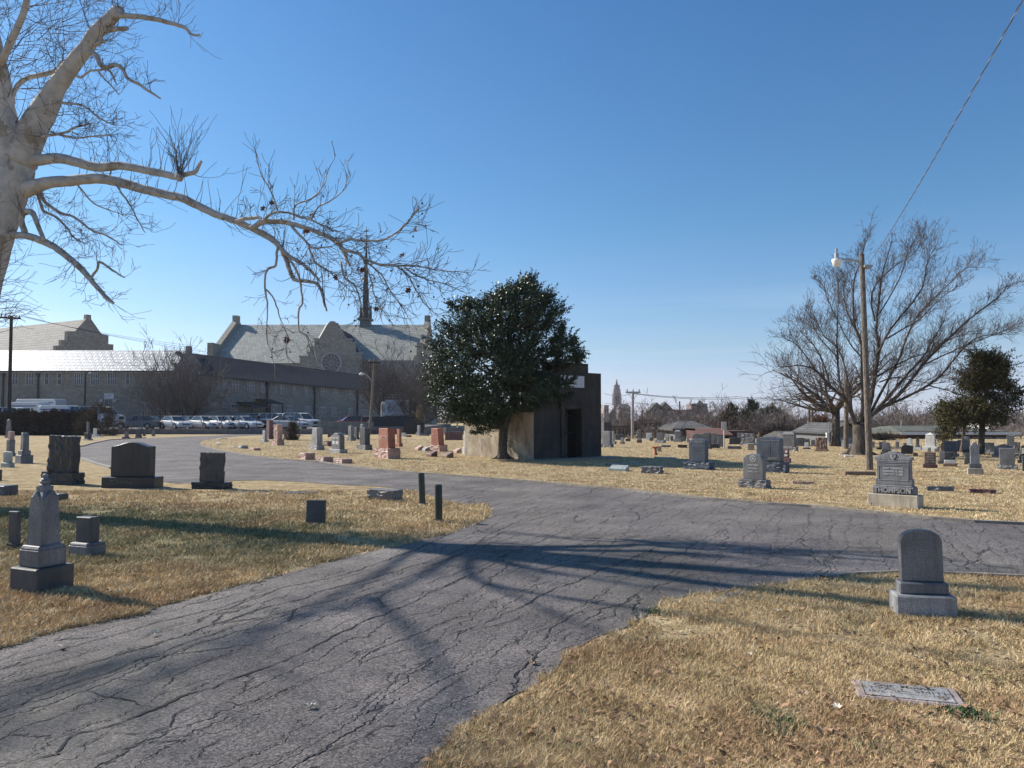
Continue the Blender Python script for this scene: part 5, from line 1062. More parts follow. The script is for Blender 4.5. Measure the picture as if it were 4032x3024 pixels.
def smooth_path(P, n=4):
    P = [np.asarray(p, float) for p in P]; out = []
    for i in range(len(P)-1):
        p0 = P[max(i-1, 0)]; p1 = P[i]; p2 = P[i+1]; p3 = P[min(i+2, len(P)-1)]
        for k in range(n):
            t_ = k/n; out.append(.5*((2*p1)+(-p0+p2)*t_+(2*p0-5*p1+4*p2-p3)*t_*t_+(-p0+3*p1-3*p2+p3)*t_**3))
    out.append(P[-1]); return out
def limb(mb, P, rad, sides=8, n=4, wob=.0):
    S_ = smooth_path(P, n); m = len(P); rr = []
    for i in range(len(S_)):
        q = i/n; j = min(int(q), m-2); f = q-j; rr.append(rad[j]*(1-f)+rad[j+1]*f)
    if wob: S_ = [s + np.array([R.uniform(-1, 1), R.uniform(-1, 1), R.uniform(-1, 1)])*wob*(0 if i in (0,) else 1) for i, s in enumerate(S_)]
    mb.tube(S_, rr, sides); return S_, rr
def unit(v): return v/(np.linalg.norm(v)+1e-9)
def rv(): return unit(np.array([R.gauss(0, 1), R.gauss(0, 1), R.gauss(0, 1)]))
def grow(mb, p, d, L, r, lev, up=.25, jit=.28, ends=None, ratio=.62, nseg=4, kids=(2, 4), sides=3, minr=.0035, spread=.9):
    """a wandering shoot with side shoots"""
    pts = [p]; q = p.copy(); d = unit(d)
    for i in range(nseg):
        d = unit(d + rv()*jit + np.array([0, 0, up*.3])); q = q + d*L/nseg; pts.append(q)
    rr = [max(minr, r*(1-.75*i/nseg)) for i in range(nseg+1)]
    mb.tube(pts, rr, sides if r < .03 else 5, cap=False)
    if ends is not None: ends.append(pts[-1])
    if lev > 0:
        for k in range(R.randint(*kids)):
            i = R.randint(1, nseg-1) if R.random() < .7 else nseg-1
            f = R.random(); b = pts[i]*(1-f)+pts[i+1]*f; dd = unit(pts[i+1]-pts[i]); s = rv(); s = unit(s-dd*np.dot(s, dd))
            grow(mb, b, dd + s*spread, L*ratio*(.6+.7*R.random()), max(minr, rr[i]*.6), lev-1, up, jit, ends, ratio, nseg, kids, sides, minr, spread)
def along(S_, f):
    i = min(int(f*(len(S_)-1)), len(S_)-2); g_ = f*(len(S_)-1)-i; return S_[i]*(1-g_)+S_[i+1]*g_, unit(S_[i+1]-S_[i])
# --- the sycamore at the left
YS = 14.0; pm = YS/F
syc = thing('sycamore_tree', G(-235, 1995), 0, 'large leafless white-barked sycamore reaching in from the left edge', 'tree')
so = np.array(syc.location)
def SP(lst, y0=YS, y1=None):
    y1 = y0 if y1 is None else y1; n = max(1, len(lst)-1); return [D(u, v, y0+(y1-y0)*i/n) - so for i, (u, v) in enumerate(lst)]
wood = MB(); tw = MB(); ends = []
limbs = []
def LB(lst, rad, y0=YS, y1=None, sides=10, mb=None, **k):
    S_, rr = limb(mb or wood, SP(lst, y0, y1), [r*pm for r in rad], sides, 4, k.get('wob', .006)); limbs.append((S_, rr, k.get('kind', 'mid'))); return S_
LB([(-235,2010),(-215,1850),(-160,1500),(-100,1200),(-45,1000),(-15,900),(20,800),(60,690),(80,600)], [112,92,84,78,72,70,70,68,56], sides=16, kind='none')
LB([(60,690),(45,560),(22,420),(8,300),(-15,200),(-40,60),(-80,-200),(-140,-500),(-180,-800)], [62,50,32,28,26,24,18,10,3], YS, 13.2, 12, kind='up')
LB([(75,640),(120,530),(179,422),(219,350),(270,274),(338,190),(380,127),(443,63),(470,35)], [66,56,48,36,32,28,27,24,20], YS, 13.4, 12, kind='up')
LB([(455,60),(500,62),(549,65),(612,76),(675,91),(726,108),(755,135),(789,137)], [13,11,10,9,8,7,5,4], 13.4, 13.2, 7, kind='few')
LB([(385,140),(414,122),(450,116),(502,112)], [18,12,10,8], 13.6, 13.4, 7, kind='few')
LB([(400,150),(380,175),(395,168),(420,158)], [10,8,6,4], 13.6, 13.4, 6, kind='few')
LB([(345,215),(359,207),(380,219),(397,257),(422,266),(456,255),(485,274),(502,308),(549,333),(586,359),(633,388)], [9,9,9,9,8,8,7,6,6,5,3], 13.6, 13, 7, kind='mid')
LB([(285,280),(316,306),(350,281),(388,276),(426,276),(447,304),(458,333)], [5,5,4,4,4,4,2], 13.7, 13.2, 5, kind='few'); LB([(388,281),(405,305),(439,338),(468,373)], [4,3,3,2], 13.4, 13.2, 5, kind='few')
LB([(265,262),(249,245),(225,275),(181,291),(105,308),(68,338),(51,380),(53,410)], [9,10,10,10,9,9,9,8], 13.7, 13.9, 7, kind='mid')
LB([(225,400),(240,405),(295,409),(338,422),(380,456),(422,481),(451,492)], [6,6,5,4,4,3,2], 13.8, 13.1, 5, kind='many')
LB([(165,540),(177,536),(253,523),(295,502),(359,487)], [6,6,5,4,3], 13.9, 13.2, 5, kind='many'); LB([(200,520),(295,544),(371,536),(435,531)], [4,4,3,2], 13.8, 13, 5, kind='many')
LB([(130,632),(156,629),(232,624),(295,637),(380,659),(464,653),(549,665),(633,682),(692,695),(726,686),(768,676),(793,634)], [26,22,20,19,18,16,15,14,13,10,8,5], YS, 13.2, 9, kind='top')
LB([(700,690),(708,700),(712,694)], [14,15,8], 13.3, 13.2, 8, kind='spray')
LB([(100,745),(131,735),(190,718),(274,712),(371,703),(464,716),(549,741),(633,762),(717,781),(781,811),(844,842),(890,857),(936,873),(990,898),(1044,925),(1080,948),(1107,979),(1121,1011),(1135,1047),(1153,1093),(1171,1104),(1216,1108),(1252,1122),(1270,1160),(1279,1201),(1286,1224)],
   [36,30,23,21,20,19,18,17,16,15,14,13,13,12,12,11,10,9,9,8,7,6,6,5,5,3], YS, 12.6, 9, kind='top')
LB([(1105,975),(1130,1002),(1175,1029),(1207,1052),(1234,1079),(1261,1108)], [9,8,7,6,5,2], 13, 12.6, 6, kind='few')
LB([(990,900),(1008,890),(1026,875),(1058,871),(1116,875),(1162,885),(1207,898),(1266,921),(1311,943),(1338,966),(1356,993),(1365,1025),(1379,1045)], [11,10,10,10,9,9,8,8,8,8,7,6,4], 13.1, 12.4, 8, kind='many')
LB([(930,872),(945,866),(981,860),(1017,857),(1035,868),(1058,848),(1094,835),(1144,839),(1180,853),(1225,866),(1270,889),(1311,912)], [8,7,7,7,6,5,4,4,4,4,3,3], 13.2, 12.4, 6, kind='many')
LB([(1094,970),(1089,1002),(1085,1043),(1053,1061),(1044,1092),(1044,1147),(1053,1205),(1051,1296)], [5,5,5,5,4,4,3,1.5], 13, 12.8, 5, kind='hang'); LB([(1044,1137),(1071,1165),(1089,1205),(1107,1264),(1125,1300)], [4,3,3,2,1], 12.9, 12.7, 5, kind='hang')
LB([(1139,1020),(1162,1052),(1180,1101),(1189,1160),(1189,1196),(1175,1224),(1177,1298),(1207,1322),(1231,1363),(1251,1424),(1268,1448)], [5,5,4,4,4,4,3,3,2,2,1], 12.9, 12.5, 5, kind='hang')
LB([(1050,1282),(1052,1343),(1068,1383),(1077,1424),(1085,1461)], [2.5,2,2,1.5,1], 12.8, 12.7, 4, kind='hang'); LB([(1103,1273),(1129,1314),(1125,1383),(1146,1420),(1174,1432)], [2.5,2,2,1.5,1], 12.8, 12.6, 4, kind='hang')
LB([(1340,975),(1356,984),(1406,998),(1446,1025),(1505,1043),(1568,1045),(1659,1050),(1704,1061),(1795,1070)], [8,7,6,5,5,4,3,2.5,1.5], 12.5, 12, 6, kind='many')
LB([(1325,955),(1338,957),(1370,943),(1401,943),(1456,948),(1514,943),(1568,907),(1614,866),(1650,812)], [6,5,5,4,4,3.5,3,2.5,1.5], 12.5, 12.1, 6, kind='many')
LB([(1560,1050),(1568,1052),(1605,1083),(1636,1138),(1672,1196),(1722,1242)], [3.5,3,3,2.5,2,1.2], 12.2, 11.9, 5, kind='many'); LB([(1590,1050),(1640,1085),(1700,1105),(1780,1122)], [3,2.5,2,1.2], 12.2, 11.8, 5, kind='many')
LB([(1094,835),(1080,785),(1053,731),(1026,681),(1003,586)], [4,3,2.5,2,1], 12.8, 12.7, 4, kind='few'); LB([(1157,866),(1162,808),(1220,785),(1275,731),(1288,672)], [4,3,2.5,2,1], 12.7, 12.5, 4, kind='few')
LB([(1223,864),(1252,817),(1297,794),(1347,753),(1379,677)], [3.5,3,2.5,2,1], 12.6, 12.4, 4, kind='few'); LB([(1148,889),(1193,939),(1234,977),(1306,970)], [6,5,4,2], 12.8, 12.5, 5, kind='many'); LB([(1210,955),(1239,1029),(1288,1061),(1340,1110),(1390,1150)], [4,4,3,2,1], 12.7, 12.4, 5, kind='many')
LB([(1342,1030),(1356,1092),(1397,1124),(1419,1183),(1435,1250)], [4,4,3,2,1], 12.5, 12.3, 5, kind='many'); LB([(1440,1030),(1500,1080),(1540,1150),(1585,1210)], [3.5,3,2,1], 12.4, 12.1, 5, kind='many'); LB([(1430,1020),(1460,1100),(1480,1180),(1520,1240)], [3.5,3,2,1], 12.4, 12.2, 5, kind='many')
LB([(-10,925),(38,925),(105,929),(169,950),(211,971),(253,1001),(295,1035),(329,1068),(359,1102),(388,1136),(422,1174),(447,1193)], [18,14,14,14,13,13,12,12,10,9,8,5], YS, 13.4, 8, kind='many')
LB([(363,1089),(384,1056),(392,1030),(443,1064),(489,1092)], [6,5,5,4,2.5], 13.4, 13.1, 6, kind='few'); LB([(97,915),(84,862),(101,834),(131,840),(148,887),(173,945)], [12,11,12,11,9,8], 13.9, 13.7, 8, kind='few')
LB([(130,735),(156,756),(181,798),(236,836),(295,857),(363,908),(422,929),(481,967)], [9,8,7,6,5,4,3,2], 14.3, 14, 6, kind='many'); LB([(120,740),(148,769),(169,828),(219,853),(262,895),(295,938),(342,959)], [8,7,6,5,4,3,2], 14.4, 14, 6, kind='many')
LB([(456,725),(485,769),(519,819),(540,862),(572,916)], [4,4,3,3,1.5], 13.6, 13.3, 5, kind='few'); LB([(300,720),(370,800),(440,830),(500,850)], [4,3,2,1], 13.9, 13.5, 5, kind='many')
# limbs out of the picture: they throw the shadows that cross the road
LB([(-60,560),(-140,420),(-260,250),(-420,60),(-560,-200),(-640,-500)], [30,24,17,12,8,3], 14, 15.5, 8, kind='up'); LB([(0,250),(90,60),(140,-150),(260,-380),(420,-620),(560,-900)], [14,12,9,7,4,2], 13.4, 11.8, 8, kind='up')
LB([(-100,-220),(40,-420),(180,-680),(300,-900)], [12,9,6,2], 13.2, 13.6, 6, kind='up'); LB([(-60,760),(-260,640),(-520,560),(-800,400)], [22,16,10,4], 14.2, 15, 8, kind='up'); LB([(-100,-300),(-300,-620),(-420,-950)], [12,9,3], 13.2, 12, 6, kind='up')
def LBW(pts, rad, kind):
    S_, rr = limb(wood, [np.array(p, float)-so for p in pts], rad, 8, 4, .01); limbs.append((S_, rr, kind))
LBW([(-9.6,14,7.0),(-10.8,13.2,8.0),(-9.6,12.2,8.0),(-8.3,11.3,8.0),(-7.4,10.6,8.2)], [.055,.045,.035,.022,.008], 'few'); LBW([(-10.8,13.2,8.0),(-10.3,12.2,8.05),(-9.8,11.2,8.1)], [.035,.025,.01], 'few')
LBW([(-9.8,14,7.0),(-13,13.2,9.0),(-15.8,12.4,10.2),(-18,11.5,11)], [.05,.035,.02,.01], 'up'); LBW([(-9.8,14,6.6),(-12.6,12.6,8.4),(-14.6,11,9.4),(-16,9.4,10)], [.045,.032,.018,.008], 'up'); LBW([(-13,13.2,9.0),(-15,12.5,11.2),(-17,12.2,12.6)], [.05,.03,.01], 'up'); LBW([(-15.8,12.4,10.2),(-17,10.8,10.6),(-17.8,9.4,10.8)], [.04,.025,.008], 'up')
wo = wood.build('trunk', M['syc'], syc, smooth=True, fixn=False)
UP = np.array([0, 0, 1.0])
for S_, rr, kind in limbs:
    L = sum(np.linalg.norm(b-a) for a, b in zip(S_[:-1], S_[1:]))
    n = {'none': 4, 'up': int(L*5.5), 'few': int(L*7)+2, 'mid': int(L*6)+2, 'many': int(L*12)+3, 'top': int(L*11), 'hang': int(L*6)+1, 'spray': 26}[kind]
    for k in range(n):
        f = R.random()**.75*.98; p, d = along(S_, f)
        if kind == 'top' and f < .08: continue
        side = unit(np.cross(d, UP))*(1 if R.random() < .5 else -1)
        if kind == 'top': dd = UP + side*R.uniform(-.1, .5) + d*R.uniform(-.1, .4) if R.random() < .72 else -UP*.5 + d*.4 + side; Lk = R.uniform(.2, .8); lev = 1 if R.random() < .4 else 0; r = .0075
        elif kind == 'spray': dd = UP*1.1 + rv()*.55; Lk = R.uniform(.3, .75); lev = 1; r = .007
        elif kind == 'hang': dd = d*.6 + rv()*.9 - UP*.2; Lk = R.uniform(.12, .4); lev = 1; r = .005
        elif kind == 'up': dd = d*.6 + side*R.uniform(.2, 1) + rv()*.4 + UP*.2; Lk = R.uniform(.35, 1.2); lev = 2; r = .010
        elif kind == 'many': dd = d*.9 + rv()*.8 + UP*.1; Lk = R.uniform(.2, .55); lev = 1 if R.random() < .7 else 2; r = .0055
        else: dd = d*.5 + UP*.6 + rv()*.7; Lk = R.uniform(.15, .5); lev = 1; r = .0055
        grow(tw, p, dd, Lk, r, lev, up=.5 if kind in ('top', 'spray', 'few') else .15, jit=.22, ends=ends if kind in ('many', 'hang') else None, nseg=4, kids=(2, 3), ratio=.65)
# far upper-left haze of twigs
for k in range(55):
    p = D(R.uniform(-260, 240), R.uniform(-150, 420), R.uniform(14, 16.5)) - so
    grow(tw, p, np.array([.9, R.uniform(-.5, .5), R.uniform(-.35, .15)]), R.uniform(.6, 1.3), .009, 2, up=.1, jit=.2, nseg=5, kids=(2, 4))
for k in range(34):
    p = D(R.uniform(-120, 0), R.uniform(950, 1330), 13.6) - so
    grow(tw, p, np.array([1, R.uniform(-.3, .3), R.uniform(.0, .5)]), R.uniform(.3, .8), .006, 1, up=.1, jit=.12)
to = tw.build('twigs', M['twigs'], syc, fixn=False)
# seed balls and withered leaves still hanging on
sb = MB(); sb.lathe([(.002,-.017),(.012,-.012),(.017,0),(.012,.012),(.002,.017)], 7); sb.beam((0,0,.016), (0,0,.075), .0018, 3)
sbo = sb.build('seed_ball', M['twig'], syc); lf = MB()
lf.add([(0,0,0),(.03,.01,-.03),(.055,0,-.01),(.045,.02,-.05),(.06,.01,-.085),(.02,.015,-.08),(0,.02,-.11),(-.02,.012,-.075),(-.05,.01,-.08),(-.04,.022,-.045),(-.05,.0,-.01),(-.025,.012,-.03)], [(0,1,3,5),(1,2,3),(3,4,5),(5,6,7),(7,8,9),(9,10,11),(0,5,7,9),(0,9,11)])
lfo = lf.build('withered_leaf', plain('withered_leaf', (.13, .055, .03), .8, .4), syc, fixn=False)
vis = [e for e in ends if (lambda q: 900 < q[0] < 1760 and q[1] > 600)((2016+F*(e+so)[0]/(e+so)[1], 1650-F*((e+so)[2]-EYE)/(e+so)[1]))]
R.shuffle(vis)
for i, e in enumerate(vis[:58]):
    c_ = sbo if i == 0 else (lfo if i == 1 else (sbo if i % 3 else lfo).copy())
    if i > 1: C.objects.link(c_); c_.parent = syc
    c_.location = e - np.array([0, 0, .07 if c_.name.startswith('seed') else .0]); c_.rotation_euler = (R.uniform(-.3, .3), R.uniform(-.3, .3), R.uniform(0, 6)) if c_.name.startswith('seed') else (R.uniform(-1, 1), R.uniform(-1, 1), R.uniform(0, 6))
# --- the big fan-shaped bare tree behind the lamp pole
YB = 34.3; bt = thing('bare_tree', G(3385, 1789), 0, 'large leafless tree with a fan of rising limbs, behind the lamp pole', 'tree'); bo = np.array(bt.location); kb = YB/F
def BP(lst, dy): 
    n = len(lst)-1; return [D(3000+x/1.659, 800+y/1.659, YB+dy*i/n)-bo for i, (x, y) in enumerate(lst)]
bw = MB(); bl = []; bt_tw = MB()
tr = MB(); limb(tr, BP([(640,1655),(642,1630),(648,1560),(645,1480),(640,1430)], 0), [r*kb for r in (46,36,31,29,27)], 14, 4, .01)
for a in range(7):
    th = a*.9; tr.tube([np.array([.25*math.cos(th), .25*math.sin(th), .35]), np.array([.5*math.cos(th), .5*math.sin(th), .06]), np.array([.85*math.cos(th), .85*math.sin(th), -.04])], [.14, .10, .03], 6)
tr.build('trunk', M['bark'], bt, smooth=True, fixn=False)
LM = [([(620,1470),(570,1340),(545,1280),(440,1190),(350,1090),(250,1050),(100,1060)],20,-1.5),([(545,1280),(500,1150),(490,1000),(485,850),(490,700),(500,560),(480,450)],11,.8),([(600,1440),(580,1300),(560,1150),(500,950),(400,850),(330,700)],13,2),
 ([(640,1450),(660,1300),(655,1100),(650,900),(600,750),(600,500),(640,350),(690,190)],17,-1),([(665,1440),(720,1250),(740,1100),(770,950),(750,800),(770,600),(800,400),(860,210)],22,1),([(770,950),(850,800),(1000,620),(1070,500),(1100,350),(1180,190)],11,-.5),
 ([(680,1430),(800,1200),(900,1020),(960,850),(1040,700),(1180,560),(1350,400),(1430,390)],13,2.5),([(680,1420),(850,1240),(950,1120),(1060,1000),(1150,850),(1215,745)],17,-1.5),([(680,1410),(900,1250),(1060,1050),(1200,900),(1400,720),(1560,600),(1640,510)],16,-2.5),
 ([(670,1420),(820,1320),(960,1260),(1150,1150),(1300,980),(1430,860),(1600,840)],15,0),([(1100,1180),(1250,1220),(1400,1270),(1480,1260)],6,1),([(740,1130),(860,1060),(980,1000),(1100,960),(1280,860),(1450,830)],8,2),([(770,1160),(900,1130),(1130,1170),(1270,1140)],7,-1),
 ([(800,880),(900,820),(1040,740),(1170,610),(1310,510)],8,2),([(650,900),(560,700),(530,560),(560,420)],8,1.5),([(440,1190),(380,1000),(300,880),(220,800)],9,1),([(740,750),(720,560),(850,400),(1000,300),(1050,220)],8,1),([(350,1090),(270,980),(200,900),(150,880)],6,-1),
 ([(560,1300),(420,1250),(300,1180),(200,1100),(110,1020)],8,2),([(1060,1050),(1250,960),(1450,880),(1600,820),(1680,800)],7,1.5),([(500,1000),(400,900),(330,800),(290,660)],6,-1),([(655,1000),(560,880),(440,640),(400,520)],7,-2),([(770,700),(900,480),(960,300),(1000,220)],6,-1)]
for P, r, dy in LM:
    S_, rr = limb(bw, BP([(1+0*x if False else 640+(x-640)*.965, 1450+(y-1450)*.97) for x, y in P], dy), [r*kb*.46*(1-.85*i/(len(P)-1)) for i in range(len(P))], 7, 4, .015); bl.append((S_, rr))
bw.build('limbs', M['bark'], bt, smooth=True, fixn=False)
for S_, rr in bl:
    L = sum(np.linalg.norm(b-a) for a, b in zip(S_[:-1], S_[1:]))
    for k in range(int(L*7.5)+4):
        f = .12+.86*R.random()**.85; p, d = along(S_, f); out = unit(p - np.array([0, 0, 1.5]))
        grow(bt_tw, p, d*.95 + out*.55 + rv()*.75, R.uniform(.55, 1.2)*(1.1-.45*f), max(.009, rr[min(int(f*len(rr)), len(rr)-1)]*.36), 3, up=.25, jit=.17, nseg=4, kids=(2, 3), ratio=.62, minr=.0042, spread=.7)
bt_tw.build('twigs', M['twig'], bt, fixn=False)
# --- generic bare trees
def bare_tree(seed, H, Wc, lev=4, trunk_h=.22, r0=None, mat=None, tmat=None, minr=.012, nb=7, uplift=.25, n1=5):
    R.seed(seed); a = MB(); b = MB(); r0 = r0 or H*.028
    a.tube([np.array([0, 0, -.1]), np.array([0, 0, H*.05]), np.array([.02*H*R.uniform(-1, 1), 0, H*trunk_h])], [r0*1.4, r0, r0*.9], 9)
    top = np.array([0, 0, H*trunk_h])
    for k in range(nb):
        th = 2*math.pi*(k+R.random()*.6)/nb; el = R.uniform(.35, 1.35); d = np.array([math.cos(th)*math.cos(el)*Wc/H*1.6, math.sin(th)*math.cos(el)*Wc/H*1.6, math.sin(el)])
        L = H*(1-trunk_h)*R.uniform(.55, .95); pts = [top - np.array([0, 0, R.random()*H*.05])]; q = pts[0]; dd = unit(d)
        for i in range(6): dd = unit(dd + rv()*.16 + np.array([0, 0, uplift*.3])); q = q + dd*L/6; pts.append(q)
        rr = [r0*.55*(1-.85*i/6) for i in range(7)]; a.tube(pts, rr, 6)
        for j in range(n1*2):
            f = .15+.85*R.random(); p, d2 = along(pts, f); grow(b, p, d2*.8+rv()*.8, L*R.uniform(.2, .42), max(minr, rr[min(int(f*6), 6)]*.5), lev-2, up=uplift, jit=.2, nseg=3, kids=(2, 4), ratio=.62, minr=minr, spread=.75)
    return a, b
def put_bare(name, loc, a, b, label, group=None, rz=0, s=1.0, mats=None, cat='tree', szz=1.0):
    o = thing(name, loc, rz, label, cat, group); o.scale = (s, s, s*szz)
    a.build('trunk', mats[0] if mats else M['bark'], o, smooth=True, fixn=False); b.build('twigs', mats[1] if mats else M['twig'], o, fixn=False); return o
def copy_tree(o, loc, label, rz=0, s=1.0, sz=1.0, group=None, name=None):
    c = o.copy(); C.objects.link(c); c.location = [float(q) for q in loc]; c.rotation_euler = (0, 0, rz); c.scale = (s, s, s*sz); c['label'] = label
    if group: c['group'] = group
    for ch_ in o.children:
        d = ch_.copy(); C.objects.link(d); d.parent = c
        for g_ in ch_.children: e = g_.copy(); C.objects.link(e); e.parent = d
    return c
# second tree left of the big one
g2 = G(3291, 1757); a, b = bare_tree(5, 7.8, 8.0, 4, .30, .25, nb=9, minr=.007, uplift=.12, n1=7)
put_bare('bare_tree', g2, a, b, 'gnarled bare tree with low spreading limbs, left behind the fan-shaped one')
# ------------------------------------------------------------------ leafy evergreens
def leafcloud(outline, Yc, n, size, seed, depthk=.85, bunch=26, spread=.16, aspect=2.0, upb=.3, shell=.55, tuft=None):
    """outline: rows (v, uL, uR); fills a rounded volume with leaves grouped on short shoots"""
    g = np.random.default_rng(seed); vs = np.array([r[0] for r in outline], float); uL = np.array([r[1] for r in outline], float); uR = np.array([r[2] for r in outline], float)
    m = n//bunch; wgt = np.interp(np.linspace(vs[0], vs[-1], 400), vs, uR-uL); cdf = np.cumsum(wgt); cdf /= cdf[-1]
    v = np.interp(g.random(m), cdf, np.linspace(vs[0], vs[-1], 400)); l = np.interp(v, vs, uL); r_ = np.interp(v, vs, uR); c = (l+r_)/2; h = (r_-l)/2
    # lumpy outline
    th = g.random(m)*2*math.pi; rad = np.sqrt(g.random(m)); rad = np.where(g.random(m) < shell, .72+.28*rad, rad)
    lump = .86+.26*np.sin(v*.045+np.cos(th)*3+seed)*np.sin(th*4+v*.03); rad = rad*np.minimum(lump, 1.08)
    Y = Yc + np.sin(th)*rad*h*Yc/F*depthk; X = ((c-2016)/F*Yc) + np.cos(th)*rad*h*Yc/F; Z = EYE+(1650-v)*Yc/F
    P = np.stack([X, Y, Z], 1)
    ctr = np.array([((uL.mean()+uR.mean())/2-2016)/F*Yc, Yc, EYE+(1650-vs.mean())*Yc/F])
    dirs = P-ctr; dirs /= np.linalg.norm(dirs, axis=1)[:, None]+1e-9; dirs[:, 2] += upb; dirs += g.normal(0, .35, dirs.shape); dirs /= np.linalg.norm(dirs, axis=1)[:, None]
    gap = np.sin(P[:, 0]*2.6+1.3)*np.sin(P[:, 1]*2.2+.5)*np.sin(P[:, 2]*3.0+seed); keep = gap > -.30; P = P[keep]; dirs = dirs[keep]; m = len(P)
    spr = np.repeat(np.where(g.random(m) < .2, 1.8, 1.0), bunch)[:, None]
    k = m*bunch; tt = np.tile(np.linspace(0, 1, bunch), m); B = np.repeat(P, bunch, 0) + np.repeat(dirs, bunch, 0)*(tt[:, None]*spread*2.2*spr) + g.normal(0, spread*.33, (k, 3))*(1.1-.7*tt[:, None])/np.sqrt(spr)
    a = g.normal(0, 1, (k, 3)) + np.repeat(dirs, bunch, 0)*.8; a /= np.linalg.norm(a, axis=1)[:, None]; b_ = np.cross(a, g.normal(0, 1, (k, 3))); b_ /= np.linalg.norm(b_, axis=1)[:, None]
    s = size*(.6+.8*g.random(k))[:, None]; a = a*s; b_ = b_*s/aspect
    nrm = np.cross(a, b_); nrm /= np.linalg.norm(nrm, axis=1)[:, None]; V = np.stack([B-a*.5, B+b_*.5+nrm*s*.08, B+a*.5, B-b_*.5+nrm*s*.08], 1).reshape(-1, 3)
    FA = np.arange(k*4).reshape(-1, 4); return V, FA, np.repeat(g.random(k), 4), P, dirs
def leafmat(name, col, rough=.35, spec=.5, trans=.0):
    t = NT(name); at = t.n('ShaderNodeAttribute', attribute_name='rnd'); c = t.ramp(at.outputs['Fac'], [(0, sc(col, .55)), (.5, col), (.9, sc(col, 1.5)), (1, sc(col, 2.0))])
    c = t.mix(.5, c, t.ramp(t.noise(.9, 3), [(.35, .7), (.65, 1.3)]), 'MULTIPLY'); return t.out(c, rough, spec=spec)
hol = thing('evergreen_tree', G(1981, 1807), 0, 'dense glossy dark evergreen tree in front of the mausoleum', 'tree'); ho = np.array(hol.location)
c6 = lambda y, l, r: (1050+(y+26-.014*y)/2.073, 1600+l/2.073, 1600+r/2.073)
rows = [c6(85,975,1010),c6(140,880,1120),c6(200,730,1180),c6(270,560,1220),c6(330,430,1250),c6(430,330,1270),c6(540,260,1230),c6(640,220,1230),c6(720,190,1260),c6(800,150,1230),c6(880,115,1230),c6(960,130,1290),c6(1030,125,1300),c6(1080,190,1180),c6(1130,290,1060),c6(1190,320,900),c6(1230,380,780)]
HM = leafmat('glossy_evergreen_leaf', (.036, .058, .026), .42, .45)
V, FA, at_, P_, D_ = leafcloud(rows, 30.6, 150000, .085, 3, .85, 22, .155, shell=.45)
extra = [leafcloud([c6(200,690,740),c6(260,670,760)], 30.4, 1500, .08, 4, 1, 20, .12), leafcloud([c6(480,1280,1320),c6(540,1230,1370),c6(640,1180,1390),c6(700,1200,1460),c6(770,1180,1400)], 30.2, 9000, .085, 5, .8, 22, .13),
 leafcloud([c6(900,1180,1390),c6(960,1200,1330)], 29.4, 1500, .08, 6, .6, 20, .10), leafcloud([c6(1030,1240,1360),c6(1070,1230,1320)], 29.4, 700, .08, 7, .6, 20, .08), leafcloud([c6(1250,520,740),c6(1290,530,750)], 29.8, 1600, .07, 8, .5, 20, .10),
 leafcloud([c6(1310,600,740),c6(1350,540,660)], 29.8, 1000, .07, 9, .5, 20, .08), leafcloud([c6(270,350,400),c6(330,370,440)], 30.5, 900, .08, 10, 1, 20, .10), leafcloud([c6(1140,430,560),c6(1230,290,480)], 30.2, 2500, .08, 11, .8, 20, .12),
 leafcloud([c6(250,460,520),c6(300,430,560)], 30.5, 1200, .08, 12, 1, 20, .12)]
allV = [V]; allF = [FA]; allA = [at_]; off = len(V)
for e in extra: allV.append(e[0]); allF.append(e[1]+off); allA.append(e[2]); off += len(e[0])
npmesh('foliage', np.concatenate(allV)-ho, np.concatenate(allF), HM, hol, np.concatenate(allA))
mb = MB(); kk = 30.6/F; q6 = lambda x, y, Y=30.6: D(1600+x/2.073, 1050+y/2.073, Y)-ho
limb(mb, [q6(790,1580), q6(785,1500), q6(790,1400), q6(800,1300), q6(830,1200), q6(880,1050), q6(900,850), q6(920,600)], [r*kk for r in (26,19,17,18,17,14,10,5)], 12, 4, .01)
limb(mb, [q6(810,1260), q6(700,1170), q6(600,1090), q6(450,980), q6(300,900)], [r*kk for r in (16,15,12,9,4)], 9, 4, .01)
limb(mb, [q6(830,1180), q6(960,1050), q6(1080,950), q6(1200,850), q6(1330,720,30)], [r*kk for r in (11,9,8,6,3)], 8, 4, .01); limb(mb, [q6(800,1290), q6(720,1310,30), q6(600,1280,29.8), q6(540,1270,29.8)], [r*kk for r in (5,4,3,2)], 6, 3); limb(mb, [q6(780,1320), q6(700,1320,29.9), q6(610,1330,29.8)], [r*kk for r in (4,3,2)], 6, 3)
for k in range(60):
    i = R.randrange(len(P_)); p = P_[i]-ho; c0_ = q6(860+R.uniform(-60, 60), R.uniform(700, 1100)); mb.tube([c0_, c0_*.4+p*.6+rv()*.15, p], [.05, .03, .012], 5, cap=False)
for a_ in range(6): th = a_*1.05; mb.tube([np.array([.1*math.cos(th), .1*math.sin(th), .2]), np.array([.3*math.cos(th), .3*math.sin(th), .03]), np.array([.55*math.cos(th), .55*math.sin(th), -.03])], [.09, .06, .02], 6)
mb.build('trunk', M['bark'], hol, smooth=True, fixn=False)
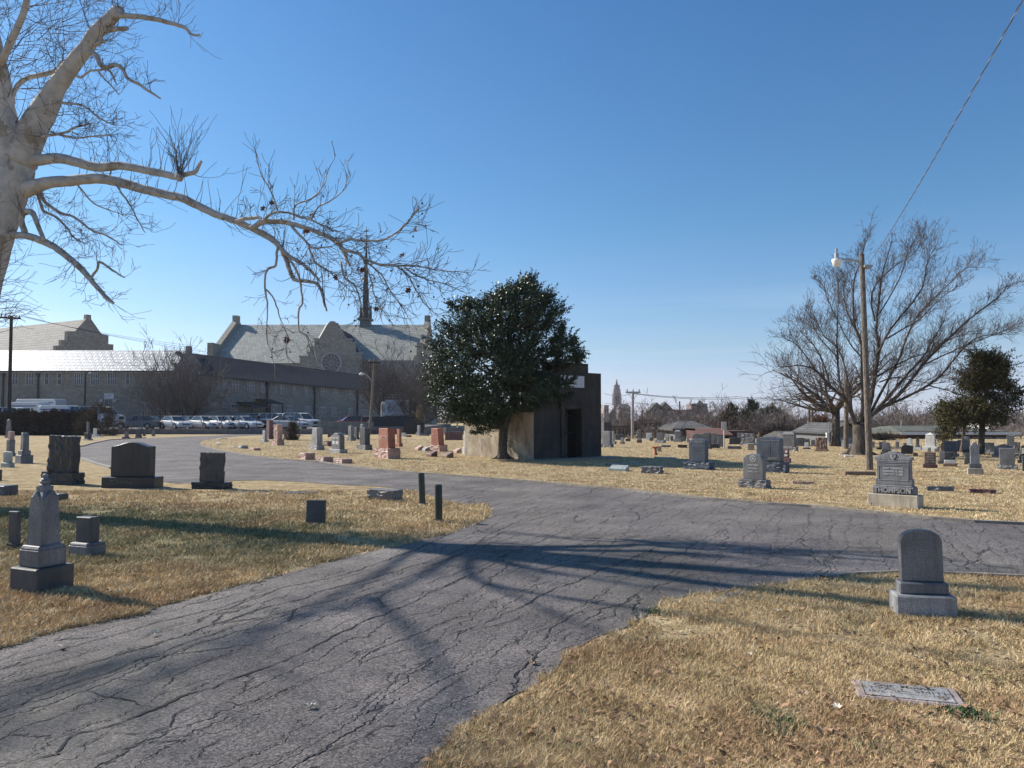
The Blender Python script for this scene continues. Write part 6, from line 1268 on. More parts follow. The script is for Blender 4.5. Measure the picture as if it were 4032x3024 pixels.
# cedar at the right
ced = thing('cedar_tree', G(3868, 1788), 0, 'dark ragged cedar with a flat windswept top, at the right', 'tree'); ce = np.array(ced.location); YC_ = float(ce[1])
c7 = lambda y, l, r: (800+y/1.659, 3000+l/1.659, 3000+r/1.659)
CM = leafmat('cedar_foliage', (.075, .068, .032), .8, .2); g7 = np.random.default_rng(2)
parts = [([c7(1010,1385,1530),c7(1030,1410,1560),c7(1070,1440,1575),c7(1110,1400,1560)], 9000), ([c7(1120,1330,1550),c7(1160,1315,1560),c7(1200,1325,1620)], 9000), ([c7(1210,1340,1640),c7(1250,1400,1640),c7(1290,1330,1640),c7(1330,1300,1600)], 12000),
 ([c7(1330,1240,1600),c7(1360,1190,1580),c7(1410,1200,1560),c7(1440,1230,1470)], 12000), ([c7(1440,1200,1360),c7(1490,1190,1330),c7(1530,1190,1320)], 5000), ([c7(1310,1170,1230),c7(1335,1155,1260)], 900), ([c7(1430,1490,1570),c7(1455,1470,1540)], 1500)]
aV = []; aF = []; aA = []; off = 0
for i, (rw7, n) in enumerate(parts):
    V, FA, at_, P_, D_ = leafcloud(rw7, YC_, int(n*1.05), .11, 20+i, .9, 30, .24, 3.0, .15, .3); aV.append(V); aF.append(FA+off); aA.append(at_); off += len(V)
npmesh('foliage', np.concatenate(aV)-ce, np.concatenate(aF), CM, ced, np.concatenate(aA))
mb = MB(); q7 = lambda x, y, dy=0: D(3000+x/1.659, 800+y/1.659, YC_+dy)-ce; kc = YC_/F
limb(mb, [q7(1432,1640), q7(1435,1550), q7(1440,1450), q7(1450,1350), q7(1470,1200), q7(1490,1040)], [r*kc for r in (14,11,11,9,6,3)], 9, 4, .01); limb(mb, [q7(1300,1640,2), q7(1315,1560,2), q7(1325,1440,1), q7(1380,1300), q7(1440,1200)], [r*kc for r in (8,7,6,5,3)], 8, 4, .01)
limb(mb, [q7(1440,1450), q7(1500,1400), q7(1560,1380)], [r*kc for r in (5,4,2)], 6, 4, .01); mb.build('trunk', M['bark'], ced, smooth=True, fixn=False)
# ------------------------------------------------------------------ parked vehicles
PAINT = {}
def paint(key, col):
    if key not in PAINT: t = NT('car_paint_'+key); PAINT[key] = t.out(t.ramp(t.noise(2, 3), [(.3, sc(col, .94)), (.7, col)]), .28, spec=.6)
    return PAINT[key]
tyre = plain('tyre_rubber', (.02, .02, .02), .85); rim = plain('wheel_rim', (.42, .42, .44), .35, .1, .6); cglass = plain('car_glass', (.02, .023, .028), .06, .2, spec=.8)
lampw = plain('headlamp', (.55, .55, .56), .15, .1, spec=.7); lampr = plain('tail_lamp', (.30, .02, .02), .2, .1, spec=.6)
CARS = {  # length, width, wheel x, belt/hood/roof profile: (x, z) front to back
 'sedan': dict(L=4.75, W=1.82, wb=(.92, 3.72), low=.24, prof=[(0,.52),(.12,.70),(1.25,.90),(1.45,.93),(3.95,.98),(4.62,.94),(4.75,.62)], gh=[(1.38,.93),(2.15,1.40),(2.65,1.46),(3.35,1.43),(4.15,.97)]),
 'suv': dict(L=4.95, W=1.95, wb=(.95, 3.85), low=.32, prof=[(0,.62),(.08,.98),(1.15,1.12),(1.3,1.15),(4.85,1.20),(4.95,.7)], gh=[(1.2,1.14),(1.8,1.72),(2.3,1.80),(4.3,1.80),(4.86,1.2)]),
 'van': dict(L=6.2, W=2.05, wb=(.95, 4.7), low=.34, prof=[(0,.66),(.1,1.02),(.95,1.2),(1.1,1.24),(6.1,1.3),(6.2,.7)], gh=[(.95,1.2),(1.55,1.98),(2.0,2.08),(5.95,2.08),(6.12,1.3)]),
 'hatch': dict(L=4.2, W=1.76, wb=(.82, 3.35), low=.24, prof=[(0,.52),(.1,.74),(1.0,.93),(1.2,.97),(4.08,1.02),(4.2,.6)], gh=[(1.08,.95),(1.8,1.42),(2.3,1.50),(3.5,1.46),(4.05,1.02)])}
def make_car(kind, col, label, name='parked_car', cat='car'):
    s = CARS[kind]; L, W, lo = s['L'], s['W'], s['low']; o = thing(name, (0, 0, 0), 0, label, cat, 'vehicles parked in the church car park')
    # body: cross-sections along x
    mb = MB(); st = s['prof']; rings = []
    for i, (x, z) in enumerate(st):
        e = .80 if i in (0, len(st)-1) else (.95 if i in (1, len(st)-2) else 1.0); w = W/2*e
        rings.append([(x, -w*.94, lo), (x, -w, (lo+z)*.5), (x, -w*.97, z-.05), (x, -w*.86, z), (x, w*.86, z), (x, w*.97, z-.05), (x, w, (lo+z)*.5), (x, w*.94, lo)])
    vs = [p for r in rings for p in r]; n = 8; fs = []
    for i in range(len(rings)-1):
        for k in range(n): fs.append((i*n+k, i*n+(k+1) % n, (i+1)*n+(k+1) % n, (i+1)*n+k))
    fs += [tuple(range(n)), tuple((len(rings)-1)*n+k for k in range(n))[::-1]]; mb.add(vs, fs)
    bd = mb.build('body', paint(*col), o, smooth=False, bevel=.03)
    # glasshouse and roof
    g = s['gh']; mb = MB(); vs = []
    bz = g[0][1]; wb_, wt = W/2*.86, W/2*.70
    def gw(z): return wb_ + (wt-wb_)*(z-bz)/(g[2][1]-bz)
    for x, z in g: vs += [(x, -gw(z), z), (x, gw(z), z)]
    m = len(g); fs = [(2*i, 2*i+1, 2*i+3, 2*i+2) for i in range(m-1)]; base = len(vs); vs += [(g[0][0], -wb_, bz-.02), (g[-1][0], -wb_, bz-.02), (g[-1][0], wb_, bz-.02), (g[0][0], wb_, bz-.02)]
    mb.add(vs, fs + [tuple([base] + [base+1] + [2*i for i in range(m-1, -1, -1)]), tuple([base+2, base+3] + [2*i+1 for i in range(m)])]); mb.build('windows', cglass, o)
    mb = MB()
    for i in range(1, m-2):
        a, b = g[i], g[i+1]; mb.add([(a[0]-.05, -gw(a[1])-.01, a[1]+.004), (b[0]+.05, -gw(b[1])-.01, b[1]+.004), (b[0]+.05, gw(b[1])+.01, b[1]+.004), (a[0]-.05, gw(a[1])+.01, a[1]+.004), (a[0]-.05, -gw(a[1])-.01, a[1]+.05), (b[0]+.05, -gw(b[1])-.01, b[1]+.05), (b[0]+.05, gw(b[1])+.01, b[1]+.05), (a[0]-.05, gw(a[1])+.01, a[1]+.05)], [(0,3,2,1),(4,5,6,7),(0,1,5,4),(1,2,6,5),(2,3,7,6),(3,0,4,7)])
    for sg in (-1, 1):
        for (a, b) in ((g[0], g[1]), (g[-1], g[-2])): mb.beam((a[0], sg*gw(a[1]), a[1]), (b[0], sg*gw(b[1]), b[1]+.02), .045, 5)
        for f in ((.45,) if kind in ('sedan', 'hatch') else (.3, .6)) if kind != 'van' else (.18, .45, .72):
            x = g[1][0]+(g[-2][0]-g[1][0])*f+.1; mb.beam((x, sg*gw(bz), bz), (x-.05, sg*gw(g[2][1]), g[2][1]), .04, 4)
    mb.build('roof', paint(*col), o)
    wr = .33 if kind in ('sedan', 'hatch') else .38
    mb = MB()
    for wx_ in s['wb']:
        for sg in (-1, 1):
            w = MB(); w.lathe([(wr*.62, -.10), (wr, -.10), (wr, .10), (wr*.62, .10)], 18); wo_ = w.build('wheel', tyre, o); wo_.location = (wx_, sg*(W/2-.09), wr); wo_.rotation_euler = (math.pi/2, 0, 0)
            w = MB(); w.lathe([(.02, -.104), (wr*.60, -.108), (wr*.64, -.08), (wr*.64, .08), (wr*.60, .108), (.02, .104)], 14); w.build('rim', rim, wo_)
            mb = MB(); mb.add([(wx_+wr*1.18*math.cos(t_), sg*(W/2*1.004), wr+wr*1.12*math.sin(t_)) for t_ in np.linspace(0, math.pi, 10)], [tuple(range(10)) if sg < 0 else tuple(range(9, -1, -1))]); mb.build('wheel_arch', tyre, o, fixn=False)
    h = s['prof'][1][1]
    for sg in (-1, 1):
        mb = MB(); y0, y1 = sorted((sg*W*.25, sg*W*.41)); mb.box(-.03, .2, y0, y1, h-.2, h-.06); mb.build('headlight', lampw, o)
        mb = MB(); y0, y1 = sorted((sg*W*.28, sg*W*.42)); mb.box(L-.15, L+.02, y0, y1, h-.12, h+.06); mb.build('tail_light', lampr, o)
        mb = MB(); y0, y1 = sorted((sg*(W/2-.02), sg*(W/2+.16))); mb.box(g[0][0]+.35, g[0][0]+.5, y0, y1, g[0][1]+.02, g[0][1]+.14); mb.build('mirror', paint(*col), o)
    mb = MB(); mb.box(-.035, .05, -W*.22, W*.22, lo+.2, h-.14); mb.build('grille', tyre, o); mb = MB(); mb.box(-.05, -.036, -.26, .26, lo+.12, lo+.22); mb.build('number_plate', lampw, o)
    return o
CZ = .48
def car(kind, col, uL, uR, v, deg, label, Y=None, z=CZ, name='parked_car', cat='car'):
    """deg: direction the nose points, 0 = towards the camera, 90 = to the right"""
    o = make_car(kind, col, label, name, cat); L = CARS[kind]['L']; W = CARS[kind]['W']
    a = math.radians(deg); nose = np.array([math.sin(a), -math.cos(a)])
    if Y is None: Y = 88
    uc = (uL+uR)/2; c = np.array([(uc-2016)/F*Y, Y]) + nose*L/2
    o.location = (c[0], c[1], z); o.rotation_euler = (0, 0, math.atan2(-nose[1], -nose[0])); return o
WH = ('white', (.62, .62, .62)); GR = ('gray', (.16, .16, .165)); BK = ('black', (.02, .022, .026)); SV = ('silver', (.40, .41, .42)); RD = ('red', (.25, .02, .025)); BL = ('blue', (.03, .07, .22)); DB = ('dark_blue', (.03, .045, .07))
car('sedan', GR, 470, 616, 1680, -82, 'gray sedan seen from the side, leftmost car behind the wall', 87)
car('sedan', BK, 610, 667, 1680, 58, 'black car with its nose between the gray sedan and the first white one', 89)
car('sedan', WH, 640, 745, 1680, 52, 'white sedan, first of the white row on the left', 87.5)
car('sedan', SV, 715, 800, 1680, 52, 'silver sedan tucked behind the first white one', 92)
car('sedan', WH, 760, 855, 1680, 52, 'white sedan, second of the white row', 88.5); car('sedan', WH, 830, 910, 1680, 52, 'white sedan, third of the white row', 88)
car('sedan', SV, 880, 950, 1680, 55, 'silver sedan, fourth in the white row', 88); car('sedan', WH, 925, 1000, 1680, 60, 'white sedan, last one of the row on the right', 87.5)
car('suv', DB, 925, 1045, 1680, 62, 'dark blue off-road car behind the last white sedan', 93, name='parked_suv', cat='suv')
car('suv', WH, 1030, 1150, 1680, 72, 'white estate-like suv with a long roof, left of the big white one', 93, name='parked_suv', cat='suv')
car('suv', WH, 1125, 1240, 1680, 62, 'big white suv, rightmost of the white vehicles', 89, name='parked_suv', cat='suv')
car('sedan', SV, 1095, 1180, 1680, 66, 'low silver car squeezed in front of the two white suvs', 86)
car('hatch', RD, 1342, 1412, 1680, -60, 'small red hatchback alone at the right', 92); car('sedan', GR, 1400, 1470, 1680, 40, 'gray car partly hidden by the red hatchback', 96)
car('van', WH, 285, 480, 1632, 86, 'long white passenger van above the brambles', 92, z=1.0, name='parked_van', cat='van')
car('sedan', BL, 215, 322, 1622, -80, 'blue car showing only its roof over the hedge', 88, z=1.25)
car('suv', WH, -20, 140, 1622, 85, 'white suv at the left edge behind the hedge', 84, z=1.05, name='parked_suv', cat='suv')
# buses behind the hedge
def bus(uL, uR, v0, v1, Y, col, label, rz):
    a = D(uL, v1, Y); b = D(uR, v0, Y); L = (b-a)[0]; H = 2.9; zt = b[2]; W = 2.4
    o = thing('parked_bus', (a[0], Y, zt-H), rz, label, 'bus', 'white buses behind the hedge'); mb = MB()
    mb.prism([(0,.35),(L,.35),(L,H-.25),(L-.2,H),(.2,H),(0,H-.25)], 0, W); mb.build('body', paint(*col), o, bevel=.06)
    mb = MB()
    n = 7
    for k in range(n): x = .5+k*(L-1)/n; mb.box(x, x+(L-1)/n-.12, -.02, -.002, H-1.35, H-.75)
    mb.build('windows', cglass, o)
    for x in (1.4, L-1.6):
        for y in (.05, W-.05): w = MB(); w.lathe([(.2,-.12),(.45,-.12),(.45,.12),(.2,.12)], 16); q = w.build('wheel', tyre, o); q.location = (x, y, .45); q.rotation_euler = (math.pi/2, 0, 0)
    mb = MB(); mb.box(.3, L-.3, -.03, -.003, H-.55, H-.42); mb.build('stripe', paint(*BL), o); return o
bus(60, 222, 1571, 1600, 98, WH, 'highest white bus, with a bluish flank, behind the hedge', -.03); bus(30, 152, 1583, 1605, 93, WH, 'white bus nearest the left utility pole, behind the hedge', 0); bus(150, 272, 1596, 1612, 91, WH, 'white bus just above the blue car', .02)
# ------------------------------------------------------------------ poles, wires, lamps
wood_ = barkmat('weathered_pole', (.185, .155, .13), 30); woodd = barkmat('dark_pole', (.045, .04, .04), 20); steel = plain('galvanised_steel', (.36, .37, .39), .45, .15, .4); ceram = plain('insulator', (.30, .30, .32), .3)
def pole(base, top, r0, r1, mat, label, name='utility_pole', cat='utility pole', group=None):
    o = thing(name, base, 0, label, cat, group); mb = MB(); t_ = np.asarray(top)-np.asarray(base); mb.tube([np.array([0, 0, -2.4 if base[1] > 63 and base[0] > 2 else -.1]), t_*.33, t_*.66, t_], [r0, r0*.67+r1*.33, r0*.33+r1*.67, r1], 12); mb.build('pole', mat, o, smooth=False); return o, t_
g = G(3425, 1850); Yp = g[1]
o, t_ = pole(g, D(3393, 1000, Yp), .105, .075, wood_, 'tall leaning wooden lamp pole between the THOMPSON stone and the fan-shaped tree', 'street_lamp', 'street lamp')
L = lambda u, v, dy=0: D(u, v, Yp+dy)-g
mb = MB(); mb.tube([L(3392,1050,-.1), L(3385,1035,-.15), L(3372,1027,-.2), L(3345,1022,-.2), L(3303,1020,-.2)], [.035,.035,.033,.03,.03], 8); mb.box(*(sorted((L(3388,0)[0]-.12, L(3404,0)[0]))), -.17, .17, L(0,1056)[2], L(0,1052)[2]+.05); mb.build('bracket_arm', steel, o)
hx = L(3294, 1000, -.2); h0 = L(0,1026)[2]; mb = MB(); mb.lathe([(.10,h0),(.11,h0+.03),(.07,h0+.05),(.062,h0+.20),(.03,h0+.21),(.03,h0+.27),(.045,h0+.27),(.045,h0+.33),(.01,h0+.34)], 14, cx=hx[0], cy=hx[1]); mb.build('lamp_housing', steel, o)
mb = MB(); z1 = L(0,1056)[2]; mb.lathe([(.075,z1),(.11,z1+.02),(.155,h0-.05),(.15,h0-.001)], 20, cx=hx[0], cy=hx[1]); gm = NT('lamp_refractor'); mb.build('lamp_glass', gm.out((.80,.78,.74), .25, spec=.6), o, smooth=True)
# twisted service cable coming in over the viewer's head
ptop = D(3414, 1045, Yp); pend = D(3970, 0, 8.0); pend2 = pend + (pend-ptop)*.5
w = thing('power_cable', ptop, 0, 'twisted pair of pale cables running up from the lamp pole out of the picture', 'cable'); n = 320
tw1 = []; tw2 = []; msg = []
for i in range(n+1):
    f = i/n; p = ptop + (pend2-ptop)*f; p = p + np.array([0, 0, -1.1*4*f*(1-f)*.28]); th = i*.95; e = np.array([math.cos(th), 0, math.sin(th)])*.007; tw1.append(p+e-ptop); tw2.append(p-e-ptop)
mb = MB(); mb.tube(tw1, [.0055]*(n+1), 4); mb.build('insulated_wire', plain('cable_gray', (.42, .42, .42), .5), w); mb = MB(); mb.tube(tw2, [.0055]*(n+1), 4); mb.build('bare_wire', plain('cable_dark', (.06, .06, .065), .6), w)
def crossarm(o, t_, wid, z, mat, nins=4, dx=0, rz=0):
    mb = MB(); mb.box(-wid/2, wid/2, -.07, .07, -.08, .08); c = mb.build('crossarm', mat, o); c.location = (t_[0]*z/t_[2]+dx, t_[1]*z/t_[2]-.15, z); c.rotation_euler = (0, rz, 0)
    for k in range(nins): m2 = MB(); m2.lathe([(.03,.08),(.07,.14),(.05,.2),(.07,.24),(.03,.3)], 8, cx=-wid/2+.12+k*(wid-.24)/max(1, nins-1)); m2.build('insulator', ceram, c)
    m2 = MB(); m2.beam((-wid*.32, -.0, -.09), (0, 0, -.7), .02, 4); m2.beam((wid*.32, 0, -.09), (0, 0, -.7), .02, 4); m2.build('brace', mat, c); return c
def wires(label, pts, sag, r=.014, name='power_line'):
    P = [D(*p) for p in pts]; mb = MB(); o_ = P[0]
    for a, b in zip(P[:-1], P[1:]):
        mb.tube([a+(b-a)*i/14 + np.array([0, 0, -sag*4*(i/14)*(1-i/14)]) - o_ for i in range(15)], [r]*15, 4)
    q = mb.build(name, plain('wire_black', (.03,.03,.035), .6) if 'wire_black' not in bpy.data.materials else bpy.data.materials['wire_black'], None, smooth=False); q.location = o_; tag(q, label, 'power line', None); return q
Y = 76; o, t_ = pole(D(34, 1700, Y)*[1,1,0], D(45, 1243, Y), .19, .14, woodd, 'dark utility pole with a wide crossarm at the far left'); crossarm(o, t_, 2.05, t_[2]-.25, woodd, 6, 0, .05)
wires('bundle of thin wires sloping down from the far left utility pole', [(80,1243,76),(760,1370,98),(900,1392,110)], .3); wires('upper thin wire from the far left utility pole', [(45,1240,76),(770,1362,100)], .3)
wires('upper single cable running over the roof from the far left pole', [(95,1247,76),(800,1385,100)], .25); wires('service wire drooping across the front of the left wing', [(240,1512,100),(640,1548,102)], .1)
for (u0, v0, u1, v1, Y, lab) in ((332,1640,337,1468,95,'slim pole with a lamp in front of the left wing'),):
    o, t_ = pole(D(u0, v0, Y)*[1,1,0], D(u1, v1, Y), .13, .10, woodd, lab, 'street_lamp', 'street lamp'); mb = MB(); mb.tube([t_, t_+[.3,-.1,.05], t_+[.6,-.2,.0]], [.04,.04,.04], 6); mb.build('arm', woodd, o); mb = MB(); mb.lathe([(.02,-.2),(.22,-.12),(.2,.0),(.05,.1)], 12); q = mb.build('lamp_head', steel, o); q.location = t_+[.75,-.2,-.05]; q.rotation_euler = (0,.3,0)
Y = 78.5; b_ = D(1455, 1700, Y)*[1,1,0]; o, t_ = pole(b_, D(1476, 1412, Y), .16, .12, wood_, 'leaning utility pole with a cobra-head lamp left of the evergreen', 'street_lamp', 'street lamp')
crossarm(o, t_, 1.2, t_[2]-.42, woodd, 2); q1 = D(1468, 1505, Y)-b_; q2 = D(1447, 1478, Y)-b_; q3 = D(1436, 1473, Y)-b_; mb = MB(); mb.tube([q1, q2, q3], [.05,.045,.04], 7); mb.build('lamp_arm', steel, o)
mb = MB(); q4 = D(1424, 1472, Y)-b_; mb.tube([q3, q3*.5+q4*.5+[0,0,.03], q4, D(1413,1474,Y)-b_], [.06,.13,.15,.05], 10); mb.build('lamp_head', plain('lamp_shell', (.52,.54,.56), .4), o, smooth=True)
wires('thin cable leaving the leaning pole toward the church', [(1476,1428,78.5),(1500,1440,120)], .1)
# right-hand distance
o, t_ = pole(D(2490, 1731, 70)*[1,1,0], D(2492, 1541, 70), .15, .11, plain('pale_pole', (.30,.27,.27), .8), 'pale power pole with a short crossarm right of the mausoleum'); crossarm(o, t_, 1.35, t_[2]-.1, steel, 3)
o, t_ = pole(D(2525, 1712, 85)*[1,1,0], D(2529, 1615, 85), .10, .08, woodd, 'thin dark leaning pole right of the pale power pole')
o, t_ = pole(D(2676, 1680, 140)*[1,1,0], D(2676, 1580, 140), .14, .12, woodd, 'distant thin pole in front of the skyline houses')
wires('upper line running from the pale power pole to the right', [(2380,1549,74),(2492,1548,70),(2900,1562,80),(3420,1569,92)], .25, .02); wires('second line just below the upper one', [(2492,1550,70),(2900,1569,80),(3420,1572,92)], .25, .02); wires('lower pair of wires at mid height of the pale power pole', [(2380,1586,74),(2490,1585,70),(2740,1597,88),(2860,1600,95)], .15, .018)
wires('slack wire drooping before the dark evergreens', [(2860,1672,60),(3000,1676,62),(3128,1655,66)], .15, .015)
for (u0, v0, u1, v1, Y, r, m, lab) in ((3331,1768,3333,1490,41,.13,wood_,'straight wooden pole just left of the fan-shaped tree'),(3183,1730,3187,1600,58,.12,wood_,'left one of two close poles behind the brown stone'),(3195,1730,3199,1605,60,.12,wood_,'right one of two close poles behind the brown stone'),
    (3265,1768,3266,1660,45,.045,steel,'thin steel post with a small meter box'),(3702,1700,3706,1570,80,.13,woodd,'dark utility pole left of the cedar'),(3548,1720,3549,1655,66,.05,steel,'thin pale flagpole-like post by the brick house')):
    o, t_ = pole(D(u0, v0, Y)*[1,1,0], D(u1, v1, Y), r, r*.8, m, lab)
    if '3265' in str(u0): mb = MB(); mb.box(-.16,-.03,-.1,.1,.38,.8); mb.build('meter_box', plain('meter_white', (.55,.55,.53), .5), o)
    if u0 == 3702: mb = MB(); mb.lathe([(.18,0),(.2,.05),(.2,.7),(.18,.75)], 12, cx=.4, cy=0); q = mb.build('transformer', steel, o); q.location = (0,0,t_[2]-2.4)
wires('topmost of four wires right of the cedar', [(3706,1575,80),(4100,1592,95)], .2, .02)
for k, l_ in enumerate(('second highest wire right of the cedar', 'third highest wire right of the cedar', 'lowest wire right of the cedar')): wires(l_, [(3706,1592+14*k,80),(4100,1610+15*k,95)], .2, .016)
# white signpost
o, t_ = pole(D(2851, 1768, 41)*[1,1,0], D(2850, 1664, 41), .035, .035, plain('white_post', (.62,.60,.58), .5), 'white signpost with a tall blank board among the stones', 'signpost', 'sign'); mb = MB(); mb.box(-.12,.14,-.03,.0,t_[2]-.38,t_[2]+.05); mb.build('sign_board', plain('sign_gray', (.48,.48,.47), .5), o)
# ------------------------------------------------------------------ houses, skyline, hedges, far trees
def house(name, label, uL, uR, vg, vE, vR, Y, depth, wall, roof, parts=(), hipL=.0, hipR=.0, cat='house', over=.5, zfac=None):
    """wall parallel to the picture, ridge parallel too; hipL/hipR = share of the length the hips take"""
    a = D(uL, vg, Y); b = D(uR, vg, Y); L = (b-a)[0]; ze = D(uL, vE, Y)[2]; zr = D(uL, vR, Y+depth/2)[2]; o = thing(name, (a[0], Y, 0), 0, label, cat)
    mb = MB(); mb.box(0, L, 0, depth, -2.6, ze-.02); mb.build('wall', wall, o)
    e = over; x0, x1, y0, y1 = -e, L+e, -e, depth+e; rx0, rx1 = hipL*L, L-hipR*L; ym = depth/2
    mb = MB(); V = [(x0,y0,ze-.1),(x1,y0,ze-.1),(x1,y1,ze-.1),(x0,y1,ze-.1),(rx0 if hipL else x0,ym,zr),(rx1 if hipR else x1,ym,zr),(x0,y0,ze-.28),(x1,y0,ze-.28),(x1,y1,ze-.28),(x0,y1,ze-.28)]
    mb.add(V, [(0,1,5,4),(2,3,4,5),(1,2,5),(3,0,4),(6,7,1,0),(7,8,2,1),(8,9,3,2),(9,6,0,3),(9,8,7,6)]); mb.build('roof', roof, o)
    return o, L, ze
shing = brick('asphalt_shingles', (.13,.125,.12), (.09,.088,.085), (.05,.05,.05), .3, .14, rough=.9); shg = brick('green_gray_shingles', (.15,.16,.13), (.11,.115,.095), (.06,.06,.05), .3, .14, rough=.9)
bk = brick('red_brick', (.26,.09,.055), (.18,.06,.04), (.14,.12,.10), .22, .07); gw_ = plain('gray_siding', (.13,.13,.135), .8, .08, sc_=2); cop_ = plain('copper_roof', (.16,.08,.055), .7, .4, sc_=8); mar_ = plain('maroon_wall', (.085,.04,.035), .8, .2, sc_=2)
o, L, ze = house('house', 'gray house with a low hipped roof behind the arched stones', 2665, 2790, 1735, 1684, 1657, 72, 10, gw_, shing, hipL=.45, hipR=.1)
mb = MB(); mb.box(L*.3, L*.3+1.1, -.03, -.002, ze-1.5, ze-.6); f_ = mb.build('window', M['frame'], o); mb = MB(); mb.box(L*.3+.1, L*.3+1.0, -.05, -.031, ze-1.4, ze-.7); mb.build('pane', M['glassd'], f_)
# flat awning building
a = D(2743, 1712, 66); b = D(2870, 1688, 66); o = thing('awning_building', (a[0], 66, 0), 0, 'low maroon building under a rust-coloured sloping metal roof', 'building'); L = (b-a)[0]; zt_2 = b[2]; zb_ = D(2800, 1711, 66)[2]
mb = MB(); mb.box(.3, L+2.2, .6, 6, -2.6, zt_2-.2); mb.build('wall', mar_, o); mb = MB(); mb.add([(-.2,-.6,zb_),(L+.2,-.6,zb_),(L,1.4,zt_2),(.2,1.4,zt_2),(L,6,zt_2),(.2,6,zt_2),(-.2,-.6,zb_-.1),(L+.2,-.6,zb_-.1)], [(0,1,2,3),(3,2,4,5),(6,7,1,0)]); mb.build('roof', cop_, o, fixn=False)
mb = MB()
for x in (.1, L*.33, L*.66, L-.1): mb.box(x-.07, x+.07, -.5, -.36, -2.6, zb_-.05)
mb.build('posts', M['metal'], o)
# brick ranch house on the right
o, L, ze = house('brick_house', 'long low brick house with a gray-green hipped roof and white fascia, left of the cedar', 3562, 3975, 1735, 1697, 1676, 62, 9, bk, shg, hipL=.12, hipR=.2)
mb = MB(); mb.box(-.56, L+.56, -.57, -.505, ze-.30, ze-.09); mb.build('fascia', plain('white_fascia', (.60,.60,.6), .5), o)
for x, w in ((1.6, 1.3), (3.6, 1.0), (5.5, 1.6), (7.4, 1.2)):
    mb = MB(); mb.box(x, x+w, -.04, -.002, ze-1.45, ze-.5); f_ = mb.build('window', M['frame'], o); mb = MB(); mb.box(x+.07, x+w-.07, -.06, -.041, ze-1.38, ze-.57); mb.build('pane', M['glassd'], f_)
mb = MB(); mb.box(L*.8, L*.8+.6, 4, 4.6, ze, ze+1.0); mb.build('chimney', bk, o)
# gray garage behind the second tree: gable end toward us
a = D(3262, 1752, 50); b = D(3395, 1752, 50); o = thing('garage', (a[0], 50, 0), 0, 'gray gabled garage behind the second bare tree', 'garage'); L = (b-a)[0]; z0 = D(3262,1702,50)[2]; zp_ = D(3340,1668,50)[2]
mb = MB(); mb.prism([(0,0),(L,0),(L,z0),(L*.55,zp_),(0,z0)], 0, 6); mb.build('wall', gw_, o); mb = MB(); mb.add([(-.25,-.3,z0-.1),(L*.55,-.3,zp_+.06),(L*.55,6.3,zp_+.06),(-.25,6.3,z0-.1),(L+.25,-.3,z0-.1),(L+.25,6.3,z0-.1)], [(0,1,2,3),(1,4,5,2)]); mb.build('roof', shing, o, fixn=False)
mb = MB(); mb.box(L*.25, L*.75, -.03, -.002, 0, z0-.35); mb.build('garage_door', plain('garage_door', (.33,.33,.33), .7), o)
o, L, ze = house('shed', 'small shed with a dark sloping roof behind the lidded tomb', 3118, 3180, 1740, 1716, 1697, 62, 5, gw_, shing)
# far ochre field strip and white building bits
def farblock(label, uL, uR, vt, vb, Y, mat, name='distant_building', roof=None, wins=0, dep=12):
    a = D(uL, vb, Y); b = D(uR, vt, Y); o = thing(name, (a[0], Y, 0), 0, label, 'building'); L = (b-a)[0]; mb = MB(); mb.box(0, L, 0, dep, -2.6, b[2]); mb.build('wall', mat, o)
    if roof: mb = MB(); z = b[2]; mb.add([(-.6,-.6,z),(L+.6,-.6,z),(L*.85,dep/2,z+roof),(L*.15,dep/2,z+roof),(L+.6,dep+.6,z),(-.6,dep+.6,z)], [(0,1,2,3),(3,2,4,5),(1,4,2),(5,0,3)]); mb.build('roof', shing, o, fixn=False)
    if wins:
        for k in range(wins): mb = MB(); x = L*(k+.5)/wins; mb.box(x-L*.2/wins, x+L*.2/wins, -.1, -.01, b[2]*.6, b[2]*.8); mb.build('window', M['glassd'], o)
    return o, L, b[2]
lil = plain('far_tan_brick', (.30,.25,.24), .85, .1, sc_=.5); lil2 = plain('far_brown_brick', (.20,.155,.15), .85, .15, sc_=.5)
o, L, z = farblock('distant apartment block with small gables, left of two on the skyline', 2545, 2685, 1616, 1690, 300, lil2, wins=6)
for f in (.3, .55): mb = MB(); mb.prism([(L*f-3.2, z), (L*f+3.2, z), (L*f, z+3.2)], -.4, 8); mb.build('gable', shing, o)
o, L, z = farblock('distant apartment block with a gabled roof, right of two on the skyline', 2655, 2788, 1613, 1690, 320, lil2, wins=6)
mb = MB(); mb.box(L*.5, L*.98, -.3, 9, z+.01, z+2.6); mb.build('upper_storey', lil2, o); mb = MB(); mb.prism([(L*.6, z+1.6), (L*.9, z+1.6), (L*.75, z+4.2)], -.8, -.31); mb.build('gable', lil, o)
farblock('distant pale gray building left of the tower', 2379, 2397, 1595, 1690, 330, lil, wins=2); farblock('wide distant building right of the tower', 2440, 2482, 1608, 1690, 420, lil2, roof=2.5)
farblock('dark block with a flat top behind the fence', 2378, 2408, 1662, 1712, 95, plain('dark_block', (.07,.06,.065), .8, .2), dep=4)
for (ul, ur, vt, lab) in ((3895,3935,1668,'white flat-roofed building far off, left part'),(3932,3968,1678,'white flat-roofed building far off, right part')): farblock(lab, ul, ur, vt, 1700, 170, plain('white_render', (.55,.55,.53), .6) if 'white_render' not in bpy.data.materials else bpy.data.materials['white_render'])
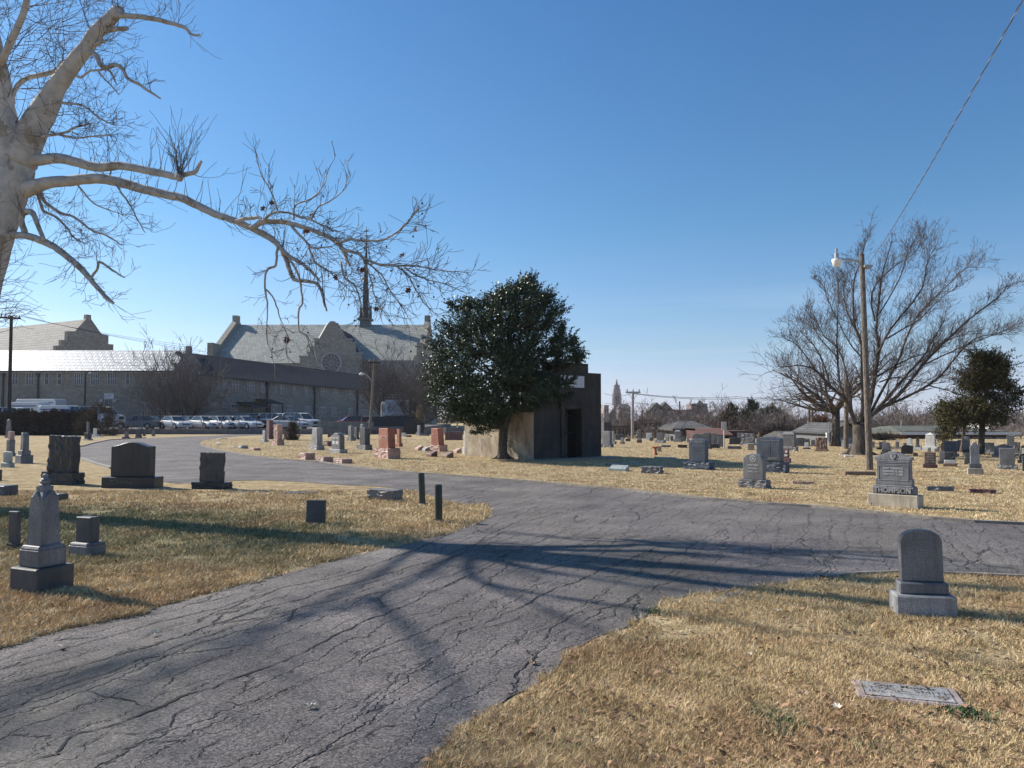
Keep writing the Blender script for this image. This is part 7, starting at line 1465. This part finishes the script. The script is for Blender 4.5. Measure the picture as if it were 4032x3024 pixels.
# distant tower with a gabled nave
Yt_ = 520; k = Yt_/F; tb = D(2429, 1690, Yt_)*[1,1,0]; o = thing('church_tower', tb, 0, 'distant slender church tower with stepped setbacks rising above a gabled nave', 'church'); tm = plain('tower_stone', (.36,.31,.32), .8, .1, sc_=.3)
Z = lambda v: EYE+(1650-v)*k
mb = MB(); ww = [(15,1640,1596),(13.5,1596,1570),(12.5,1570,1553),(10,1553,1537),(7.5,1537,1521),(5,1521,1508),(3,1508,1500)]
for h_, va, vb2 in ww: mb.box(-h_*k, h_*k, -h_*k, h_*k, Z(va)+.02, Z(vb2)); 
for h_, va, vb2 in ww[1:5]:
    for sx_ in (-1, 1):
        for sy_ in (-1, 1): mb.box(sx_*h_*k-.6, sx_*h_*k+.6, sy_*h_*k-.6, sy_*h_*k+.6, Z(va)+.03, Z(vb2)+.9)
mb.build('tower', tm, o); mb = MB(); mb.box(-5*k, -2*k, -15.1*k-.2, -13.5*k, Z(1590), Z(1556)); mb.box(2*k, 5*k, -15.1*k-.2, -13.5*k, Z(1590), Z(1556)); mb.build('louvres', M['glassd'], o)
mb = MB(); mb.beam((0,0,Z(1500)), (0,0,Z(1493)), .25, 5); mb.box(-.9,.9,-.15,.15,Z(1496.5),Z(1495.5)); mb.build('cross', tm, o)
mb = MB(); mb.prism([(-36*k,0),(38*k,0),(38*k,Z(1636)),(0,Z(1591)),(-36*k,Z(1633))], -16*k, 20*k); mb.build('nave', lil2, o)
mb = MB(); mb.add([(-38*k,-17*k,Z(1637)),(0,-17*k,Z(1589)),(0,20*k,Z(1589)),(-38*k,20*k,Z(1637)),(40*k,-17*k,Z(1638)),(40*k,20*k,Z(1638))], [(0,1,2,3),(1,4,5,2)]); mb.build('roof', shing, o, fixn=False)
# dark iron fence behind the stones right of the mausoleum
fn = thing('iron_fence', D(2385, 1720, 72)*[1,1,0], 0, 'black iron fence panels behind the stones right of the mausoleum', 'fence'); b0 = np.array(fn.location); im = plain('iron_black', (.02,.02,.024), .6)
for u in (2395,2424,2438,2452,2466,2480): mb = MB(); x = (u-2016)/F*72-b0[0]; mb.box(x-.05,x+.05,-.05,.05,0,D(u,1687,72)[2]); mb.build('post', im, fn)
mb = MB(); x1 = (2480-2016)/F*72-b0[0]
for z in (.25, .85): mb.box(.24, x1, -.02, .02, z, z+.06)
for i in range(26): x = .3+i*(x1-.3)/26; mb.box(x-.015, x+.015, -.015, .015, .1, 1.0)
mb.build('rails', im, fn)
# --- hedge and brushwood
def scrub(name, label, cat, outline, Yc, n, size, seed, mat, depthk=.5, flat=None, kind=None, asp=5, spread=.2, sh=.4):
    V, FA, at_, P_, D_ = leafcloud(outline, Yc, n, size, seed, depthk, 24, spread, asp, .5, sh); o_ = np.array([P_[:, 0].mean(), Yc, 0]); o = npmesh(name, V-o_, FA, mat, None, at_); o.location = [float(q) for q in o_]; tag(o, label, cat, kind=kind); return o
hm = leafmat('bare_hedge', (.045,.036,.034), .9, .1); bm_ = leafmat('bramble', (.085,.065,.05), .9, .1); sm = leafmat('straw_stems', (.35,.27,.17), .8, .2); gj = leafmat('juniper', (.035,.045,.025), .85, .1); rb = leafmat('russet_leaves', (.17,.09,.06), .9, .1)
g9 = np.random.default_rng(4); Yh = 75.0; n = 90000
u = g9.random(n)*640-260; tpk = 1622+6*np.sin(u*.05)+5*np.sin(u*.17); fr = g9.random(n); y = Yh+g9.random(n)*1.6-.2*(fr > .9); X = (u-2016)/F*y; zt_h = EYE+(1650-tpk)*y/F; Zh = zt_h*(fr**.7)
a_ = g9.normal(0, 1, (n, 3)); a_ /= np.linalg.norm(a_, axis=1)[:, None]; b_ = np.cross(a_, g9.normal(0, 1, (n, 3))); b_ /= np.linalg.norm(b_, axis=1)[:, None]; s = (.12+.16*g9.random(n))[:, None]; a_ *= s; b_ *= s*.25; Pp = np.stack([X, y, Zh], 1)
ho_ = np.array([X.mean(), Yh, 0]); V = np.stack([Pp-a_, Pp+b_, Pp+a_, Pp-b_], 1).reshape(-1, 3)-ho_; hd = npmesh('hedge', V, np.arange(n*4).reshape(-1, 4), hm, None, np.repeat(g9.random(n), 4)); hd.location = [float(q) for q in ho_]; tag(hd, 'tall dark clipped winter hedge along the left edge of the cemetery', 'hedge')
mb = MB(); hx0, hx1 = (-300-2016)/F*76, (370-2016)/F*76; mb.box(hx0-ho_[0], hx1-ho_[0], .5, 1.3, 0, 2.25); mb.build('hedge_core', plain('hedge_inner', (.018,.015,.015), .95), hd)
scrub('bramble_thicket', 'brown leafless bramble thicket between the hedge and the gray sedan', 'bush', [(1600,380,420),(1630,330,450),(1670,300,470),(1712,300,470)], 74, 16000, .14, 31, bm_)
for (uL, uR, vt, lab, Y_, m_, sd) in ((1640,1668,1600,'straw-coloured dry grass clump on the dark fence',88,sm,33),(2470,2600,1660,'dense dark shrub mass under the skyline trees',80,bm_,34),(3440,3560,1718,'dark clipped hedge right of the big tree trunk',58,hm,36),(3000,3130,1680,'dark undergrowth below the evergreens',70,hm,37),(1140,1168,1680,'small bare bush beside the pink pillar stone',58,bm_,38)):
    vb = 1650+1.6*F/Y_; scrub('bush', lab, 'bush', [(vt,(uL+uR)/2-8,(uL+uR)/2+8),(vt+(vb-vt)*.3,uL+4,uR-4),(vb,uL,uR)], Y_, 9000, .13 if Y_ > 60 else .1, sd, m_)
scrub('juniper_tree', 'dark evergreen juniper, left of the group on the skyline', 'tree', [(1598,2870,2880),(1620,2850,2905),(1650,2840,2920),(1700,2845,2925)], 95, 14000, .22, 41, gj, .8); scrub('juniper_tree', 'tallest dark evergreen juniper of the group', 'tree', [(1580,2945,2965),(1600,2938,2985),(1640,2925,3000),(1700,2930,3000)], 98, 14000, .22, 42, gj, .8)
scrub('juniper_tree', 'wide dark evergreen right in the group', 'tree', [(1612,3005,3050),(1640,2990,3085),(1680,2985,3110),(1725,3000,3110)], 92, 14000, .22, 43, gj, .8); scrub('russet_tree', 'small tree still holding russet leaves between the twin poles and the garage', 'tree', [(1652,3215,3250),(1680,3205,3262),(1720,3205,3265),(1740,3215,3250)], 58, 9000, .14, 44, rb, .8)
# --- far bare trees: four models, each copied in its own place
mods = []
for i, (sd, H, W_, mt) in enumerate(((21, 10, 9, ('bark', 'twigp')), (22, 10, 12, ('bark', 'twigb')), (23, 10, 7, ('bark', 'twig')), (24, 10, 11, ('bark', 'twigp')))):
    a, b = bare_tree(sd, H, W_, 4, .2, .22, nb=9, minr=.022, uplift=.3, n1=7); mods.append((a, b, mt))
R.seed(99); used = {}
FT = [(0,2400,1600,110,'thin bare tree at the mausoleum edge'),(1,2545,1600,95,'bare tree with pale branches below the left skyline block'),(0,2590,1592,105,'pale bare tree rising above the left skyline block'),(3,2620,1628,78,'spreading bare tree left of the gray hipped house'),(3,2680,1630,92,'bare tree behind the ridge of the gray hipped house'),
 (1,2720,1618,110,'bare tree below the right skyline block'),(2,2700,1640,80,'small dark bare tree beside the tall pale-capped stone'),(0,2800,1578,100,'tallest pale bare tree between skyline block and evergreens'),(1,2835,1605,88,'bushy bare tree left of the first juniper'),(3,2905,1588,104,'bare tree rising between the junipers'),
 (2,2985,1600,86,'dark bare tree before the tallest juniper'),(0,3035,1585,108,'bare tree behind the wide evergreen'),(3,3075,1620,82,'broad bare tree right of the evergreens'),(1,3120,1600,98,'bare tree left of the twin poles'),(2,3160,1630,90,'small bare tree right behind the twin poles'),(0,3450,1600,85,'bare tree right behind the big fan-shaped one'),
 (3,3500,1585,95,'pale bare tree between the big tree and the brick house'),(2,3530,1620,76,'dark bare tree at the left end of the brick house'),(1,3600,1600,100,'bare tree rising behind the brick house roof'),(0,3650,1610,110,'bare tree behind the brick house chimney side'),(3,3980,1640,120,'hazy bare tree right of the cedar'),(1,4020,1650,135,'hazy bare tree at the right edge'),(2,3930,1655,150,'faint bare tree behind the white flat roofs'),
 (2,2460,1632,130,'small bare tree under the distant tower'),(1,2440,1640,115,'low bare tree before the distant nave')]
for m, u, vt, Y, lab in FT:
    loc = D(u, 1700, Y)*[1,1,0]; loc[2] = gz(loc[0], Y); H = EYE+(1650-vt)*Y/F-loc[2]; s = H/9.2
    if m not in used: used[m] = put_bare('bare_tree', loc, mods[m][0], mods[m][1], lab, 'bare trees along the skyline', R.random()*6, s*1.15, (M[mods[m][2][0]], M[mods[m][2][1]]), szz=.87)
    else: copy_tree(used[m], loc, lab, R.random()*6, s*1.2, .83)
# twin-stemmed brown tree in the car park and dark brush by the church
M['twigg'] = plain('gray_brown_twigs', (.15, .125, .115), .9, .3, spec=.1)
def parktree(uc, vt, Y, lab, seed, W, mt, zb=.5, H0=10, minr=.02):
    a, b = bare_tree(seed, H0, W, 4, .10, .2, nb=13, minr=minr, uplift=.45, n1=8); H = EYE+(1650-vt)*Y/F-zb; q = put_bare('bare_tree', D(uc, 1700, Y)*[1,1,0]+[0,0,zb], a, b, lab, None, 0, H/9.6, (M['bark'], M[mt])); return q
parktree(680, 1440, 97, 'broad brown leafless tree in front of the gabled bay, left stem', 51, 9, 'twigg'); parktree(745, 1395, 96, 'brown leafless tree beside its broad twin, right stem', 52, 9, 'twigg')
parktree(1530, 1440, 95, 'dark leafless tree in front of the church right of the cobra-head lamp', 53, 8, 'twig'); parktree(1600, 1400, 100, 'dark leafless tree against the church end, left of the evergreen', 54, 8, 'twig'); parktree(1660, 1470, 90, 'dark leafless tree right beside the evergreen crown', 55, 8, 'twig')
# low far-off woods on the horizon
n = 26000; g9 = np.random.default_rng(8); Y_ = 260+g9.random(n)*500; u = g9.random(n)*2600+1600; hh = (3+6*g9.random(n)**2)*(.5+.5*np.sin(u*.02)**2+.3*np.sin(u*.0071)); X = (u-2016)/F*Y_; P = np.stack([X, Y_, hh*g9.random(n)-2], 1)
a_ = g9.normal(0, 1, (n, 3)); a_[:, 2] = np.abs(a_[:, 2])+.8; a_ /= np.linalg.norm(a_, axis=1)[:, None]; b_ = np.cross(a_, g9.normal(0, 1, (n, 3))); b_ /= np.linalg.norm(b_, axis=1)[:, None]; s = (.8+1.4*g9.random(n))[:, None]
V = np.stack([P-a_*s*.3, P+b_*s*.35, P+a_*s, P-b_*s*.35], 1).reshape(-1, 3); wd_ = npmesh('distant_woods', V, np.arange(n*4).reshape(-1, 4), leafmat('far_woods', (.12,.10,.095), .95, .05), None, np.repeat(g9.random(n), 4)); tag(wd_, 'low brown winter woods along the horizon', 'woods', kind='stuff')
# street surface and low bank behind the stones on the right
# fallen leaves, twigs, stick
lm = plain('fallen_leaf', (.30,.20,.12), .8, .4); lw = plain('pale_leaf', (.58,.52,.42), .8, .2)
def leafmesh(sz, m): 
    mb = MB(); pts = [(0,0),(.5,.12),(.9,-.1),(.75,.35),(1,.75),(.45,.7),(.1,1.1),(-.2,.7),(-.75,.85),(-.55,.35),(-.95,.0),(-.4,.12)]
    mb.add([(x*sz, y*sz, .012+.35*sz*abs(math.sin(x*3+y*2))) for x, y in pts]+[(0,.4*sz,.01)], [(i, (i+1) % 12, 12) for i in range(12)]); return mb
FL = [(1215,2790,lw,'pale leaf lying alone on the lower middle of the asphalt'),(430,2330,lm,'reddish leaf in the orange grass right of the urn-topped obelisk'),(470,2326,lw,'pale twig-like leaf beside the reddish one near the obelisk'),(615,2500,lw,'pale star-shaped leaf on the asphalt right of the obelisk shadow'),
 (230,2555,lw,'pale rolled leaf on the asphalt at the left lawn edge'),(2105,2610,lm,'tan leaf on the asphalt by the corner lawn'),(3160,2745,lm,'big upturned brown leaf left of the Smith marker'),(3290,2795,lw,'pale curled leaf just below and left of the Smith marker'),(3520,2880,lm,'brown leaf in the grass below the Smith marker'),
 (3060,2410,lw,'pale leaf in the corner lawn left of the round-topped gravestone'),(2960,2585,lw,'pale leaf in the middle of the corner lawn'),(3620,2600,lw,'pale leaf above the Smith marker, below the round-topped gravestone'),(3400,2625,lm,'dark leaf above and left of the Smith marker'),(3890,2298,lm,'dark leaf clump at the road edge right of the round-topped gravestone')]
for i, (u, v, m, lb_) in enumerate(FL):
    g = G(u, v, .03 if (u > 2200 and v > 2400) or (u < 700 and v < 2400) else .012); o = leafmesh(.032+.015*R.random(), m).build('fallen_leaf', m, fixn=False); o.location = [float(q) for q in g]; o.rotation_euler = (R.uniform(-.4,.4), R.uniform(-.4,.4), R.uniform(0, 6)); tag(o, lb_, 'leaf', 'fallen leaves')
# short curled-leaf litter
n = 5200; g9 = np.random.default_rng(12); Y_ = 1/(1/3.4+(1/24-1/3.4)*g9.random(n)); X = (g9.random(n)*1.45-.72)*Y_; keep = inside(np.stack([X, Y_], 1), corner) | inside(np.stack([X, Y_], 1), island) | inside(np.stack([X, Y_], 1), far_lawn); X, Y_ = X[keep], Y_[keep]; n = len(X)
P = np.stack([X, Y_, .012+.03*g9.random(n)], 1); a_ = g9.normal(0, 1, (n, 3)); a_[:, 2] *= .35; a_ /= np.linalg.norm(a_, axis=1)[:, None]; b_ = np.cross(a_, [0, 0, 1.0]); s = (.012+.02*g9.random(n))[:, None]; V = np.stack([P-a_*s, P+b_*s*.7+[0,0,.01], P+a_*s, P-b_*s*.7+[0,0,.008]], 1).reshape(-1, 3)
lt = npmesh('leaf_litter', V, np.arange(n*4).reshape(-1, 4), leafmat('litter', (.24,.15,.09), .8, .2), None, np.repeat(g9.random(n), 4)); tag(lt, 'scattered crumbs of brown leaf litter over the lawns', 'leaf litter', kind='stuff')
# ------------------------------------------------------------------ winter air
hz = MB(); hz.box(-300, 600, -30, 1200, -4, 60); hm_ = bpy.data.materials.new('haze'); hm_.use_nodes = True; nt_ = hm_.node_tree; nt_.nodes.remove(nt_.nodes['Principled BSDF'])
pv = nt_.nodes.new('ShaderNodeVolumePrincipled'); pv.inputs['Density'].default_value = .00014; pv.inputs['Color'].default_value = (.87, .89, .93, 1); pv.inputs['Anisotropy'].default_value = .3; nt_.links.new(pv.outputs[0], nt_.nodes['Material Output'].inputs['Volume'])
ho2 = hz.build('haze', hm_); tag(ho2, 'thin pale winter haze over the whole scene', 'haze', kind='stuff')
blades('grass_near', corner, 3.2, 10.5, 300000, .042, .0033, 'dry straw-coloured grass on the near right corner lawn')
blades('grass_island', island, 5.0, 17, 170000, .05, .006, 'patchy green and straw grass on the island lawn at the left')
blades('grass_far', far_lawn, 12, 62, 150000, .028, .005, 'short dormant grass on the big lawn beyond the road')

# a few living green weed tufts in the corner lawn
wv = []; gw9 = np.random.default_rng(77)
for (u, v, n_) in ((3010,2825,260),(3085,2865,240),(3060,2905,120),(3820,2830,300),(3420,2965,160),(2580,2415,60),(3760,2815,200)):
    g = G(u, v); wv.append(np.stack([g[0]+gw9.normal(0,.055,n_), g[1]+gw9.normal(0,.05,n_), np.zeros(n_)], 1))
wv = np.concatenate(wv); n_ = len(wv); th_ = gw9.random(n_)*6.28; d_ = np.stack([np.cos(th_)*.8, np.sin(th_)*.8, np.ones(n_)*.9], 1)*(.025+.03*gw9.random(n_))[:, None]; a_ = np.stack([-np.sin(th_), np.cos(th_), 0*th_], 1)*.004
V = np.stack([wv-a_, wv+a_, wv+d_*.6+a_*1.5, wv+d_], 1).reshape(-1, 3)
tag(npmesh('weeds', V, np.arange(n_*4).reshape(-1, 4), leafmat('weed_green', (.05,.10,.03), .6, .3), None, np.repeat(gw9.random(n_), 4)), 'small living green weed tufts in the straw-coloured corner lawn', 'weeds', kind='stuff')
